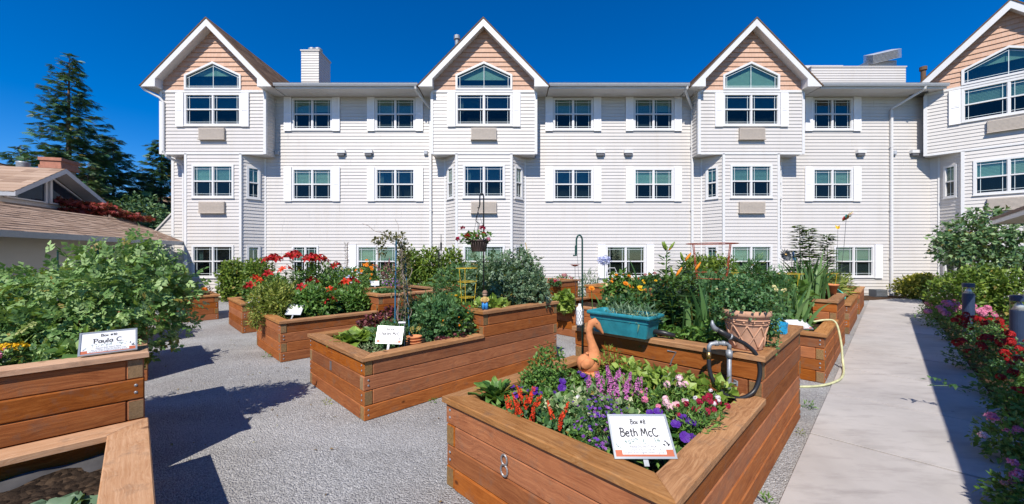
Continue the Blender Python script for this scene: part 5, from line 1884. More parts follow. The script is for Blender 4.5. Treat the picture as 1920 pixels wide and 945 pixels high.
# ================================================================== LILY BED AND ITS NEIGHBOURS
ords = ['first', 'second', 'third', 'fourth', 'fifth', 'sixth', 'seventh', 'eighth', 'ninth', 'tenth', 'eleventh', 'twelfth', 'thirteenth', 'fourteenth', 'fifteenth']
lil = [(470, 537, 7.0, 0), (479, 524, 7.3, 0), (504, 515, 7.2, 0), (511, 486, 7.6, 1), (535, 505, 7.2, 2), (548, 480, 7.4, 1), (566, 541, 6.7, 0), (584, 485, 7.5, 1), (587, 528, 7.0, 0), (598, 487, 7.7, 1), (616, 563, 6.5, 0), (621, 546, 6.9, 0), (628, 498, 7.9, 0), (649, 530, 7.4, 0), (662, 527, 7.7, 0)]
for i, (px, py, Y, kind) in enumerate(lil):
    top = at(px, py, Y)
    z0 = 0.52
    rt = thing('lily_plant', ('orange red lily stalk, ' if kind == 2 else 'red lily stalk, ') + ords[i] + ' from the left in the lily bed', 'lily', (top.x, Y, z0), random.uniform(0, 6), 'lilies in the bed behind the Charles bed')
    H = top.z - z0
    m = MB(); m.tube([(0, 0, -0.02), (0.01, 0.01, H*0.5), (0, 0, H - 0.02)], [0.007, 0.006, 0.004], 6); m.build('stem', M['stem'], rt)
    m = MB(); nl = int(90 * H) + 20
    t = 0.1 + 0.82 * rng.random(nl); a = rng.random(nl) * 6.28
    put(m, LANCE, np.stack([0.005*np.cos(a), 0.005*np.sin(a), t*H], 1), np.stack([np.cos(a), np.sin(a), 0.35 + 0.5*t], 1), np.tile([0, 0, 1.0], (nl, 1)), rng.uniform(0.10, 0.17, nl) * (1.1 - 0.4*t))
    m.build('leaves', LM['green'], rt)
    nb = {0: 2, 1: 5, 2: 2}[kind]
    for k in range(nb):
        a = k * 2.4 + i
        off = 0.085 if nb > 2 else 0.05
        col = 'scarlet' if kind == 2 or (kind == 0 and i % 2) else 'red'
        link('blossom', fm('lily', col, random.randint(0, 2)), rt, M=Matrix.Translation((off*math.cos(a), off*math.sin(a), H - 0.02 + 0.03*(k % 2))) @ orient((0.9*math.cos(a), 0.9*math.sin(a), 0.9)) @ Matrix.Scale(0.105 if nb > 2 else 0.085, 4))
def cbush(name, label, cat, px, py0, py1, Y, wpx, n, size, tm, mat, fl=(), zb=None, **kw):
    """a bush seen at column px between rows py0 (top) and py1 (base row or None), wpx half width in photo pixels"""
    n = int(n * 1.8)
    top = at(px, py0, Y)
    z0 = zb
    h = top.z - z0
    w = wpx * Y / F
    bl = [(0, 0, h*0.52, w*0.85, w*0.75, h*0.5), (w*0.4, -w*0.2, h*0.38, w*0.62, w*0.6, h*0.4), (-w*0.42, w*0.1, h*0.42, w*0.6, w*0.6, h*0.42)]
    return bush(name, label, cat, top.x, Y, z0, bl, n, size, tm, mat, fl, **kw)
ZL, ZH = 0.52, 0.81
cbush('lily_foliage', 'yellow green leafy mass at the front of the lily bed', 'plant', 515, 528, 0, 6.55, 44, 1900, (0.05, 0.11), LANCE, 'yellowgreen', zb=ZL, up=0.7)
cbush('lily_foliage', 'green leafy mass under the middle lilies', 'plant', 590, 540, 0, 6.6, 42, 1500, (0.05, 0.11), OVAL, 'green', zb=ZL, up=0.6)
cbush('phlox_plant', 'bushy green plant at the right end of the lily bed', 'plant', 662, 540, 0, 7.1, 40, 1500, (0.05, 0.11), OVAL, 'green', zb=ZL, up=0.5)
cbush('lily_foliage', 'tall dark foliage behind the red lilies', 'plant', 600, 497, 0, 7.9, 62, 2200, (0.06, 0.13), LANCE, 'green', zb=ZL, up=0.6)
cbush('trailing_plant', 'straggling pale plant hanging over the corner of the lily bed', 'plant', 482, 575, 0, 6.25, 16, 240, (0.04, 0.08), LANCE, 'yellowgreen', zb=0.42, up=-0.2)
cbush('phlox_plant', 'tall green plants in the last bed beyond the lilies', 'plant', 500, 515, 0, 9.0, 45, 1300, (0.06, 0.12), OVAL, 'green', zb=ZL)
cbush('daisy_plant', 'leafy bedding with tiny blue and white flowers beyond the lilies', 'flowers', 650, 505, 0, 8.9, 50, 1900, (0.05, 0.1), LANCE, 'green', [('simple', 'blue', 60, (0.02, 0.03)), ('simple', 'white', 20, (0.02, 0.03))], zb=ZL)
cbush('marigold_plant', 'tall orange marigold clump before the ground floor window', 'flowers', 688, 494, 0, 9.6, 26, 900, (0.05, 0.1), COMP, 'green', [('daisy', 'orange', 30, (0.035, 0.05))], zb=ZL)
cbush('heather_plant', 'dusty pink plume plant right of the marigold clump', 'flowers', 728, 497, 0, 9.8, 22, 700, (0.05, 0.09), LANCE, 'green', [('spike', 'dustpink', 34, (0.02, 0.035))], zb=ZL)
cbush('aster_plant', 'low bedding with violet flowers under the pink plumes', 'flowers', 735, 524, 0, 9.2, 30, 600, (0.04, 0.08), OVAL, 'dark', [('simple', 'violet', 50, (0.02, 0.03))], zb=ZL)
q = at(650, 455, 9.4)
rt = thing('foxglove_plant', 'tall dark dried flower spire before the white wall', 'flowers', (q.x, 9.4, ZL))
m = MB(); m.tube([(0, 0, 0), (0.02, 0, q.z - ZL)], [0.01, 0.006], 6)
m.build('stem', M['bark'], rt)
m = MB(); n_ = 160; t = 0.55 + 0.45 * rng.random(n_); a = rng.random(n_) * 6.28
put(m, OVAL, np.stack([0.03*np.cos(a), 0.03*np.sin(a), t * (q.z - ZL)], 1), np.stack([np.cos(a), np.sin(a), t*0+0.4], 1), np.tile([0, 0, 1.], (n_, 1)), rng.uniform(0.03, 0.06, n_))
m.build('seed_heads', LM['burgundy'], rt)['kind'] = 'stuff'

# ================================================================== CHARLES BED
def U2(px, v):
    r = (px - 960) / F
    u = v * (1 + r) / (1 - r)
    return UV(u, v)
x, y = UV(1.86, 4.55)
rosette('lettuce', 'big bright green lettuce head in the Charles bed corner', 'lettuce', x, y, ZL + 0.02, 26, 0.36, 0.42, 'lime', 0.07, (22, 82))
x, y = UV(2.15, 4.75)
rosette('lettuce', 'second lettuce behind the big bright green one', 'lettuce', x, y, ZL + 0.02, 18, 0.30, 0.40, 'green', 0.06, (18, 80))
x, y = UV(2.38, 4.93)
bush('red_lettuce', 'frilly burgundy lettuce along the far edge of the Charles bed', 'lettuce', x, y, ZL, [(-0.12, 0.02, 0.12, 0.2, 0.16, 0.14), (0.12, 0.1, 0.18, 0.22, 0.16, 0.18), (0.3, 0.25, 0.2, 0.18, 0.14, 0.16)], 1500, (0.03, 0.07), ROUND, 'burgundy', nst=0, jit=1.2)
x, y = UV(1.80, 3.98)
bush('thyme_plant', 'small mottled herb tuft in front of the Charles sign', 'herb', x, y, ZL, [(0, 0, 0.06, 0.16, 0.1, 0.07)], 420, (0.025, 0.045), LANCE, 'varieg', nst=0)
x, y = U2(826, 3.95)
bush('tomato_plant', 'bushy dark tomato plant in the middle of the Charles bed', 'vegetable plant', x, y, ZL, [(0, 0, 0.26, 0.26, 0.24, 0.28), (0.18, 0.1, 0.2, 0.22, 0.2, 0.22), (-0.1, 0.05, 0.4, 0.16, 0.16, 0.16)], 1000, (0.08, 0.15), COMP3, 'tomato', nst=14)
x, y = U2(790, 4.5)
bush('tomato_plant', 'tomato plant beside the blue vine post', 'vegetable plant', x, y, ZL, [(0, 0, 0.25, 0.25, 0.24, 0.26), (0.2, 0.12, 0.3, 0.25, 0.2, 0.24)], 800, (0.08, 0.15), COMP3, 'tomato', nst=12)
x, y = U2(846, 3.84)
bush('nasturtium_plant', 'orange dotted plant beside the wire basket', 'flowers', x, y, ZL, [(0, 0, 0.18, 0.14, 0.14, 0.2), (0.12, 0.08, 0.26, 0.14, 0.14, 0.18)], 500, (0.04, 0.07), ROUND, 'green', [('daisy', 'orange', 9, (0.012, 0.018))], nst=8)
x, y = U2(755, 4.05)
bush('parsley_plant', 'dark green herb between lettuce and vine post', 'herb', x - 0.2, y + 0.1, ZL, [(0, 0, 0.12, 0.2, 0.16, 0.15)], 600, (0.05, 0.09), COMP3, 'tomato', nst=6)
x, y = U2(870, 3.66)
bush('oxalis_plant', 'dark purple trailing plant hanging over the Charles rail', 'plant', x - 0.1, y - 0.02, 0.56, [(0, 0, 0.06, 0.14, 0.08, 0.06), (-0.16, -0.13, 0.03, 0.1, 0.07, 0.05)], 140, (0.03, 0.05), ROUND, 'burgundy', nst=0, zmin=-0.1)
# vine post: blue stake, silvery stems, leafy arch
x, y = U2(740, 4.55)
vp = thing('vine_trellis', 'blue stake trellis wrapped in a brown clematis vine', 'trellis', (x, y, ZL))
top = at(740, 448, y).z - ZL
m = MB(); m.tube([(0, 0, -0.05), (0.02, 0, top)], 0.011, 8); m.build('stake', M['blue_metal'], vp)
m = MB(); m.tube([(0.12, 0.05, -0.05), (0.11, 0.04, top - 0.02)], 0.009, 8); m.build('stake', M['green_metal'], vp)
m = MB(); m.tube([(0.20, 0.0, -0.05), (0.13, 0.02, top - 0.2)], 0.008, 8); m.build('stake', M['blue_metal'], vp)
m = MB()
for k in range(9):
    pts = []
    ph = random.uniform(0, 6)
    for j in range(16):
        t = j / 15
        pts.append((0.09 + 0.06 * math.sin(4 * t + ph) * (1.2 - t) + random.gauss(0, 0.012), 0.03 * math.cos(5 * t + ph) + random.gauss(0, 0.01), t * top * random.uniform(0.97, 1.0)))
    m.tube(pts, 0.003, 4, caps=False)
for k in range(5):
    pts = [(0.18, 0, 0.25 + 0.1 * k)]
    for j in range(6):
        l = pts[-1]
        pts.append((l[0] + 0.025 * math.cos(j * 0.9 + k), l[1] + random.gauss(0, 0.01), l[2] + 0.05))
    m.tube(pts, 0.004, 4, caps=False)
m.build('vine_stems', M['vine_wood'], vp)
arch = [(0.06, 0, top - 0.02, 0.10, 0.08, 0.10), (-0.10, 0, top + 0.04, 0.12, 0.07, 0.05), (0.12, 0, top - 0.2, 0.08, 0.07, 0.14), (-0.16, 0.0, top - 0.14, 0.06, 0.05, 0.10), (0.13, 0, top * 0.45, 0.09, 0.08, 0.3), (-0.02, 0, top * 0.6, 0.06, 0.05, 0.2), (-0.2, 0, top - 0.02, 0.1, 0.05, 0.05), (0.1, 0.02, top * 0.75, 0.1, 0.07, 0.2)]
m = MB(); leafcloud(m, arch, 900, (0.03, 0.055), OVAL, -0.2, 1.1); m.build('foliage', leafmat('clematis_leaf', (0.05, 0.06, 0.02), (0.11, 0.10, 0.04), (0.22, 0.19, 0.09)), vp)
m = MB()
m.tube([(-0.02, 0, top - 0.02), (-0.14, 0, top + 0.08), (-0.26, 0, top + 0.10), (-0.34, 0, top + 0.17), (-0.42, 0, top + 0.20)], 0.0035, 4)
m.tube([(-0.2, 0, top + 0.03), (-0.24, 0, top - 0.12), (-0.2, 0, top - 0.26), (-0.26, 0, top - 0.30)], 0.003, 4)
m.tube([(0.05, 0, top + 0.02), (0.04, 0.02, top + 0.18), (0.0, 0.02, top + 0.26)], 0.0025, 4)
m.build('tendril', M['vine_wood'], vp)

# tall half of the Charles bed: peas with canes, cages, marigolds
x, y = UV(3.95, 4.0)
bush('pea_vine', 'dense blue green pea vines on canes behind the hanging basket', 'vegetable plant', x, y, ZH, [(0.0, 0.1, 0.40, 0.36, 0.3, 0.44), (0.28, 0.15, 0.36, 0.28, 0.3, 0.42), (-0.38, 0.15, 0.40, 0.32, 0.28, 0.42), (0.38, 0.0, 0.24, 0.2, 0.2, 0.26), (0.2, 0.12, 0.74, 0.10, 0.1, 0.14)], 2600, (0.06, 0.12), COMP, 'grey', nst=24, up=0.3, jit=1.0)
x, y = UV(3.5, 4.75)
bush('tomato_plant', 'dark tomato plants behind the yellow wire cage', 'vegetable plant', x, y, ZH, [(0, 0, 0.3, 0.35, 0.3, 0.32), (0.35, 0.3, 0.3, 0.3, 0.3, 0.32)], 800, (0.08, 0.15), COMP3, 'tomato')
x, y = UV(3.35, 3.95)
bush('chard_plant', 'pale green chard beside the small figurine', 'vegetable plant', x + 0.12, y, ZH, [(0, 0, 0.08, 0.24, 0.16, 0.10)], 170, (0.08, 0.13), ROUND, 'lime', nst=0, up=0.5)
x, y = U2(836, 4.55)
bush('marigold_plant', 'small yellow marigolds by the yellow wire cage', 'flowers', x, y, ZH, [(0, 0, 0.10, 0.16, 0.14, 0.12), (0.2, 0.1, 0.12, 0.16, 0.14, 0.12)], 360, (0.04, 0.08), COMP, 'green', [('daisy', 'yellow', 9, (0.022, 0.03))])
x, y = U2(868, 3.95)
bush('marigold_plant', 'tiny orange marigolds behind the rail by the figurine', 'flowers', x, y, ZH, [(0, 0, 0.06, 0.16, 0.1, 0.07)], 200, (0.03, 0.06), COMP, 'dark', [('pom', 'scarlet', 5, (0.016, 0.022))], nst=4)
for lab, p0, p1, v in (('leaning bamboo cane at the right of the pea vines', (1014, 584), (985, 455), 3.78), ('second bamboo cane crossing the pea vines', (988, 588), (974, 478), 3.85)):
    a = U2(p0[0], v)
    b = at(p1[0], p1[1], a[1] + 0.15)
    m = MB(); m.tube([(0, 0, -0.05), (b.x - a[0], b.y - a[1], b.z - ZH)], 0.008, 6)
    for k in range(1, 5):
        f = k / 5
        c = Vector((0, 0, -0.05)).lerp(Vector((b.x - a[0], b.y - a[1], b.z - ZH)), f)
        m.tube([c - Vector((0, 0, 0.006)), c + Vector((0, 0, 0.006))], 0.0105, 6)
    tag(m.build('bamboo_cane', M['bamboo'], loc=(a[0], a[1], ZH)), lab, 'cane', 'bamboo canes')

def cage(label, x, y, z, r0, r1, h, rings, mat, legs=4, group='wire plant cages'):
    rt = thing('plant_cage', label, 'plant cage', (x, y, z), random.uniform(0, 1), group)
    for k in range(legs):
        a = 2 * math.pi * k / legs
        m = MB(); m.tube([(r0*0.7*math.cos(a), r0*0.7*math.sin(a), -0.05), (r1*math.cos(a), r1*math.sin(a), h)], 0.0045, 5)
        m.build('leg', M[mat], rt)
    for t in rings:
        r = r0*0.7 + (r1 - r0*0.7) * t
        m = MB(); m.tube([(r*math.cos(2*math.pi*i/28), r*math.sin(2*math.pi*i/28), h*t) for i in range(29)], 0.0045, 5, caps=False)
        m.build('ring', M[mat], rt)
    return rt
x, y = U2(876, 4.15)
cage('yellow wire cage in the tall part of the Charles bed', x, y, ZH, 0.12, 0.15, at(876, 503, y).z - ZH, (0.35, 0.7, 1.0), 'yellow_wire', 3)
# ================================================================== BOX 8 FLOWERS
def G(px, py, z):
    Y = (EYE - z) * F / (py - 480)
    return ((px - 960) / F * Y, Y)
# low green cover between the plants
x, y = UV(U0 + 0.16, 0.78)
gc = MB()
n_ = 2400
uu = rng.uniform(0.0, 1.26, n_); vv = rng.uniform(0.0, 1.24, n_)
pp = np.stack([uu, vv, rng.uniform(0.0, 0.07, n_)], 1)
put(gc, OVAL, pp, rng.normal(size=(n_, 3)) + np.array([0, 0, 0.6]), np.tile([0, 0, 1.], (n_, 1)) + rng.normal(size=(n_, 3)) * 0.6, rng.uniform(0.03, 0.065, n_))
o = gc.build('bedding_leaves', LM['green'], loc=(x, y, ZL), rot=(0, 0, R(45)))
tag(o, 'low green leaves covering the soil of box 8', 'ground cover', kind='stuff')
x, y = G(930, 752, ZL + 0.03)
so = rosette('sorrel_plant', 'red veined sorrel tuft in the left corner of box 8', 'herb', x, y, ZL + 0.02, 34, 0.27, 0.19, 'green', 0.06, (35, 90))
def salvia(label, px, py, n, h):
    x, y = G(px, py, ZL)
    rt = bush('salvia_plant', label, 'flowers', x, y, ZL, [(0, 0, h*0.3, 0.11, 0.11, h*0.32)], 170, (0.035, 0.06), OVAL, 'tomato', nst=6, group='scarlet salvias in box 8')
    for k in range(n):
        a = k * 2.4
        rr = 0.02 + 0.07 * (k / n)
        link('blossom_spike', fm('spike', 'scarlet', k % 3), rt, M=Matrix.Translation((rr*math.cos(a), rr*math.sin(a), h * (0.62 - 0.35 * k / n))) @ orient((0.4*math.cos(a), 0.4*math.sin(a) - 0.1, 1)) @ Matrix.Scale(0.019, 4))
salvia('largest scarlet salvia, left front of box 8', 985, 800, 11, 0.24)
salvia('small scarlet salvia right of the largest one', 1046, 818, 4, 0.17)
salvia('tiny scarlet salvia low at the left rail', 965, 795, 3, 0.12)
def petunia(label, px, py, blooms, r=0.10, sz=0.026, col='purple', h=0.09, n=280):
    x, y = G(px, py, ZL + 0.02)
    return bush('petunia_plant', label, 'flowers', x, y, ZL, [(0, 0, h*0.5, r, r, h*0.6)], n, (0.03, 0.06), OVAL, 'green', [('trumpet', col, blooms, (sz*0.8, sz*1.2), 0.03)], nst=5, group='petunias in box 8')
petunia('purple petunias beside the sorrel', 975, 752, 7)
petunia('purple petunias behind the large salvia', 1012, 758, 5)
petunia('single purple petunia clump left of the herb mound', 1046, 735, 4, 0.07)
petunia('purple petunia in front of the terracotta goose', 1092, 724, 4, 0.06, h=0.09)
petunia('purple petunia before the golden foliage', 1242, 742, 4, 0.07, h=0.12)
petunia('deep purple petunias right of the Beth sign', 1276, 825, 7, 0.08, 0.028)
petunia('purple petunias behind the Beth sign', 1232, 800, 3, 0.07)
x, y = UV(2.34, 1.94)
bush('oregano_plant', 'dense grey green herb mound beside the goose', 'herb', x, y, ZL, [(0, 0, 0.16, 0.15, 0.14, 0.2), (-0.1, -0.04, 0.08, 0.13, 0.11, 0.12)], 1700, (0.022, 0.04), OVAL, 'green', nst=14, up=0.6)
x, y = UV(2.38, 1.36)
lp = bush('loosestrife_plant', 'clump of pink purple flower spikes in the middle of box 8', 'flowers', x, y, ZL, [(0, 0, 0.10, 0.2, 0.16, 0.14)], 420, (0.04, 0.08), LANCE, 'green', nst=8, up=0.7)
for k in range(30):
    a = k * 2.4
    rr = 0.20 * math.sqrt(k / 30)
    hh = 0.19 - 0.09 * (k / 30) + random.uniform(-0.02, 0.02)
    link('blossom_spike', fm('spike', 'magenta', k % 3), lp, M=Matrix.Translation((rr*math.cos(a)*1.05, rr*math.sin(a)*0.8, hh)) @ orient((0.25*math.cos(a), 0.25*math.sin(a), 1)) @ Matrix.Scale(random.uniform(0.019, 0.024), 4) @ Matrix.Diagonal((1.1, 1.1, 0.75, 1)))
x, y = UV(2.84, 1.2)
bl = [(*(Vector(UV(2.84 + random.uniform(-.05, .05), v)) - Vector((x, y))), 0.10, 0.12, 0.12, 0.13) for v in (0.86, 1.02, 1.18, 1.34, 1.5)]
bush('stonecrop_plant', 'lime green rounded foliage along the number 7 wall', 'plant', x, y, ZL, bl, 900, (0.04, 0.07), ROUND, 'lime', nst=6, up=0.6)
x, y = UV(2.9, 1.72)
bush('stonecrop_plant', 'lime green tuft behind the goose', 'plant', x, y, ZL, [(0, 0, 0.14, 0.1, 0.1, 0.16)], 130, (0.04, 0.08), LANCE, 'lime', nst=0, up=0.9)
x, y = G(1062, 788, ZL + 0.05)
bush('plectranthus_plant', 'cream edged leaves spreading in the centre of box 8', 'plant', x, y + 0.1, ZL, [(0, 0, 0.05, 0.22, 0.2, 0.08), (0.18, 0.1, 0.07, 0.18, 0.16, 0.10), (0.32, -0.02, 0.06, 0.14, 0.14, 0.1)], 850, (0.03, 0.055), ROUND, 'varieg', [('cluster', 'white', 2, (0.016, 0.022))], nst=4)
x, y = G(1130, 830, ZL + 0.05)
bush('lobelia_plant', 'dark violet lobelia left of the Beth sign', 'flowers', x, y + 0.05, ZL, [(0, 0, 0.07, 0.16, 0.15, 0.09), (0.05, 0.2, 0.09, 0.16, 0.14, 0.1), (-0.02, -0.12, 0.04, 0.1, 0.08, 0.07)], 900, (0.022, 0.04), LANCE, 'dark', [('simple', 'violet', 48, (0.008, 0.012), 0.012), ('simple', 'purple', 46, (0.007, 0.012), 0.012)], nst=6)
x, y = G(1072, 838, ZL)
rosette('lettuce', 'single small lime lettuce at the front rail of box 8', 'lettuce', x, y, ZL - 0.02, 8, 0.15, 0.42, 'lime', 0.09, (20, 60))
x, y = G(1243, 772, ZL + 0.06)
bush('verbena_plant', 'pale pink and white verbena clusters behind the Beth sign', 'flowers', x, y, ZL, [(0, 0, 0.09, 0.16, 0.14, 0.12), (0.12, 0.12, 0.1, 0.12, 0.1, 0.12)], 520, (0.03, 0.055), LANCE, 'green', [('cluster', 'palepink', 11, (0.022, 0.032)), ('cluster', 'pink', 4, (0.02, 0.028))], nst=6)
x, y = G(1338, 775, ZL + 0.08)
bush('snapdragon_plant', 'crimson and white snapdragons at the right rail of box 8', 'flowers', x - 0.05, y - 0.02, ZL, [(0, 0, 0.09, 0.10, 0.1, 0.11), (-0.12, -0.03, 0.07, 0.10, 0.1, 0.10)], 420, (0.03, 0.06), LANCE, 'green', [('cluster', 'crimson', 14, (0.02, 0.03)), ('cluster', 'white', 9, (0.014, 0.02))], nst=6)
x, y = G(1300, 815, ZL + 0.03)
bush('dianthus_plant', 'narrow leaved green plant below the snapdragons', 'plant', x, y, ZL, [(0, 0, 0.08, 0.15, 0.14, 0.11)], 620, (0.03, 0.06), LANCE, 'green', [('cluster', 'crimson', 4, (0.014, 0.02))], nst=0, up=0.6)

# ================================================================== GOOSE
gx, gy = UV(2.84, 1.86)
gs = thing('goose_statue', 'terracotta goose statue among the flowers of box 8', 'statue', (gx, gy, ZL + 0.05))
gs.scale = (0.95, 0.95, 1.12)
m = MB()
# side on, head to the right: one continuous lofted body and neck
secs = [((-0.112, 0, 0.125), 0.012, 0.012), ((-0.10, 0, 0.11), 0.045, 0.045), ((-0.075, 0, 0.09), 0.075, 0.07), ((-0.03, 0, 0.075), 0.096, 0.09), ((0.012, 0, 0.085), 0.096, 0.09),
        ((0.03, 0, 0.13), 0.074, 0.07), ((0.028, 0, 0.18), 0.048, 0.046), ((0.008, 0, 0.24), 0.036, 0.036), ((-0.012, 0, 0.30), 0.031, 0.031), ((-0.012, 0, 0.35), 0.030, 0.030), ((0.006, 0, 0.388), 0.034, 0.033), ((0.035, 0, 0.398), 0.037, 0.032), ((0.065, 0, 0.375), 0.030, 0.026), ((0.09, 0, 0.345), 0.017, 0.018), ((0.112, 0, 0.315), 0.010, 0.014), ((0.12, 0, 0.302), 0.003, 0.004)]
V, fs, sg = [], [], 18
for i, (c, ra, rb) in enumerate(secs):
    c = Vector(c)
    t = (Vector(secs[min(i+1, len(secs)-1)][0]) - Vector(secs[max(i-1, 0)][0])).normalized()
    side = Vector((0, 1, 0))
    nrm_ = t.cross(side).normalized()
    for k in range(sg):
        th = 2 * math.pi * k / sg
        V.append(tuple(c + nrm_ * ra * math.cos(th) + side * rb * math.sin(th)))
for i in range(len(secs) - 1):
    for k in range(sg):
        fs.append((i*sg+k, i*sg+(k+1) % sg, (i+1)*sg+(k+1) % sg, (i+1)*sg+k))
fs += [tuple(range(sg-1, -1, -1)), tuple((len(secs)-1)*sg + k for k in range(sg))]
m.add(V, fs)
body = m.build('body', M['terracotta'], gs, smooth=True)
for s in (-1, 1):
    m = MB()
    m.lathe([(0.001, -0.022), (0.035, -0.012), (0.045, 0.0), (0.035, 0.012), (0.001, 0.022)], 14, M=Matrix.Translation((-0.045, s*0.082, 0.09)) @ Matrix.Rotation(R(-14), 4, 'Y') @ Matrix.Rotation(R(90), 4, 'X') @ Matrix.Diagonal((1.5, 0.95, 1.0, 1.0)))
    m.build('wing', M['terracotta'], gs, smooth=True)
    m = MB(); m.lathe([(0.001, -0.004), (0.005, 0), (0.001, 0.004)], 8, M=Matrix.Translation((0.052, s*0.030, 0.393)) @ Matrix.Rotation(R(90), 4, 'X'))
    m.build('eye', M['black'], gs)
m = MB()
m.add([(0.086, s*0.014, 0.352) for s in (-1, 1)] + [(0.10, s*0.011, 0.334) for s in (-1, 1)] + [(0.098, 0, 0.356), (0.112, 0, 0.336)], [(0, 2, 5, 4), (1, 4, 5, 3)])
m.build('beak_ridge', M['terracotta_pale'], gs)
m = MB(); m.lathe([(0.10, -0.03), (0.105, 0.0), (0.09, 0.02)], 20, M=Matrix.Translation((-0.02, 0, 0)))
m.build('base', M['terracotta'], gs, smooth=True)

# ================================================================== TEAL TROUGH on the rail
tx, ty = UV(3.065, 1.66)
tr = thing('planter_trough', 'teal plastic window box sitting on the tall rail of box 8', 'planter', (tx, ty, 0.915), R(45))
m = MB()
def ringbox(m, lv):
    """lv: list of (half x, half y, z) rounded rectangles lofted"""
    V, fs = [], []
    K = 5
    for hx, hy, z in lv:
        r = 0.02
        for cx, cy, a0 in ((hx - r, hy - r, 0), (-hx + r, hy - r, 90), (-hx + r, -hy + r, 180), (hx - r, -hy + r, 270)):
            for k in range(K):
                a = R(a0 + 90 * k / (K - 1))
                V.append((cx + r * math.cos(a), cy + r * math.sin(a), z))
    n = 4 * K
    for i in range(len(lv) - 1):
        for k in range(n):
            fs.append((i*n+k, i*n+(k+1) % n, (i+1)*n+(k+1) % n, (i+1)*n+k))
    fs.append(tuple(range(n-1, -1, -1)))
    m.add(V, fs)
    return n
ringbox(m, [(0.105, 0.25, 0.0), (0.122, 0.272, 0.12), (0.122, 0.274, 0.121), (0.127, 0.279, 0.124), (0.131, 0.283, 0.16)])
m.build('tub', M['teal'], tr, smooth=False)
m = MB(); ringbox(m, [(0.131, 0.283, 0.160), (0.146, 0.298, 0.160), (0.150, 0.302, 0.168), (0.150, 0.302, 0.186), (0.143, 0.295, 0.192), (0.128, 0.280, 0.190), (0.124, 0.276, 0.15)])
m.build('rim', M['teal'], tr, smooth=True)
m = MB(); m.box((-0.12, -0.27, 0.13), (0.12, 0.27, 0.15)); m.build('soil', M['soil'], tr)
m = MB(); m.tube([(0.02, -0.24, 0.05), (0.05, -0.33, 0.045), (0.07, -0.42, 0.03)], [0.02, 0.022, 0.016], 10)
m.build('drain_spout', M['black'], tr, smooth=True)
x, y = UV(3.08, 1.52)
bush('grass_tuft', 'grey green grassy plant growing in the teal trough', 'plant', x, y, 1.05, [(0, 0, 0.03, 0.16, 0.16, 0.06), (-0.12, 0.12, 0.03, 0.12, 0.12, 0.06)], 420, (0.05, 0.10), NARROW, 'grey', nst=0, up=1.2, zmin=-0.01)
x, y = UV(3.5, 1.75)
bush('marigold_plant', 'dark green bush with orange marigolds behind the teal trough', 'flowers', x, y, ZH, [(0, 0, 0.24, 0.26, 0.24, 0.2), (0.24, -0.02, 0.24, 0.24, 0.22, 0.18), (-0.2, 0.02, 0.2, 0.18, 0.18, 0.18)], 2000, (0.04, 0.075), OVAL, 'dark', nst=10, up=0.5)
rt = bpy.data.objects[-1] if False else None
for lab, px, py, Y, col, s in (('yellow orange marigold bloom above the left end of the teal trough', 1109, 541, 3.75, 'orange', 0.036), ('tall orange marigold bloom above the trough bush', 1173, 532, 4.0, 'orange', 0.034), ('flat yellow marigold bloom above the trough bush', 1201, 541, 3.8, 'yellow', 0.044), ('orange marigold bloom before the dark lily stalks', 1245, 550, 3.7, 'orange', 0.034)):
    q = at(px, py, Y)
    r = thing('marigold_flower', lab, 'flower', (q.x, Y, ZH), 0, 'marigold blooms above the trough')
    m = MB(); m.tube([(0.02, 0.02, 0), (0.01, 0, (q.z - ZH) * 0.6), (0, 0, q.z - ZH)], 0.004, 5); m.build('stem', M['stem'], r)
    link('blossom', fm('daisy', col), r, M=Matrix.Translation((0, 0, q.z - ZH)) @ orient((0.1, -0.7, 0.8)) @ Matrix.Scale(s, 4))

# ================================================================== BOX 7 PLANTS
def lilystalk(label, px, py, Y, buds, n=110):
    q = at(px, py, Y)
    H = q.z - ZH
    r = thing('lily_plant', label, 'lily', (q.x - 0.02, Y, ZH), 0, 'budded lily stalks behind the faucet')
    pts = [(0.02, 0, -0.02), (0.0, 0, H*0.5), (0.02, 0, H)]
    m = MB(); m.tube(pts, [0.009, 0.008, 0.005], 6); m.build('stem', M['stem'], r)
    m = MB(); t = 0.08 + 0.85 * rng.random(n); a = rng.random(n) * 6.28
    put(m, LANCE, np.stack([0.01*np.cos(a), 0.01*np.sin(a), t*H], 1), np.stack([np.cos(a), np.sin(a), 0.5 - 0.3*(t < .4)], 1), np.tile([0, 0, 1.], (n, 1)), rng.uniform(0.13, 0.2, n) * (1.15 - 0.5*t))
    m.build('leaves', LM['dark'], r)
    for k in range(buds):
        a = k * 2.2
        m = MB(); m.lathe([(0.003, 0), (0.012, 0.03), (0.013, 0.06), (0.004, 0.10)], 8)
        m.build('bud', LM['lime'] if k else PM['orange'], r, smooth=True, loc=(0.02 + 0.015*math.cos(a), 0.015*math.sin(a), H - 0.04), rot=(0.5*math.sin(a), 0.6*math.cos(a), 0))
lilystalk('tallest budded lily stalk above the teal trough', 1251, 462, 3.62, 5, 150)
lilystalk('second budded lily stalk right of the tallest', 1282, 482, 3.75, 3, 130)
lilystalk('shorter lily stalk in front of the tall ones', 1264, 510, 3.45, 2, 120)
lilystalk('leafy lily stalk without buds right of the tall pair', 1300, 500, 3.7, 1, 150)
lilystalk('lily stalk low behind the rail of box 7', 1240, 530, 3.75, 1, 110)
x, y = UV(3.45, 1.18)
blades('gladiolus_plant', 'broad gladiolus blades leaning left of the clay pot', 'plant', x, y, ZH, 12, 0.62, 0.045, 0.22, lean=(-0.12, 0))
x, y = UV(3.75, 1.2)
blades('gladiolus_plant', 'dark upright gladiolus blades behind the clay pot', 'plant', x, y, ZH, 7, 0.66, 0.035, 0.10, mat='dark')
x, y = UV(3.32, 1.25)
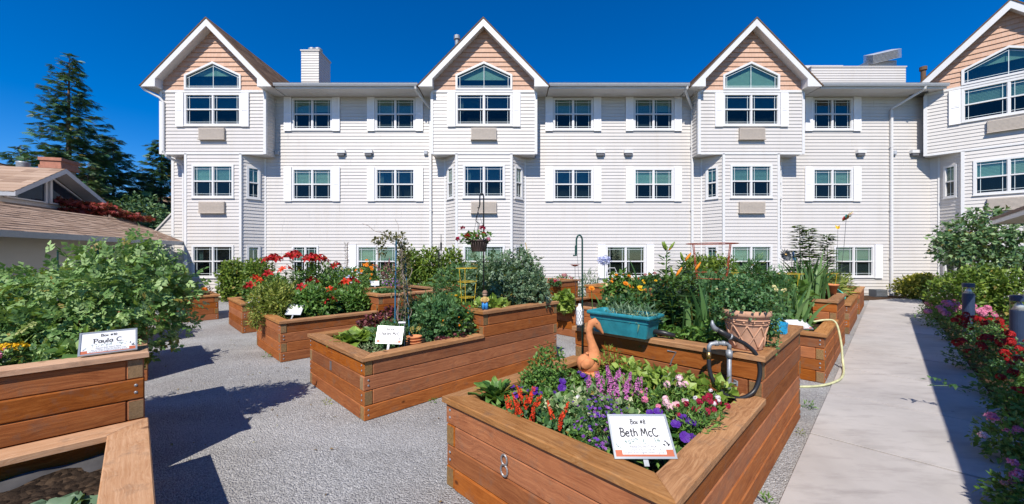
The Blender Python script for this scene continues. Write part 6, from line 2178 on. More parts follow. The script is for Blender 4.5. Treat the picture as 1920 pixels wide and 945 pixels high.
bush('dianthus_plant', 'lime and dark leafy filler behind the box 7 rail', 'plant', x, y, ZH, [(0.05, -0.02, 0.07, 0.22, 0.14, 0.11), (-0.2, 0.12, 0.08, 0.18, 0.14, 0.12), (0.18, -0.15, 0.10, 0.14, 0.12, 0.14)], 700, (0.05, 0.09), OVAL, 'green', nst=0, up=0.5)
x, y = UV(4.3, 1.35)
bush('tomato_plant', 'tomato plant inside the red wire cage', 'vegetable plant', x, y, ZH, [(0, 0, 0.26, 0.28, 0.26, 0.3)], 700, (0.08, 0.15), COMP3, 'tomato')
q = at(1334, 457, 4.05)
cage('tall rusty red wire cage above the box 7 plants', q.x, 4.05, ZH, 0.16, 0.25, q.z - ZH, (0.3, 0.6, 1.0), 'red_wire')
x, y = UV(4.25, 0.98)
bush('rose_bush', 'cream yellow rose bush behind the clay pot', 'rose bush', x, y, ZH, [(0, 0, 0.26, 0.3, 0.26, 0.26), (0.2, 0.1, 0.3, 0.24, 0.22, 0.22), (-0.22, 0.05, 0.25, 0.2, 0.2, 0.22)], 1500, (0.04, 0.07), OVAL, 'dark', [('pom', 'cream', 14, (0.018, 0.028), 0.03)], nst=12)

# ---- terracotta pot with lattice
px0, py0 = UV(3.235, 0.755)
pt = thing('terracotta_pot', 'pale terracotta pot with diamond lattice on the rail corner', 'pot', (px0, py0, 0.912))
m = MB()
m.lathe([(0.098, 0.0), (0.104, 0.012), (0.118, 0.10), (0.134, 0.195), (0.137, 0.2)], 36)
m.lathe([(0.1372, 0.2), (0.143, 0.205), (0.145, 0.24), (0.148, 0.245), (0.158, 0.248), (0.162, 0.262), (0.160, 0.285), (0.150, 0.292), (0.140, 0.288), (0.134, 0.25)], 36, cap=False)
m.build('pot_body', M['terracotta_pale'], pt, smooth=True)
def potr(z): return 0.104 + (0.136 - 0.104) * (z - 0.012) / 0.185 + 0.002
for k in range(9):
    for s in (-1, 1):
        m = MB()
        pts = []
        for j in range(9):
            t = j / 8
            z = 0.02 + 0.165 * t
            a = 2 * math.pi * k / 9 + s * t * 2 * math.pi / 9
            pts.append((potr(z) * math.cos(a), potr(z) * math.sin(a), z))
        m.tube(pts, 0.0055, 6)
        m.build('lattice_rib', M['terracotta_pale'], pt, smooth=True)
for z, rr in ((0.192, 0.139), (0.222, 0.1465)):
    m = MB(); m.tube([(rr*math.cos(2*math.pi*i/36), rr*math.sin(2*math.pi*i/36), z) for i in range(37)], 0.005, 6, caps=False)
    m.build('band', M['terracotta_pale'], pt, smooth=True)
for k in range(14):
    a = 2 * math.pi * k / 14
    m = MB(); m.lathe([(0.003, 0.0), (0.010, 0.003), (0.003, 0.008)], 8, M=Matrix.Rotation(a, 4, 'Z') @ Matrix.Translation((0.143, 0, 0.208)) @ Matrix.Rotation(R(90), 4, 'Y'))
    m.build('boss', M['terracotta_pale'], pt, smooth=True)
m = MB(); m.lathe([(0.13, 0.262), (0.05, 0.27)], 20); m.build('soil', M['soil'], pt)
pp_ = bush('trailing_plant', 'small leaved plant spilling over the lattice clay pot', 'plant', px0, py0, 1.17, [(0, 0, 0.08, 0.19, 0.18, 0.12), (-0.02, 0.06, 0.18, 0.15, 0.14, 0.10), (0.12, 0.05, 0.06, 0.12, 0.12, 0.08), (-0.16, 0.02, 0.03, 0.08, 0.1, 0.06), (0.19, 0.03, -0.06, 0.06, 0.08, 0.14), (0.22, 0.05, -0.2, 0.05, 0.06, 0.14)], 2400, (0.018, 0.034), ROUND, 'tomato', nst=0, zmin=-0.36)
blossom(pp_, 'simple', 'white', (0.21, 0.0, -0.28), (0.2, -1, 0.2), 0.012)
# ---- blue berry basket on the rail
bx_, by_ = UV(4.06, 0.69)
bb = thing('berry_basket', 'bright blue plastic berry basket on the box rail', 'basket', (bx_, by_, 0.915), R(45))
for lv, nm in (([(0.042, 0.042, 0.0), (0.045, 0.045, 0.012)], 'floor'),):
    m = MB(); ringbox(m, lv); m.build(nm, M['cyan'], bb)
for z in (0.025, 0.045, 0.065, 0.085):
    e = 0.043 + z * 0.12
    for s in (0, 1, 2, 3):
        m = MB(); m.box((-e, -e - 0.003, z - 0.007), (e, -e + 0.003, z + 0.007), M=Matrix.Rotation(R(90 * s), 4, 'Z')); m.build('slat', M['cyan'], bb)
for s in range(4):
    for k in range(5):
        m = MB(); xx = -0.04 + 0.02 * k; m.box((xx - 0.003, -0.052, 0.0), (xx + 0.003, -0.047, 0.09), M=Matrix.Rotation(R(90 * s), 4, 'Z')); m.build('upright', M['cyan'], bb)
x, y = UV(4.45, 0.8)
m = MB(); m.box((-0.08, -0.05, 0), (0.08, 0.05, 0.12)); m.box((-0.082, -0.052, 0.05), (0.082, 0.052, 0.09), 1)
tag(m.build('fertiliser_bag', [M['white'], M['cyan']], loc=(x, y, 0.915), rot=(0.1, 0, R(60))), 'small blue and white bag beside the berry basket', 'bag')

# ---- standpipe, tap and black hose
fx, fy = UV(2.975, 0.80)
fp = thing('standpipe', 'galvanised standpipe with sprayer and looped black hose', 'tap', (fx, fy, 0.5))
tz = 0.97 - 0.5
m = MB(); m.tube([(0, 0, 0), (0, 0, tz - 0.03)], 0.0145, 14); m.tube([(0, 0, tz - 0.09), (0, 0, tz - 0.04)], 0.022, 14); m.build('riser_pipe', M['galv'], fp, smooth=True)
m = MB(); m.tube([(0, 0, tz - 0.03), (0, 0, tz - 0.005), (-0.012, 0, tz + 0.008), (-0.035, 0, tz + 0.012), (-0.10, -0.0, tz + 0.012), (-0.13, 0, tz + 0.008), (-0.142, 0, tz - 0.008), (-0.145, 0, tz - 0.05)], 0.0145, 12)
m.tube([(-0.03, 0, tz + 0.012), (-0.05, 0, tz + 0.012)], 0.019, 12); m.tube([(-0.08, 0, tz + 0.012), (-0.10, 0, tz + 0.012)], 0.019, 12)
m.build('elbow_pipe', M['galv'], fp, smooth=True)
m = MB(); m.tube([(-0.145, 0, tz - 0.05), (-0.145, 0, tz - 0.10)], 0.015, 12); m.build('coupling', M['brass'], fp, smooth=True)
def sm(pts, n=8):
    """smooth curve through points"""
    P = [Vector(p) for p in pts]
    P = [P[0]] + P + [P[-1]]
    out = []
    for i in range(1, len(P) - 2):
        for k in range(n):
            t = k / n
            a, b, c, d = P[i-1], P[i], P[i+1], P[i+2]
            out.append(0.5 * ((2*b) + (c - a)*t + (2*a - 5*b + 4*c - d)*t*t + (3*b - a - 3*c + d)*t**3))
    out.append(P[-2])
    return out
m = MB(); m.tube(sm([(-0.145, 0, tz - 0.10), (-0.145, -0.01, tz - 0.17), (-0.125, -0.03, tz - 0.25), (-0.06, -0.06, tz - 0.33), (0.04, -0.07, tz - 0.35), (0.14, -0.06, tz - 0.30), (0.185, -0.05, tz - 0.18), (0.165, -0.04, tz - 0.06), (0.10, -0.03, tz + 0.01), (0.03, -0.03, tz + 0.045)]), 0.0145, 10)
m.build('hose', M['black'], fp, smooth=True)
m = MB(); m.tube([(0.035, -0.03, tz + 0.042), (-0.03, -0.03, tz + 0.075), (-0.10, -0.03, tz + 0.115)], [0.018, 0.020, 0.017], 12); m.build('spray_grip', M['black'], fp, smooth=True)
m = MB(); m.tube([(-0.005, -0.03, tz + 0.062), (-0.015, -0.03, tz + 0.067)], 0.0225, 12); m.build('grip_ring', M['galv'], fp, smooth=True); m = MB(); m.tube([(-0.10, -0.03, tz + 0.112), (-0.125, -0.03, tz + 0.128), (-0.135, -0.03, tz + 0.15), (-0.137, -0.03, tz + 0.18)], [0.016, 0.018, 0.014, 0.006], 12); m.build('spray_head', M['galv'], fp, smooth=True)
m = MB(); m.tube([(-0.02, -0.02, tz - 0.265), (0.05, -0.005, tz - 0.27)], 0.006, 6); m.box((0.04, -0.02, tz - 0.285), (0.05, 0.02, tz - 0.25)); m.build('pipe_clip', M['galv'], fp)

# ---- shepherd hooks
def hook(label, x, y, z, H, r, dx, mat, w=0.10, name='shepherd_hook'):
    rt = thing(name, label, 'garden hook', (x, y, z))
    pts = [(0, 0, -0.05), (0, 0, H - w)]
    for k in range(1, 10):
        a = R(180 * k / 9)
        pts.append((dx * (w / 2) * (1 - math.cos(a)), 0, H - w + (w * 0.9) * math.sin(a)))
    pts += [(dx * w, 0, H - w - 0.10), (dx * (w + 0.01), 0, H - w - 0.14), (dx * (w + 0.03), 0, H - w - 0.14)]
    m = MB(); m.tube(pts, r, 8); m.build('pole', M[mat], rt, smooth=True)
    return rt
x, y = UV(2.96, 2.03)
q = at(1090, 440, y)
gh = hook('dark green shepherd hook behind the goose', x, y, ZL, q.z - ZL, 0.008, -1, 'green_metal', 0.055)
m = MB(); m.tube([(-0.06, 0, q.z - ZL - 0.2), (-0.06, 0, q.z - ZL - 0.10)], 0.010, 8); m.build('hook_sleeve', M['green_metal'], gh)
bq = at(1093, 591, 3.5)
bt = thing('bottle_feeder', 'white bottle in a wire sleeve hanging by the green hook', 'bottle', (bq.x - 0.02, 3.55, bq.z - 0.1))
m = MB(); m.lathe([(0.034, 0), (0.036, 0.01), (0.036, 0.14), (0.030, 0.165), (0.012, 0.18), (0.012, 0.2)], 16); m.build('bottle', M['white'], bt, smooth=True)
m = MB()
for k in range(10):
    for s in (-1, 1):
        m.tube([(0.0385*math.cos(k*0.628 + s*t*1.6), 0.0385*math.sin(k*0.628 + s*t*1.6), 0.15*t) for t in np.linspace(0, 1, 7)], 0.0013, 4, caps=False)
m.build('wire_sleeve', M['grey_wire'], bt)
m = MB(); m.tube([(0, 0, 0.19), (0, 0, 0.3), (-0.03, 0, 0.75)], 0.0015, 4); m.build('hanger', M['grey_wire'], bt)

x, y = UV(3.2, 3.72)
q = at(903, 362, y)
hk = hook('tall black shepherd hook in the Charles bed', x, y, ZH, q.z - ZH, 0.009, -1, 'black_metal', 0.05)
Hk = q.z - ZH
m = MB(); m.tube(sm([(-0.05, 0, Hk - 0.16), (-0.08, 0, Hk - 0.26), (-0.10, 0, Hk - 0.36), (-0.06, 0, Hk - 0.40), (-0.08, 0, Hk - 0.5)]), 0.005, 6); m.build('swivel_hook', M['black_metal'], hk)
hb = thing('hanging_basket', 'brown hanging basket of red geraniums on the black hook', 'hanging basket', (x - 0.06, y - 0.03, at(0, 472, y).z))
m = MB(); m.lathe([(0.085, 0.0), (0.09, 0.01), (0.112, 0.13), (0.122, 0.132), (0.122, 0.155), (0.11, 0.155), (0.105, 0.12)], 20, cap=True)
for k in range(20):
    a = 2 * math.pi * k / 20
    m.tube([(0.088*math.cos(a), 0.088*math.sin(a), 0.01), (0.112*math.cos(a), 0.112*math.sin(a), 0.13)], 0.004, 4)
m.build('pot', M['brown_plastic'], hb, smooth=True)
m = MB()
for k in range(3):
    a = 2 * math.pi * k / 3 + 0.4
    m.tube([(0.118*math.cos(a), 0.118*math.sin(a), 0.15), (-0.01, 0.02, 0.52)], 0.002, 4)
m.build('hanger', M['grey_wire'], hb)
ger = bush('geranium_plant', 'red geraniums spilling from the hanging basket', 'flowers', x - 0.06, y - 0.03, at(0, 472, y).z + 0.14, [(0, 0, 0.05, 0.15, 0.13, 0.07), (-0.14, -0.02, 0.03, 0.08, 0.08, 0.06)], 260, (0.03, 0.055), ROUND, 'green', nst=6)
for dx, dz, s, col in ((-0.20, 0.16, 0.036, 'crimson'), (-0.14, 0.06, 0.045, 'red'), (-0.26, 0.02, 0.042, 'crimson'), (0.05, 0.16, 0.048, 'crimson'), (-0.02, 0.06, 0.025, 'scarlet'), (-0.03, 0.0, 0.02, 'pink'), (0.13, 0.02, 0.03, 'pink'), (0.07, 0.09, 0.03, 'red')):
    blossom(ger, 'pom', col, (dx, -0.06, dz), (dx, -0.6, 0.7), s)

# ---- figurine on the rail
x, y = UV(3.17, 3.66)
fg = thing('garden_figurine', 'small figurine in a straw hat and blue trousers on the rail', 'figurine', (x, y, 0.915), 0)
m = MB(); 
for s in (-1, 1): m.tube([(s*0.02, 0, 0.0), (s*0.019, 0, 0.05), (s*0.012, 0, 0.09)], [0.02, 0.022, 0.026], 10)
m.build('trousers', plain('blue_cloth', (0.03, 0.22, 0.55), 0.6), fg, smooth=True)
m = MB(); m.lathe([(0.03, 0.085), (0.038, 0.11), (0.034, 0.15), (0.018, 0.17)], 14)
for s in (-1, 1): m.tube([(s*0.03, 0, 0.15), (s*0.05, -0.01, 0.12), (s*0.03, -0.035, 0.105)], [0.013, 0.012, 0.010], 8)
m.build('torso', plain('figurine_shirt', (0.45, 0.30, 0.10), 0.7), fg, smooth=True)
m = MB(); m.lathe([(0.004, 0.165), (0.026, 0.175), (0.032, 0.195), (0.026, 0.22), (0.005, 0.235)], 14); m.build('head', M['skin_tan'], fg, smooth=True)
m = MB(); m.lathe([(0.05, 0.15), (0.052, 0.155), (0.028, 0.165), (0.022, 0.19), (0.004, 0.195)], 18, M=Matrix.Translation((-0.005, -0.03, 0.02)) @ Matrix.Rotation(R(62), 4, 'X') @ Matrix.Translation((0, 0, -0.16)) @ Matrix.Translation((0, 0.10, 0.0)))
m.build('straw_hat', plain('straw', (0.50, 0.37, 0.28), 0.8), fg, smooth=True)
m = MB(); m.lathe([(0.033, 0.205), (0.035, 0.22), (0.02, 0.243), (0.004, 0.248)], 12); m.build('hair', plain('brown_hair', (0.22, 0.13, 0.09), 0.8), fg, smooth=True)

# ---- wire basket, clay saucers and trowel in the Charles bed
x, y = U2(866, 3.78)
wb = thing('wire_basket', 'dark wire basket in the Charles bed', 'basket', (x, y, ZL))
for k in range(14):
    a = 2 * math.pi * k / 14
    m = MB(); m.tube([(0.09*math.cos(a), 0.09*math.sin(a), 0.0), (0.12*math.cos(a), 0.12*math.sin(a), 0.26)], 0.0022, 4); m.build('wire', M['grey_wire'], wb)
for z, r in ((0.02, 0.092), (0.09, 0.10), (0.17, 0.11), (0.26, 0.12)):
    m = MB(); m.tube([(r*math.cos(2*math.pi*i/24), r*math.sin(2*math.pi*i/24), z) for i in range(25)], 0.003, 5, caps=False); m.build('hoop', M['grey_wire'], wb)
m = MB(); m.lathe([(0.045, 0.0), (0.055, 0.10), (0.058, 0.10), (0.05, 0.02)], 14); m.build('inner_pot', M['black'], wb)
x, y = U2(770, 3.88)
st = thing('saucer_stack', 'stack of terracotta saucers behind the Charles sign', 'saucers', (x + 0.03, y + 0.05, ZL))
for k in range(5):
    m = MB(); r = 0.095 - 0.002 * k; m.lathe([(r*0.85, 0.0), (r, 0.02), (r + 0.004, 0.028), (r - 0.012, 0.03), (r*0.8, 0.012)], 22)
    m.build('saucer', M['terracotta'], st, smooth=True, loc=(0.003*math.sin(k*3), 0.003*math.cos(k*2), k*0.031))
x, y = U2(754, 3.9)
tw = thing('trowel', 'small hand fork with white handle behind the Charles sign', 'trowel', (x, y, ZL))
zt_ = at(0, 605, y).z - ZL
m = MB(); m.tube([(-0.04, 0, zt_), (0.04, 0, zt_)], 0.012, 10); m.build('handle', M['white'], tw, smooth=True)
m = MB(); m.tube([(-0.03, 0, zt_ - 0.01), (-0.03, 0, 0)], 0.004, 6); m.tube([(0.03, 0, zt_ - 0.01), (0.025, 0, 0)], 0.004, 6); m.build('shaft', M['galv'], tw)
# ================================================================== NAME SIGNS
GL = {
 'B': (0.62, [[(0.02, 0), (0.10, 1.0)], [(-0.08, 0.96), (0.1, 1.02), (0.38, 0.98), (0.48, 0.82), (0.38, 0.62), (0.10, 0.55)], [(0.10, 0.55), (0.45, 0.5), (0.58, 0.30), (0.48, 0.08), (0.25, -0.02), (0.02, 0.02)]]),
 'P': (0.58, [[(0.10, -0.05), (0.08, 1.0)], [(-0.08, 0.95), (0.1, 1.02), (0.4, 0.98), (0.52, 0.78), (0.42, 0.56), (0.10, 0.50)]]),
 'M': (0.85, [[(0.0, 0), (0.10, 1.0), (0.36, 0.30), (0.60, 1.0), (0.74, -0.02)]]),
 'C': (0.72, [[(0.62, 0.85), (0.48, 0.98), (0.28, 0.98), (0.08, 0.75), (0.03, 0.45), (0.12, 0.15), (0.32, 0.0), (0.52, 0.02), (0.68, 0.14)]]),
 'e': (0.52, [[(0.06, 0.33), (0.42, 0.36), (0.40, 0.52), (0.26, 0.60), (0.10, 0.50), (0.04, 0.28), (0.12, 0.06), (0.28, 0.0), (0.46, 0.10)]]),
 't': (0.42, [[(0.20, 0.95), (0.17, 0.2), (0.24, 0.02), (0.38, 0.06)], [(0.0, 0.62), (0.38, 0.66)]]),
 'h': (0.52, [[(0.06, 1.0), (0.04, 0.0)], [(0.05, 0.40), (0.18, 0.58), (0.34, 0.58), (0.42, 0.4), (0.43, 0.0)]]),
 'c': (0.50, [[(0.44, 0.52), (0.28, 0.62), (0.10, 0.50), (0.04, 0.28), (0.12, 0.06), (0.28, 0.0), (0.46, 0.10)]]),
 'o': (0.52, [[(0.24, 0.60), (0.08, 0.48), (0.04, 0.28), (0.12, 0.05), (0.28, 0.0), (0.44, 0.15), (0.46, 0.36), (0.38, 0.55), (0.24, 0.60)]]),
 'x': (0.46, [[(0.02, 0.60), (0.42, 0.0)], [(0.40, 0.60), (0.02, 0.0)]]),
 'a': (0.52, [[(0.42, 0.58), (0.22, 0.60), (0.06, 0.44), (0.04, 0.2), (0.14, 0.02), (0.30, 0.06), (0.42, 0.3)], [(0.42, 0.60), (0.42, 0.12), (0.50, 0.0)]]),
 'u': (0.54, [[(0.04, 0.60), (0.04, 0.2), (0.14, 0.02), (0.30, 0.04), (0.42, 0.24), (0.43, 0.60)], [(0.43, 0.6), (0.45, 0.0)]]),
 'l': (0.22, [[(0.08, 1.0), (0.07, 0.1), (0.14, 0.0)]]),
 'r': (0.40, [[(0.06, 0.60), (0.06, 0.0)], [(0.06, 0.38), (0.18, 0.56), (0.36, 0.56)]]),
 's': (0.44, [[(0.36, 0.54), (0.20, 0.62), (0.06, 0.50), (0.12, 0.36), (0.32, 0.26), (0.38, 0.12), (0.24, 0.0), (0.04, 0.06)]]),
 '#': (0.66, [[(0.20, 0.85), (0.12, 0.1)], [(0.46, 0.85), (0.38, 0.1)], [(0.02, 0.60), (0.58, 0.62)], [(0.0, 0.34), (0.56, 0.36)]]),
 '8': (0.50, [[(0.24, 0.52), (0.10, 0.68), (0.12, 0.88), (0.26, 0.96), (0.40, 0.86), (0.40, 0.66), (0.24, 0.52), (0.06, 0.34), (0.06, 0.12), (0.24, 0.0), (0.42, 0.12), (0.42, 0.34), (0.24, 0.52)]]),
 '2': (0.50, [[(0.06, 0.78), (0.20, 0.95), (0.38, 0.88), (0.40, 0.66), (0.22, 0.34), (0.04, 0.02), (0.46, 0.04)]]),
 '0': (0.52, [[(0.24, 0.95), (0.08, 0.75), (0.05, 0.35), (0.20, 0.02), (0.38, 0.14), (0.45, 0.5), (0.38, 0.85), (0.24, 0.95)]]),
 '1': (0.28, [[(0.04, 0.78), (0.16, 0.95), (0.15, 0.0)]]),
 '.': (0.22, [[(0.05, 0.0), (0.10, 0.06)]]),
 ' ': (0.36, []),
}
def textw(s): return sum(GL[c][0] for c in s) + 0.06 * (len(s) - 1)
def write(mb, s, cx, y, h, lw, z):
    """pen strokes as flat ribbons, centred on cx with the base line at y, in the sign's own plane"""
    x = cx - textw(s) * h / 2
    k = 0
    for ch in s:
        w, sts = GL[ch]
        for st_ in sts:
            P = [Vector((x + a * h, y + b * h, 0)) for a, b in st_]
            P = sm(P, 4) if len(P) > 2 else P
            V = []
            for i, p in enumerate(P):
                t = (P[min(i+1, len(P)-1)] - P[max(i-1, 0)])
                t = t.normalized() if t.length > 1e-9 else Vector((1, 0, 0))
                nn = Vector((-t.y, t.x, 0)) * lw / 2
                V += [(p.x + nn.x, p.y + nn.y, z + 0.00002 * (k % 7)), (p.x - nn.x, p.y - nn.y, z + 0.00002 * (k % 7))]
            mb.add(V, [(2*i, 2*i+1, 2*i+3, 2*i+2) for i in range(len(P) - 1)])
            k += 1
        x += (w + 0.06) * h
_prnt = {}
def printmat(n, c):
    if n not in _prnt: _prnt[n] = plain('print_' + n, c, 0.5, 0, 0.1)
    return _prnt[n]
def fontmesh(s, size):
    cu = bpy.data.curves.new('caption', 'FONT')
    cu.body = s; cu.size = size; cu.align_x = 'CENTER'
    cu.resolution_u = 2
    ob = bpy.data.objects.new('caption', cu)
    me = bpy.data.meshes.new_from_object(ob)
    bpy.data.objects.remove(ob); bpy.data.curves.remove(cu)
    me.materials.clear(); me.materials.append(M['ink'])
    return me
def sign(label, loc, rot, w, h, line1, line2, small=True, stake=0.25, blank=False):
    """sign lies in its own xy plane (x right, y up the sheet), z faces the reader; loc is the bottom middle"""
    rt = thing('name_sign', label, 'sign', loc, 0, 'garden name signs')
    rt.rotation_euler = rot
    fr = 0.010
    for a in ((-w/2, 0, -w/2 + fr, h), (w/2 - fr, 0, w/2, h), (-w/2 + fr, 0, w/2 - fr, fr), (-w/2 + fr, h - fr, w/2 - fr, h)):
        m = MB(); m.box((a[0], a[1], -0.006), (a[2], a[3], 0.004)); m.build('frame', M['alu'], rt)
    m = MB(); m.box((-w/2 + fr, fr, -0.005), (w/2 - fr, h - fr, 0.0)); m.build('sheet', M['paper'], rt)
    iw, ih = w - 2*fr, h - 2*fr
    if not blank:
        m = MB()
        write(m, line1, 0.0, fr + ih * 0.80, ih * 0.115, 0.0042 * w / 0.3, 0.0008)
        h2 = min(ih * 0.20, iw * 0.88 / textw(line2))
        write(m, line2, 0.0, fr + ih * 0.49, h2, 0.0062 * w / 0.3, 0.0008)
        m.build('lettering', M['ink'], rt)
    if small:
        m = MB(); m.box((-iw/2, fr, 0.0), (iw/2, fr + ih * 0.055, 0.0004)); m.box((-iw/2, fr + ih*0.055, 0.0), (-iw*0.38, fr + ih*0.16, 0.0004)); m.box((iw*0.38, fr + ih*0.055, 0.0), (iw/2, fr + ih*0.17, 0.0004))
        m.build('printed_soil', printmat('soil', (0.42, 0.11, 0.05)), rt)
        m = MB()
        n_ = 46
        xs_ = np.concatenate([rng.uniform(-0.3, 0.05, 26), rng.uniform(0.15, 0.32, 14), rng.uniform(-0.47, -0.40, 6)]) * iw
        ys_ = fr + ih * np.concatenate([rng.uniform(0.30, 0.42, 26), rng.uniform(0.30, 0.42, 14), rng.uniform(0.18, 0.28, 6)])
        put(m, T_oval(0.3, 0, 0), np.stack([xs_, ys_, 0.0006 + 0.0002*rng.random(n_)], 1), np.stack([rng.normal(size=n_), np.abs(rng.normal(size=n_)) + 0.3, np.zeros(n_)], 1), np.tile([0, 0, 1.], (n_, 1)), rng.uniform(0.03, 0.055, n_) * ih)
        m.build('printed_sprigs', printmat('sprig', (0.09, 0.17, 0.14)), rt)
        m = MB()
        n_ = 7
        put(m, T_oval(0.3, 0, 0), np.stack([iw*0.43 + rng.uniform(-0.04, 0.04, n_)*iw, fr + ih*rng.uniform(0.2, 0.34, n_), np.full(n_, 0.0007)], 1), np.stack([rng.normal(size=n_), np.abs(rng.normal(size=n_)) + 0.5, np.zeros(n_)], 1), np.tile([0, 0, 1.], (n_, 1)), rng.uniform(0.06, 0.09, n_) * ih)
        m.build('printed_leaves', M['ink'], rt)
        for s_, yy, sz in (('Please DO NOT PICK', 0.215, 0.075), ('The contents of each Garden Box is the', 0.145, 0.058), ('property of the assigned resident or group', 0.078, 0.058)):
            link('caption', fontmesh(s_, sz * ih), rt, (0, fr + ih * yy, 0.0009))
    m = MB(); m.box((-0.012, -stake, -0.010), (0.012, h * 0.5, -0.0062)); m.build('stake', M['galv'], rt)
    return rt
x, y = UV(1.735, 0.825)
sign('name sign reading Box #8 Beth McC. at the front corner', (x, y, 0.625), (R(46), 0, 0), 0.302, 0.212, 'Box #8', 'Beth McC.', stake=0.03)
sign('name sign reading Charles McC. among the lettuces', (-1.33, 4.06, 0.655), (R(62), R(4), R(8)), 0.275, 0.195, 'Box #20', 'Charles McC.', stake=0.16)
x, y = UV(-0.13, 3.84)
sign('name sign reading Paula C. lying on the rail edge', (x, y, 0.925), (R(42), 0, R(45)), 0.285, 0.2, 'Box #10', 'Paula C.', stake=0.0)
q = G(542, 590, 0.64)
sign('white sign sheet at the corner of the lily bed', (q[0], q[1] + 0.1, 0.62), (R(55), 0, R(-5)), 0.28, 0.2, '', '', False, 0.1, True)
q = G(469, 568, 0.64)
sign('white sign sheet at the corner of the last bed', (q[0], q[1] + 0.1, 0.62), (R(60), 0, R(-10)), 0.26, 0.2, '', '', False, 0.1, True)
x, y = UV(6.22, 0.80)
sign('white name sign lying on the bed beside the cream hose', (x, y, 0.635), (R(30), 0, R(0)), 0.28, 0.2, '', '', True, 0.0, True)
x, y = UV(4.42, 3.72)
sign('dark backed sign leaning at the end of the pea vines', (x, y, 0.93), (R(75), 0, R(120)), 0.2, 0.15, '', '', False, 0.1, True)
q = at(703, 536, 9.0)
sign('small tilted sign before the pink plume plant', (q.x, 9.0, q.z), (R(50), 0, R(20)), 0.2, 0.15, '', '', False, 0.2, True)

# ================================================================== FAR BEDS: plants and ornaments
cb = cbush
def W_(px, v): return U2(px, v)
# bed by the walk (iris, hose)
x, y = UV(6.42, 0.98)
blades('iris_plant', 'upright iris blades at the front of the walk side bed', 'plant', x, y, ZL, 34, 0.82, 0.05, 0.3)
x, y = UV(6.45, 1.6)
blades('iris_plant', 'iris blades left of the front clump beside the walk', 'plant', x, y, ZL, 14, 0.6, 0.04, 0.25)
x, y = UV(8.15, 1.0)
blades('corn_plant', 'tall arching green blades filling the walk side bed', 'plant', x, y, ZH, 40, 0.95, 0.05, 0.5)
x, y = UV(8.7, 1.0)
blades('corn_plant', 'tall arching green blades farther along the walk', 'plant', x, y, ZH, 34, 0.9, 0.05, 0.5)
x, y = UV(8.0, 1.75)
blades('corn_plant', 'tall green blades behind the dark pinwheel', 'plant', x, y, ZH, 30, 0.85, 0.05, 0.45)
x, y = UV(7.2, 1.4)
bush('zucchini_plant', 'broad dark leaves in the middle of the walk side bed', 'vegetable plant', x, y, ZL, [(0, 0, 0.25, 0.5, 0.45, 0.3), (0.4, 0.2, 0.4, 0.4, 0.4, 0.3)], 900, (0.10, 0.18), ROUND, 'green', nst=14)
for lab, px, py, Y in (('tallest leafy dahlia stem left of the pinwheel stake', 1499, 424, 7.4), ('second leafy dahlia stem', 1516, 430, 7.5), ('leafy dahlia stem nearest the pinwheel stake', 1550, 440, 7.5)):
    q = at(px, py, Y); H = q.z - ZH
    r = thing('dahlia_plant', lab, 'plant', (q.x, Y, ZH), 0, 'tall leafy stems by the walk')
    m = MB(); m.tube([(0, 0, 0), (0.02, 0, H*.5), (0, 0, H)], [0.012, 0.009, 0.005], 6); m.build('stem', M['stem'], r)
    m = MB(); n_ = 240; t = 0.2 + 0.8 * rng.random(n_); a = rng.random(n_) * 6.28
    put(m, OVAL, np.stack([0.03*np.cos(a), 0.03*np.sin(a), t*H], 1), np.stack([np.cos(a), np.sin(a), 0.2 + 0*t], 1), np.tile([0, 0, 1.], (n_, 1)), rng.uniform(0.14, 0.26, n_) * (1.25 - 0.6*t))
    m.build('leaves', LM['dark'], r)
q = at(1540, 512, 7.0)
cage('yellow wire cage among the tall blades by the walk', q.x, 7.0, ZH - 0.2, 0.22, 0.24, q.z - ZH + 0.2, (0.6, 1.0), 'yellow_wire')
q = at(1475, 513, 6.4)
cage('yellow wire cage left of the dark pinwheel stake', q.x, 6.4, ZL, 0.2, 0.24, q.z - ZL, (0.6, 1.0), 'yellow_wire')
q = at(1440, 512, 6.0)
cb('tomato_plant', 'tall leafy tomato in front of the last bay window', 'vegetable plant', 1415, 490, 0, 6.1, 28, 700, (0.09, 0.16), COMP3, 'tomato', zb=ZL)
cb('tomato_plant', 'leafy tomato left of the dark pinwheel', 'vegetable plant', 1452, 515, 0, 6.0, 30, 700, (0.09, 0.16), COMP3, 'tomato', zb=ZL)
cb('lily_foliage', 'orange flowered leafy plant under the dark pinwheel', 'plant', 1480, 520, 0, 6.9, 30, 700, (0.07, 0.13), OVAL, 'green', [('lily', 'orange', 3, (0.05, 0.06))], zb=ZL)
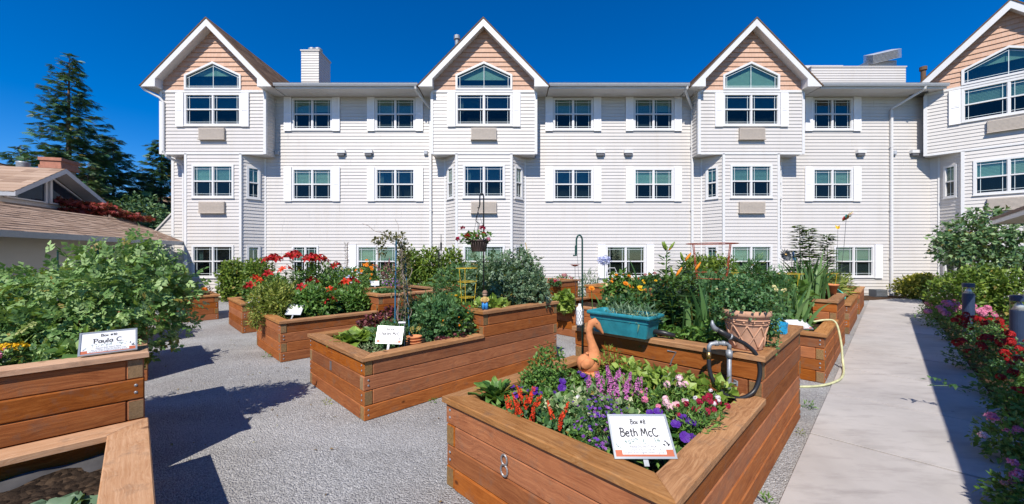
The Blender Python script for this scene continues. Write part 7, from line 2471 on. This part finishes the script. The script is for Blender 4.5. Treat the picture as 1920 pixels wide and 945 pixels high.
def pinwheel(label, px, py, Y, z0, r, cols, n=8, tilt=(0.2, -1, 0.25)):
    q = at(px, py, Y)
    rt = thing('pinwheel', label, 'pinwheel', (q.x - 0.05, Y, z0))
    m = MB(); m.tube([(-0.12, 0, -0.02), (0, 0, (q.z - z0) * 0.6), (0.05, 0, q.z - z0)], 0.004, 5); m.build('stake', M['grey_wire'], rt)
    T = Matrix.Translation((0.05, -0.02, q.z - z0)) @ orient(tilt, 0.0)
    for k in range(n):
        a = 2 * math.pi * k / n
        m = MB(); c, s = math.cos(a), math.sin(a)
        V = [(0, 0, 0), (r*0.5*c - r*0.3*s, r*0.5*s + r*0.3*c, 0.03), (r*c, r*s, 0.015), (r*0.6*c + r*0.28*s, r*0.6*s - r*0.28*c, -0.01)]
        V2 = [(a_, b_, c_ - 0.003) for a_, b_, c_ in V]
        m.add(xf(V + V2, T), [(0, 3, 2, 1), (4, 5, 6, 7), (0, 1, 5, 4), (1, 2, 6, 5), (2, 3, 7, 6), (3, 0, 4, 7)])
        m.build('blade', printmat('pw_' + cols[k % len(cols)][0], cols[k % len(cols)][1]), rt)
    m = MB(); m.lathe([(0.02, -0.01), (0.025, 0.02), (0.01, 0.035)], 10, M=T); m.build('hub', M['brass'], rt)
pinwheel('multicoloured pinwheel flower on a tall thin stake', 1587, 405, 7.6, ZH, 0.13, [('teal', (0.05, 0.35, 0.33)), ('red', (0.5, 0.05, 0.04)), ('yellow', (0.6, 0.45, 0.08)), ('orange', (0.6, 0.25, 0.05))], 8, (0.3, -0.55, -0.6))
pinwheel('dark many bladed pinwheel before the last bay', 1471, 478, 6.6, ZL, 0.12, [('dark', (0.04, 0.05, 0.06))], 12)
pinwheel('blue pinwheel right behind the dark one', 1486, 481, 6.8, ZL, 0.10, [('blue', (0.04, 0.14, 0.28))], 8, (0.7, -0.7, 0.2))
q = at(1571, 430, 7.6)
rt = thing('garden_ornament', 'yellow dragonfly ornament on a thin rod beside the pinwheel', 'ornament', (q.x, 7.6, ZH))
m = MB(); m.tube([(-0.03, 0, 0), (0, 0, q.z - ZH)], 0.003, 5); m.build('rod', M['grey_wire'], rt)
m = MB()
for a in (-0.5, 0.5, 2.6, 3.7): put(m, T_oval(0.28, 0.02, 0.02), [(0, 0, q.z - ZH)], [(math.cos(a)*0.5, 0.1, abs(math.sin(a)) + 0.4)], [(0, -1, 0.1)], [0.10])
m.build('wings', PM['yellow'], rt)

# hoses
m = MB()
pts = [(*UV(7.15, 0.85), 0.60), (*UV(7.25, 0.66), 0.652), (*UV(7.25, 0.55), 0.62), (*UV(7.2, 0.49), 0.35), (*UV(7.14, 0.47), 0.13), (*UV(7.0, 0.45), 0.035), (*UV(6.6, 0.43), 0.03), (*UV(6.25, 0.46), 0.03), (*UV(5.9, 0.60), 0.018), (*UV(5.65, 0.85), 0.014), (*UV(5.5, 1.3), 0.014)]
m.tube(sm(pts), 0.014, 10)
tag(m.build('garden_hose', M['hose_cream'], smooth=True), 'cream garden hose draped over the walk side bed onto the concrete', 'hose')
x, y = UV(10.9, 0.78)
m = MB()
for k in range(3):
    rr = 0.2 + 0.015 * k
    m.tube([(rr*math.cos(R(a)), 0.03*k + 0.03*math.sin(R(a*2)), 0.16 + rr*0.75*math.sin(R(a))) for a in range(0, 361, 15)], 0.014, 8, caps=False)
tag(m.build('coiled_hose', M['hose_teal'], smooth=True, loc=(x, y, 0.60), rot=(R(-20), 0, R(10))), 'teal coiled hose on the far walk side bed', 'hose')
# pot in the far bed
x, y = UV(9.9, 0.75)
pot2 = thing('terracotta_pot', 'plain terracotta pots on the rail far along the walk', 'pot', (*UV(8.9, 0.74), 0.915))
m = MB(); m.lathe([(0.07, 0), (0.10, 0.15), (0.115, 0.15), (0.115, 0.18), (0.10, 0.18), (0.09, 0.1)], 20); m.build('pot_body', M['terracotta'], pot2, smooth=True)
m = MB(); m.lathe([(0.09, 0.14), (0.03, 0.15)], 14); m.build('soil', M['soil'], pot2)
x, y = UV(11.5, 1.3)
bush('mixed_greens', 'mixed green plants in the far walk side bed', 'plant', x, y, ZL, [(0, 0, 0.3, 0.6, 0.5, 0.35), (0.7, 0.5, 0.3, 0.6, 0.5, 0.35)], 1100, (0.10, 0.18), LANCE, 'yellowgreen', nst=14)
x, y = UV(15.2, 1.2)
bush('daylily_plant', 'pale yellow drooping leaves in the last bed', 'plant', x, y, ZL, [(0, 0, 0.2, 0.5, 0.4, 0.25)], 420, (0.15, 0.3), NARROW, 'yellowgreen', nst=6)
# bed behind the trough
cb('kale_plant', 'pale green cabbage leaves beside the Charles bed end', 'vegetable plant', 1057, 548, 0, 7.4, 16, 130, (0.09, 0.16), ROUND, 'lime', zb=ZL, nst=0)
q = at(1133, 488, 7.3)
al = blades('allium_plant', 'pale blue allium ball flower before the ground floor window', 'flowers', q.x, 7.3, ZL, 14, 0.6, 0.04, 0.2)
m = MB(); m.tube([(0, 0, 0), (0, 0, q.z - ZL)], 0.007, 6); m.build('flower_stem', M['stem'], al)
m = MB(); n_ = 130; d = unit(rng.normal(size=(n_, 3)))
put(m, T_disc(6, 0.5, 0.5), d * np.array([0.13, 0.13, 0.09]) * rng.uniform(0.5, 1.1, (n_, 1)) + np.array([0, 0, q.z - ZL]), unit(np.cross(d, rng.normal(size=(n_, 3)))), d, rng.uniform(0.016, 0.026, n_)); m.build('blossom', PM['blue'], al)
cb('calendula_plant', 'orange and yellow calendulas beside the pale blue allium', 'flowers', 1165, 512, 0, 7.2, 34, 900, (0.06, 0.12), OVAL, 'green', [('daisy', 'orange', 9, (0.03, 0.045)), ('daisy', 'cream', 7, (0.035, 0.05))], zb=ZL)
cb('calendula_plant', 'leafy bed with red and yellow blooms left of the lily stalks', 'flowers', 1215, 518, 0, 8.3, 30, 800, (0.06, 0.12), OVAL, 'dark', [('daisy', 'yellow', 5, (0.03, 0.04)), ('daisy', 'scarlet', 5, (0.03, 0.04))], zb=ZH)
q = at(1190, 545, 6.9)
blades('gladiolus_plant', 'two long blades crossing in front of the ground floor window', 'plant', q.x + 0.2, 6.9, ZL, 5, 1.15, 0.05, 0.3, lean=(-0.35, 0))
cb('sedum_plant', 'dusty pink flower heads under the ground floor window', 'flowers', 1218, 515, 0, 10.6, 28, 600, (0.06, 0.1), OVAL, 'green', [('cluster', 'dustpink', 22, (0.06, 0.085))], zb=ZL - 0.3)
cb('sedum_plant', 'pink and mauve flowers along the wall left of the green hook', 'flowers', 1055, 518, 0, 12.2, 36, 800, (0.06, 0.1), OVAL, 'green', [('cluster', 'dustpink', 24, (0.06, 0.085)), ('cluster', 'pink', 6, (0.05, 0.07))], zb=0.2)
cb('aster_plant', 'low pink flowers on the bed behind the peas', 'flowers', 1030, 526, 0, 10.3, 22, 300, (0.06, 0.1), OVAL, 'dark', [('cluster', 'crimson', 8, (0.04, 0.06)), ('cluster', 'palepink', 6, (0.04, 0.06))], zb=ZH)
cb('mixed_greens', 'green plants in the bed behind the pea vines', 'plant', 985, 508, 0, 9.6, 40, 900, (0.08, 0.14), OVAL, 'dark', zb=ZL)
cb('grass_tuft', 'tall wispy seed heads before the white wall', 'plant', 1106, 505, 0, 11.3, 20, 260, (0.1, 0.2), NARROW, 'grey', zb=0.2, up=1.5)
# rusty metal flower
q = at(1078, 500, 7.0)
rf = thing('metal_flower', 'rusty metal flower on a wire stem', 'ornament', (q.x, 7.0, ZL))
m = MB(); m.tube([(0, 0, 0), (0.01, 0, (q.z - ZL)*.5), (0, 0, q.z - ZL)], 0.004, 5); m.build('stem', M['grey_wire'], rf)
for k in range(9):
    a = 2*math.pi*k/9
    m = MB(); put(m, T_oval(0.28, 0.03, -0.1), [(0, 0, q.z - ZL)], [(math.cos(a), math.sin(a), 0.35)], [(0, 0, 1)], [0.11]); m.build('petal', M['red_wire'], rf)
# white wire chair ornament behind the allium
q = at(1147, 500, 7.6)
wc_ = thing('wire_chair', 'small white wire chair ornament behind the allium', 'ornament', (q.x, 7.6, ZL))
m = MB(); m.tube([(-0.1, 0, 0.3), (-0.1, 0, 0.75), (-0.06, 0, 0.84), (0.06, 0, 0.84), (0.1, 0, 0.75), (0.1, 0, 0.3)], 0.006, 6)
for z in (0.5, 0.62, 0.74): m.tube([(-0.1, 0, z), (0.1, 0, z)], 0.005, 6)
m.build('backrest', M['white'], wc_)
m = MB(); m.box((-0.11, -0.2, 0.31), (0.11, 0.0, 0.33)); m.build('seat', M['white'], wc_)
for sx in (-1, 1):
    for yy in (-0.19, -0.01):
        m = MB(); m.tube([(sx*0.1, yy, 0.31), (sx*0.11, yy, 0.0)], 0.006, 6); m.build('leg', M['white'], wc_)
# far middle beds
cb('pepper_plant', 'dark pepper plants behind the red cage', 'vegetable plant', 1300, 512, 0, 8.9, 46, 1200, (0.09, 0.16), OVAL, 'dark', zb=ZL)
cb('tomato_plant', 'tomato plants under the last bay window', 'vegetable plant', 1392, 512, 0, 8.6, 46, 1200, (0.10, 0.17), COMP3, 'tomato', zb=0.3)
q = at(1395, 512, 8.2)
cage('yellow wire cage before the last bay window', q.x, 8.2, 0.4, 0.22, 0.25, q.z - 0.4, (0.6, 1.0), 'yellow_wire')
q = at(1318, 510, 8.6)
cage('rusty red wire cage lower behind the tall one', q.x, 8.6, ZL, 0.22, 0.28, q.z - ZL, (0.5, 1.0), 'red_wire')
cb('mixed_greens', 'leafy greens in the tall half of the bed behind the trough', 'plant', 1262, 520, 0, 8.4, 30, 700, (0.08, 0.14), OVAL, 'green', zb=ZH)
cb('bean_plant', 'leafy beans in the lily bed tall half', 'vegetable plant', 720, 548, 0, 7.3, 26, 600, (0.06, 0.12), ROUND, 'tomato', zb=ZH)
cb('mixed_greens', 'green bedding behind the vine trellis', 'plant', 800, 535, 0, 9.2, 46, 900, (0.06, 0.12), OVAL, 'green', zb=ZL)
# thin dark stakes
for lab, px, py0, Y in (('thin black garden stake left of the yellow cage', 827, 440, 7.2), ('thin dark stake beside the vine trellis', 823, 460, 7.6)):
    q = at(px, py0, Y)
    m = MB(); m.tube([(0, 0, -0.05), (0, 0, q.z - ZL)], 0.006, 6); m.tube([(0, 0, (q.z - ZL)*0.8), (0, 0, (q.z - ZL)*0.9)], 0.018, 6)
    tag(m.build('garden_stake', M['black_metal'], loc=(q.x, Y, ZL)), lab, 'stake')

# ---- gas meter by the first bay, condenser box at the far right
q = at(405, 530, 13.6)
gm = thing('gas_meter', 'grey gas meter and pipes at the foot of the first bay', 'gas meter', (q.x, 13.9, 0.03))
m = MB(); m.tube([(-0.18, 0, 0), (-0.18, 0, 0.75), (-0.1, 0, 0.85), (0.08, 0, 0.85), (0.15, 0, 0.75), (0.15, 0, 0)], 0.035, 10); m.build('pipe', M['galv'], gm, smooth=True)
m = MB(); m.lathe([(0.05, 0.3), (0.16, 0.34), (0.17, 0.5), (0.16, 0.62), (0.05, 0.66)], 18, M=Matrix.Translation((0, -0.05, 0.05))); m.build('meter_body', M['gutter'], gm, smooth=True)
m = MB(); m.lathe([(0.1, 0), (0.1, 0.05), (0.02, 0.07)], 14, M=Matrix.Translation((0, -0.05, 0.88))); m.build('regulator', M['gutter'], gm, smooth=True)
q = at(1651, 550, 14.5)
ac = thing('condenser_unit', 'small dark grey utility box at the wall foot by the walk', 'utility box', (q.x, 14.6, 0.03))
m = MB(); m.box((-0.22, -0.15, 0), (0.22, 0.15, 0.28)); m.build('case', plain('dark_grey_paint', (0.09, 0.10, 0.11), 0.5), ac)
for k in range(5):
    m = MB(); m.box((-0.2, -0.17, 0.04 + 0.045*k), (0.2, -0.151, 0.06 + 0.045*k)); m.build('louvre', M['galv'], ac)
x, y = UV(2.6, 2.6)

# ================================================================== loose stones and weeds in the gravel
m = MB()
ico = np.array([(0,0,1),(1,0,0),(0,1,0),(-1,0,0),(0,-1,0),(0,0,-0.6)], float)
icf = np.array([(0,1,2),(0,2,3),(0,3,4),(0,4,1),(5,2,1),(5,3,2),(5,4,3),(5,1,4)])
n_ = 5200
uu = rng.uniform(-0.2, 6.0, n_); vv = rng.uniform(0.45, 12.0, n_) ** 1.0
k = ~(((uu > 1.5) & (uu < 4.7) & ((((vv - 0.62) % 2.93) < 1.6))) | (uu < 0.15))
pos = np.stack([(uu - vv) * S2, (uu + vv) * S2, np.full(n_, 0.002)], 1)[k]
ax = rng.normal(size=pos.shape); ax[:, 2] *= 0.2
put(m, (ico, icf), pos, ax, np.tile([0, 0, 1.], (len(pos), 1)), rng.uniform(0.003, 0.007, len(pos)))
t = NT('loose_stone')
cc = t.ramp(t.tint(), [(0, (0.14, 0.14, 0.145)), (0.6, (0.38, 0.375, 0.37)), (1, (0.66, 0.65, 0.63))])
tag(m.build('loose_gravel', t.done(t.bsdf(cc, 0.85))), 'loose grey stones lying on the gravel', 'gravel', kind='stuff')
def weed(label, u, v, s, mat='green'):
    x, y = UV(u, v)
    bush('weed', label, 'weed', x, y, 0.0, [(0, 0, 0.02*s, 0.04*s, 0.04*s, 0.03*s)], int(26*s), (0.02*s, 0.04*s), LANCE, mat, nst=0, group='weeds in the gravel', up=0.7)
weed('small weed in the gravel beside box 8 near the walk', 2.9, 0.55, 1.2)
weed('tiny weed at the foot of box 8 on the walk side', 4.2, 0.56, 0.9, 'yellowgreen')
weed('weed tuft at the gravel corner behind box 8', 5.0, 0.6, 1.4)
weed('weed at the foot of the Charles bed on its gravel side', 1.47, 4.3, 1.0, 'yellowgreen')
weed('weed at the foot of the lily bed corner', 1.46, 6.9, 1.3)
weed('weed growing between the Charles bed and box 8', 2.3, 3.5, 1.1)

x, y = UV(6.75, 1.15)
bush('mixed_greens', 'green bedding filling the low front of the walk side bed', 'plant', x, y, ZL, [(0, 0, 0.12, 0.42, 0.35, 0.15), (-0.1, -0.25, 0.12, 0.25, 0.2, 0.14), (-0.35, 0.2, 0.12, 0.3, 0.25, 0.14)], 1000, (0.06, 0.11), OVAL, 'green', nst=0)
m = MB()
n_ = 260
uu = rng.uniform(0.2, 6.0, n_); vv = rng.uniform(0.5, 9.0, n_)
k = ~((uu > 1.5) & (uu < 4.7) & (((vv - 0.62) % 2.93) < 1.62))
pos = np.stack([(uu - vv) * S2, (uu + vv) * S2, np.full(n_, 0.012)], 1)[k]
ax = rng.normal(size=pos.shape); ax[:, 2] *= 0.15
put(m, T_oval(0.3, 0.12, 0.2), pos, ax, np.tile([0, 0, 1.], (len(pos), 1)) + rng.normal(size=pos.shape) * 0.2, rng.uniform(0.015, 0.04, len(pos)))
t = NT('dead_leaf')
cc = t.ramp(t.tint(), [(0, (0.10, 0.06, 0.025)), (0.6, (0.24, 0.16, 0.06)), (1, (0.22, 0.24, 0.07))])
tag(m.build('fallen_leaves', t.done(t.bsdf(cc, 0.8))), 'small dry leaves scattered on the gravel', 'leaves', kind='stuff')
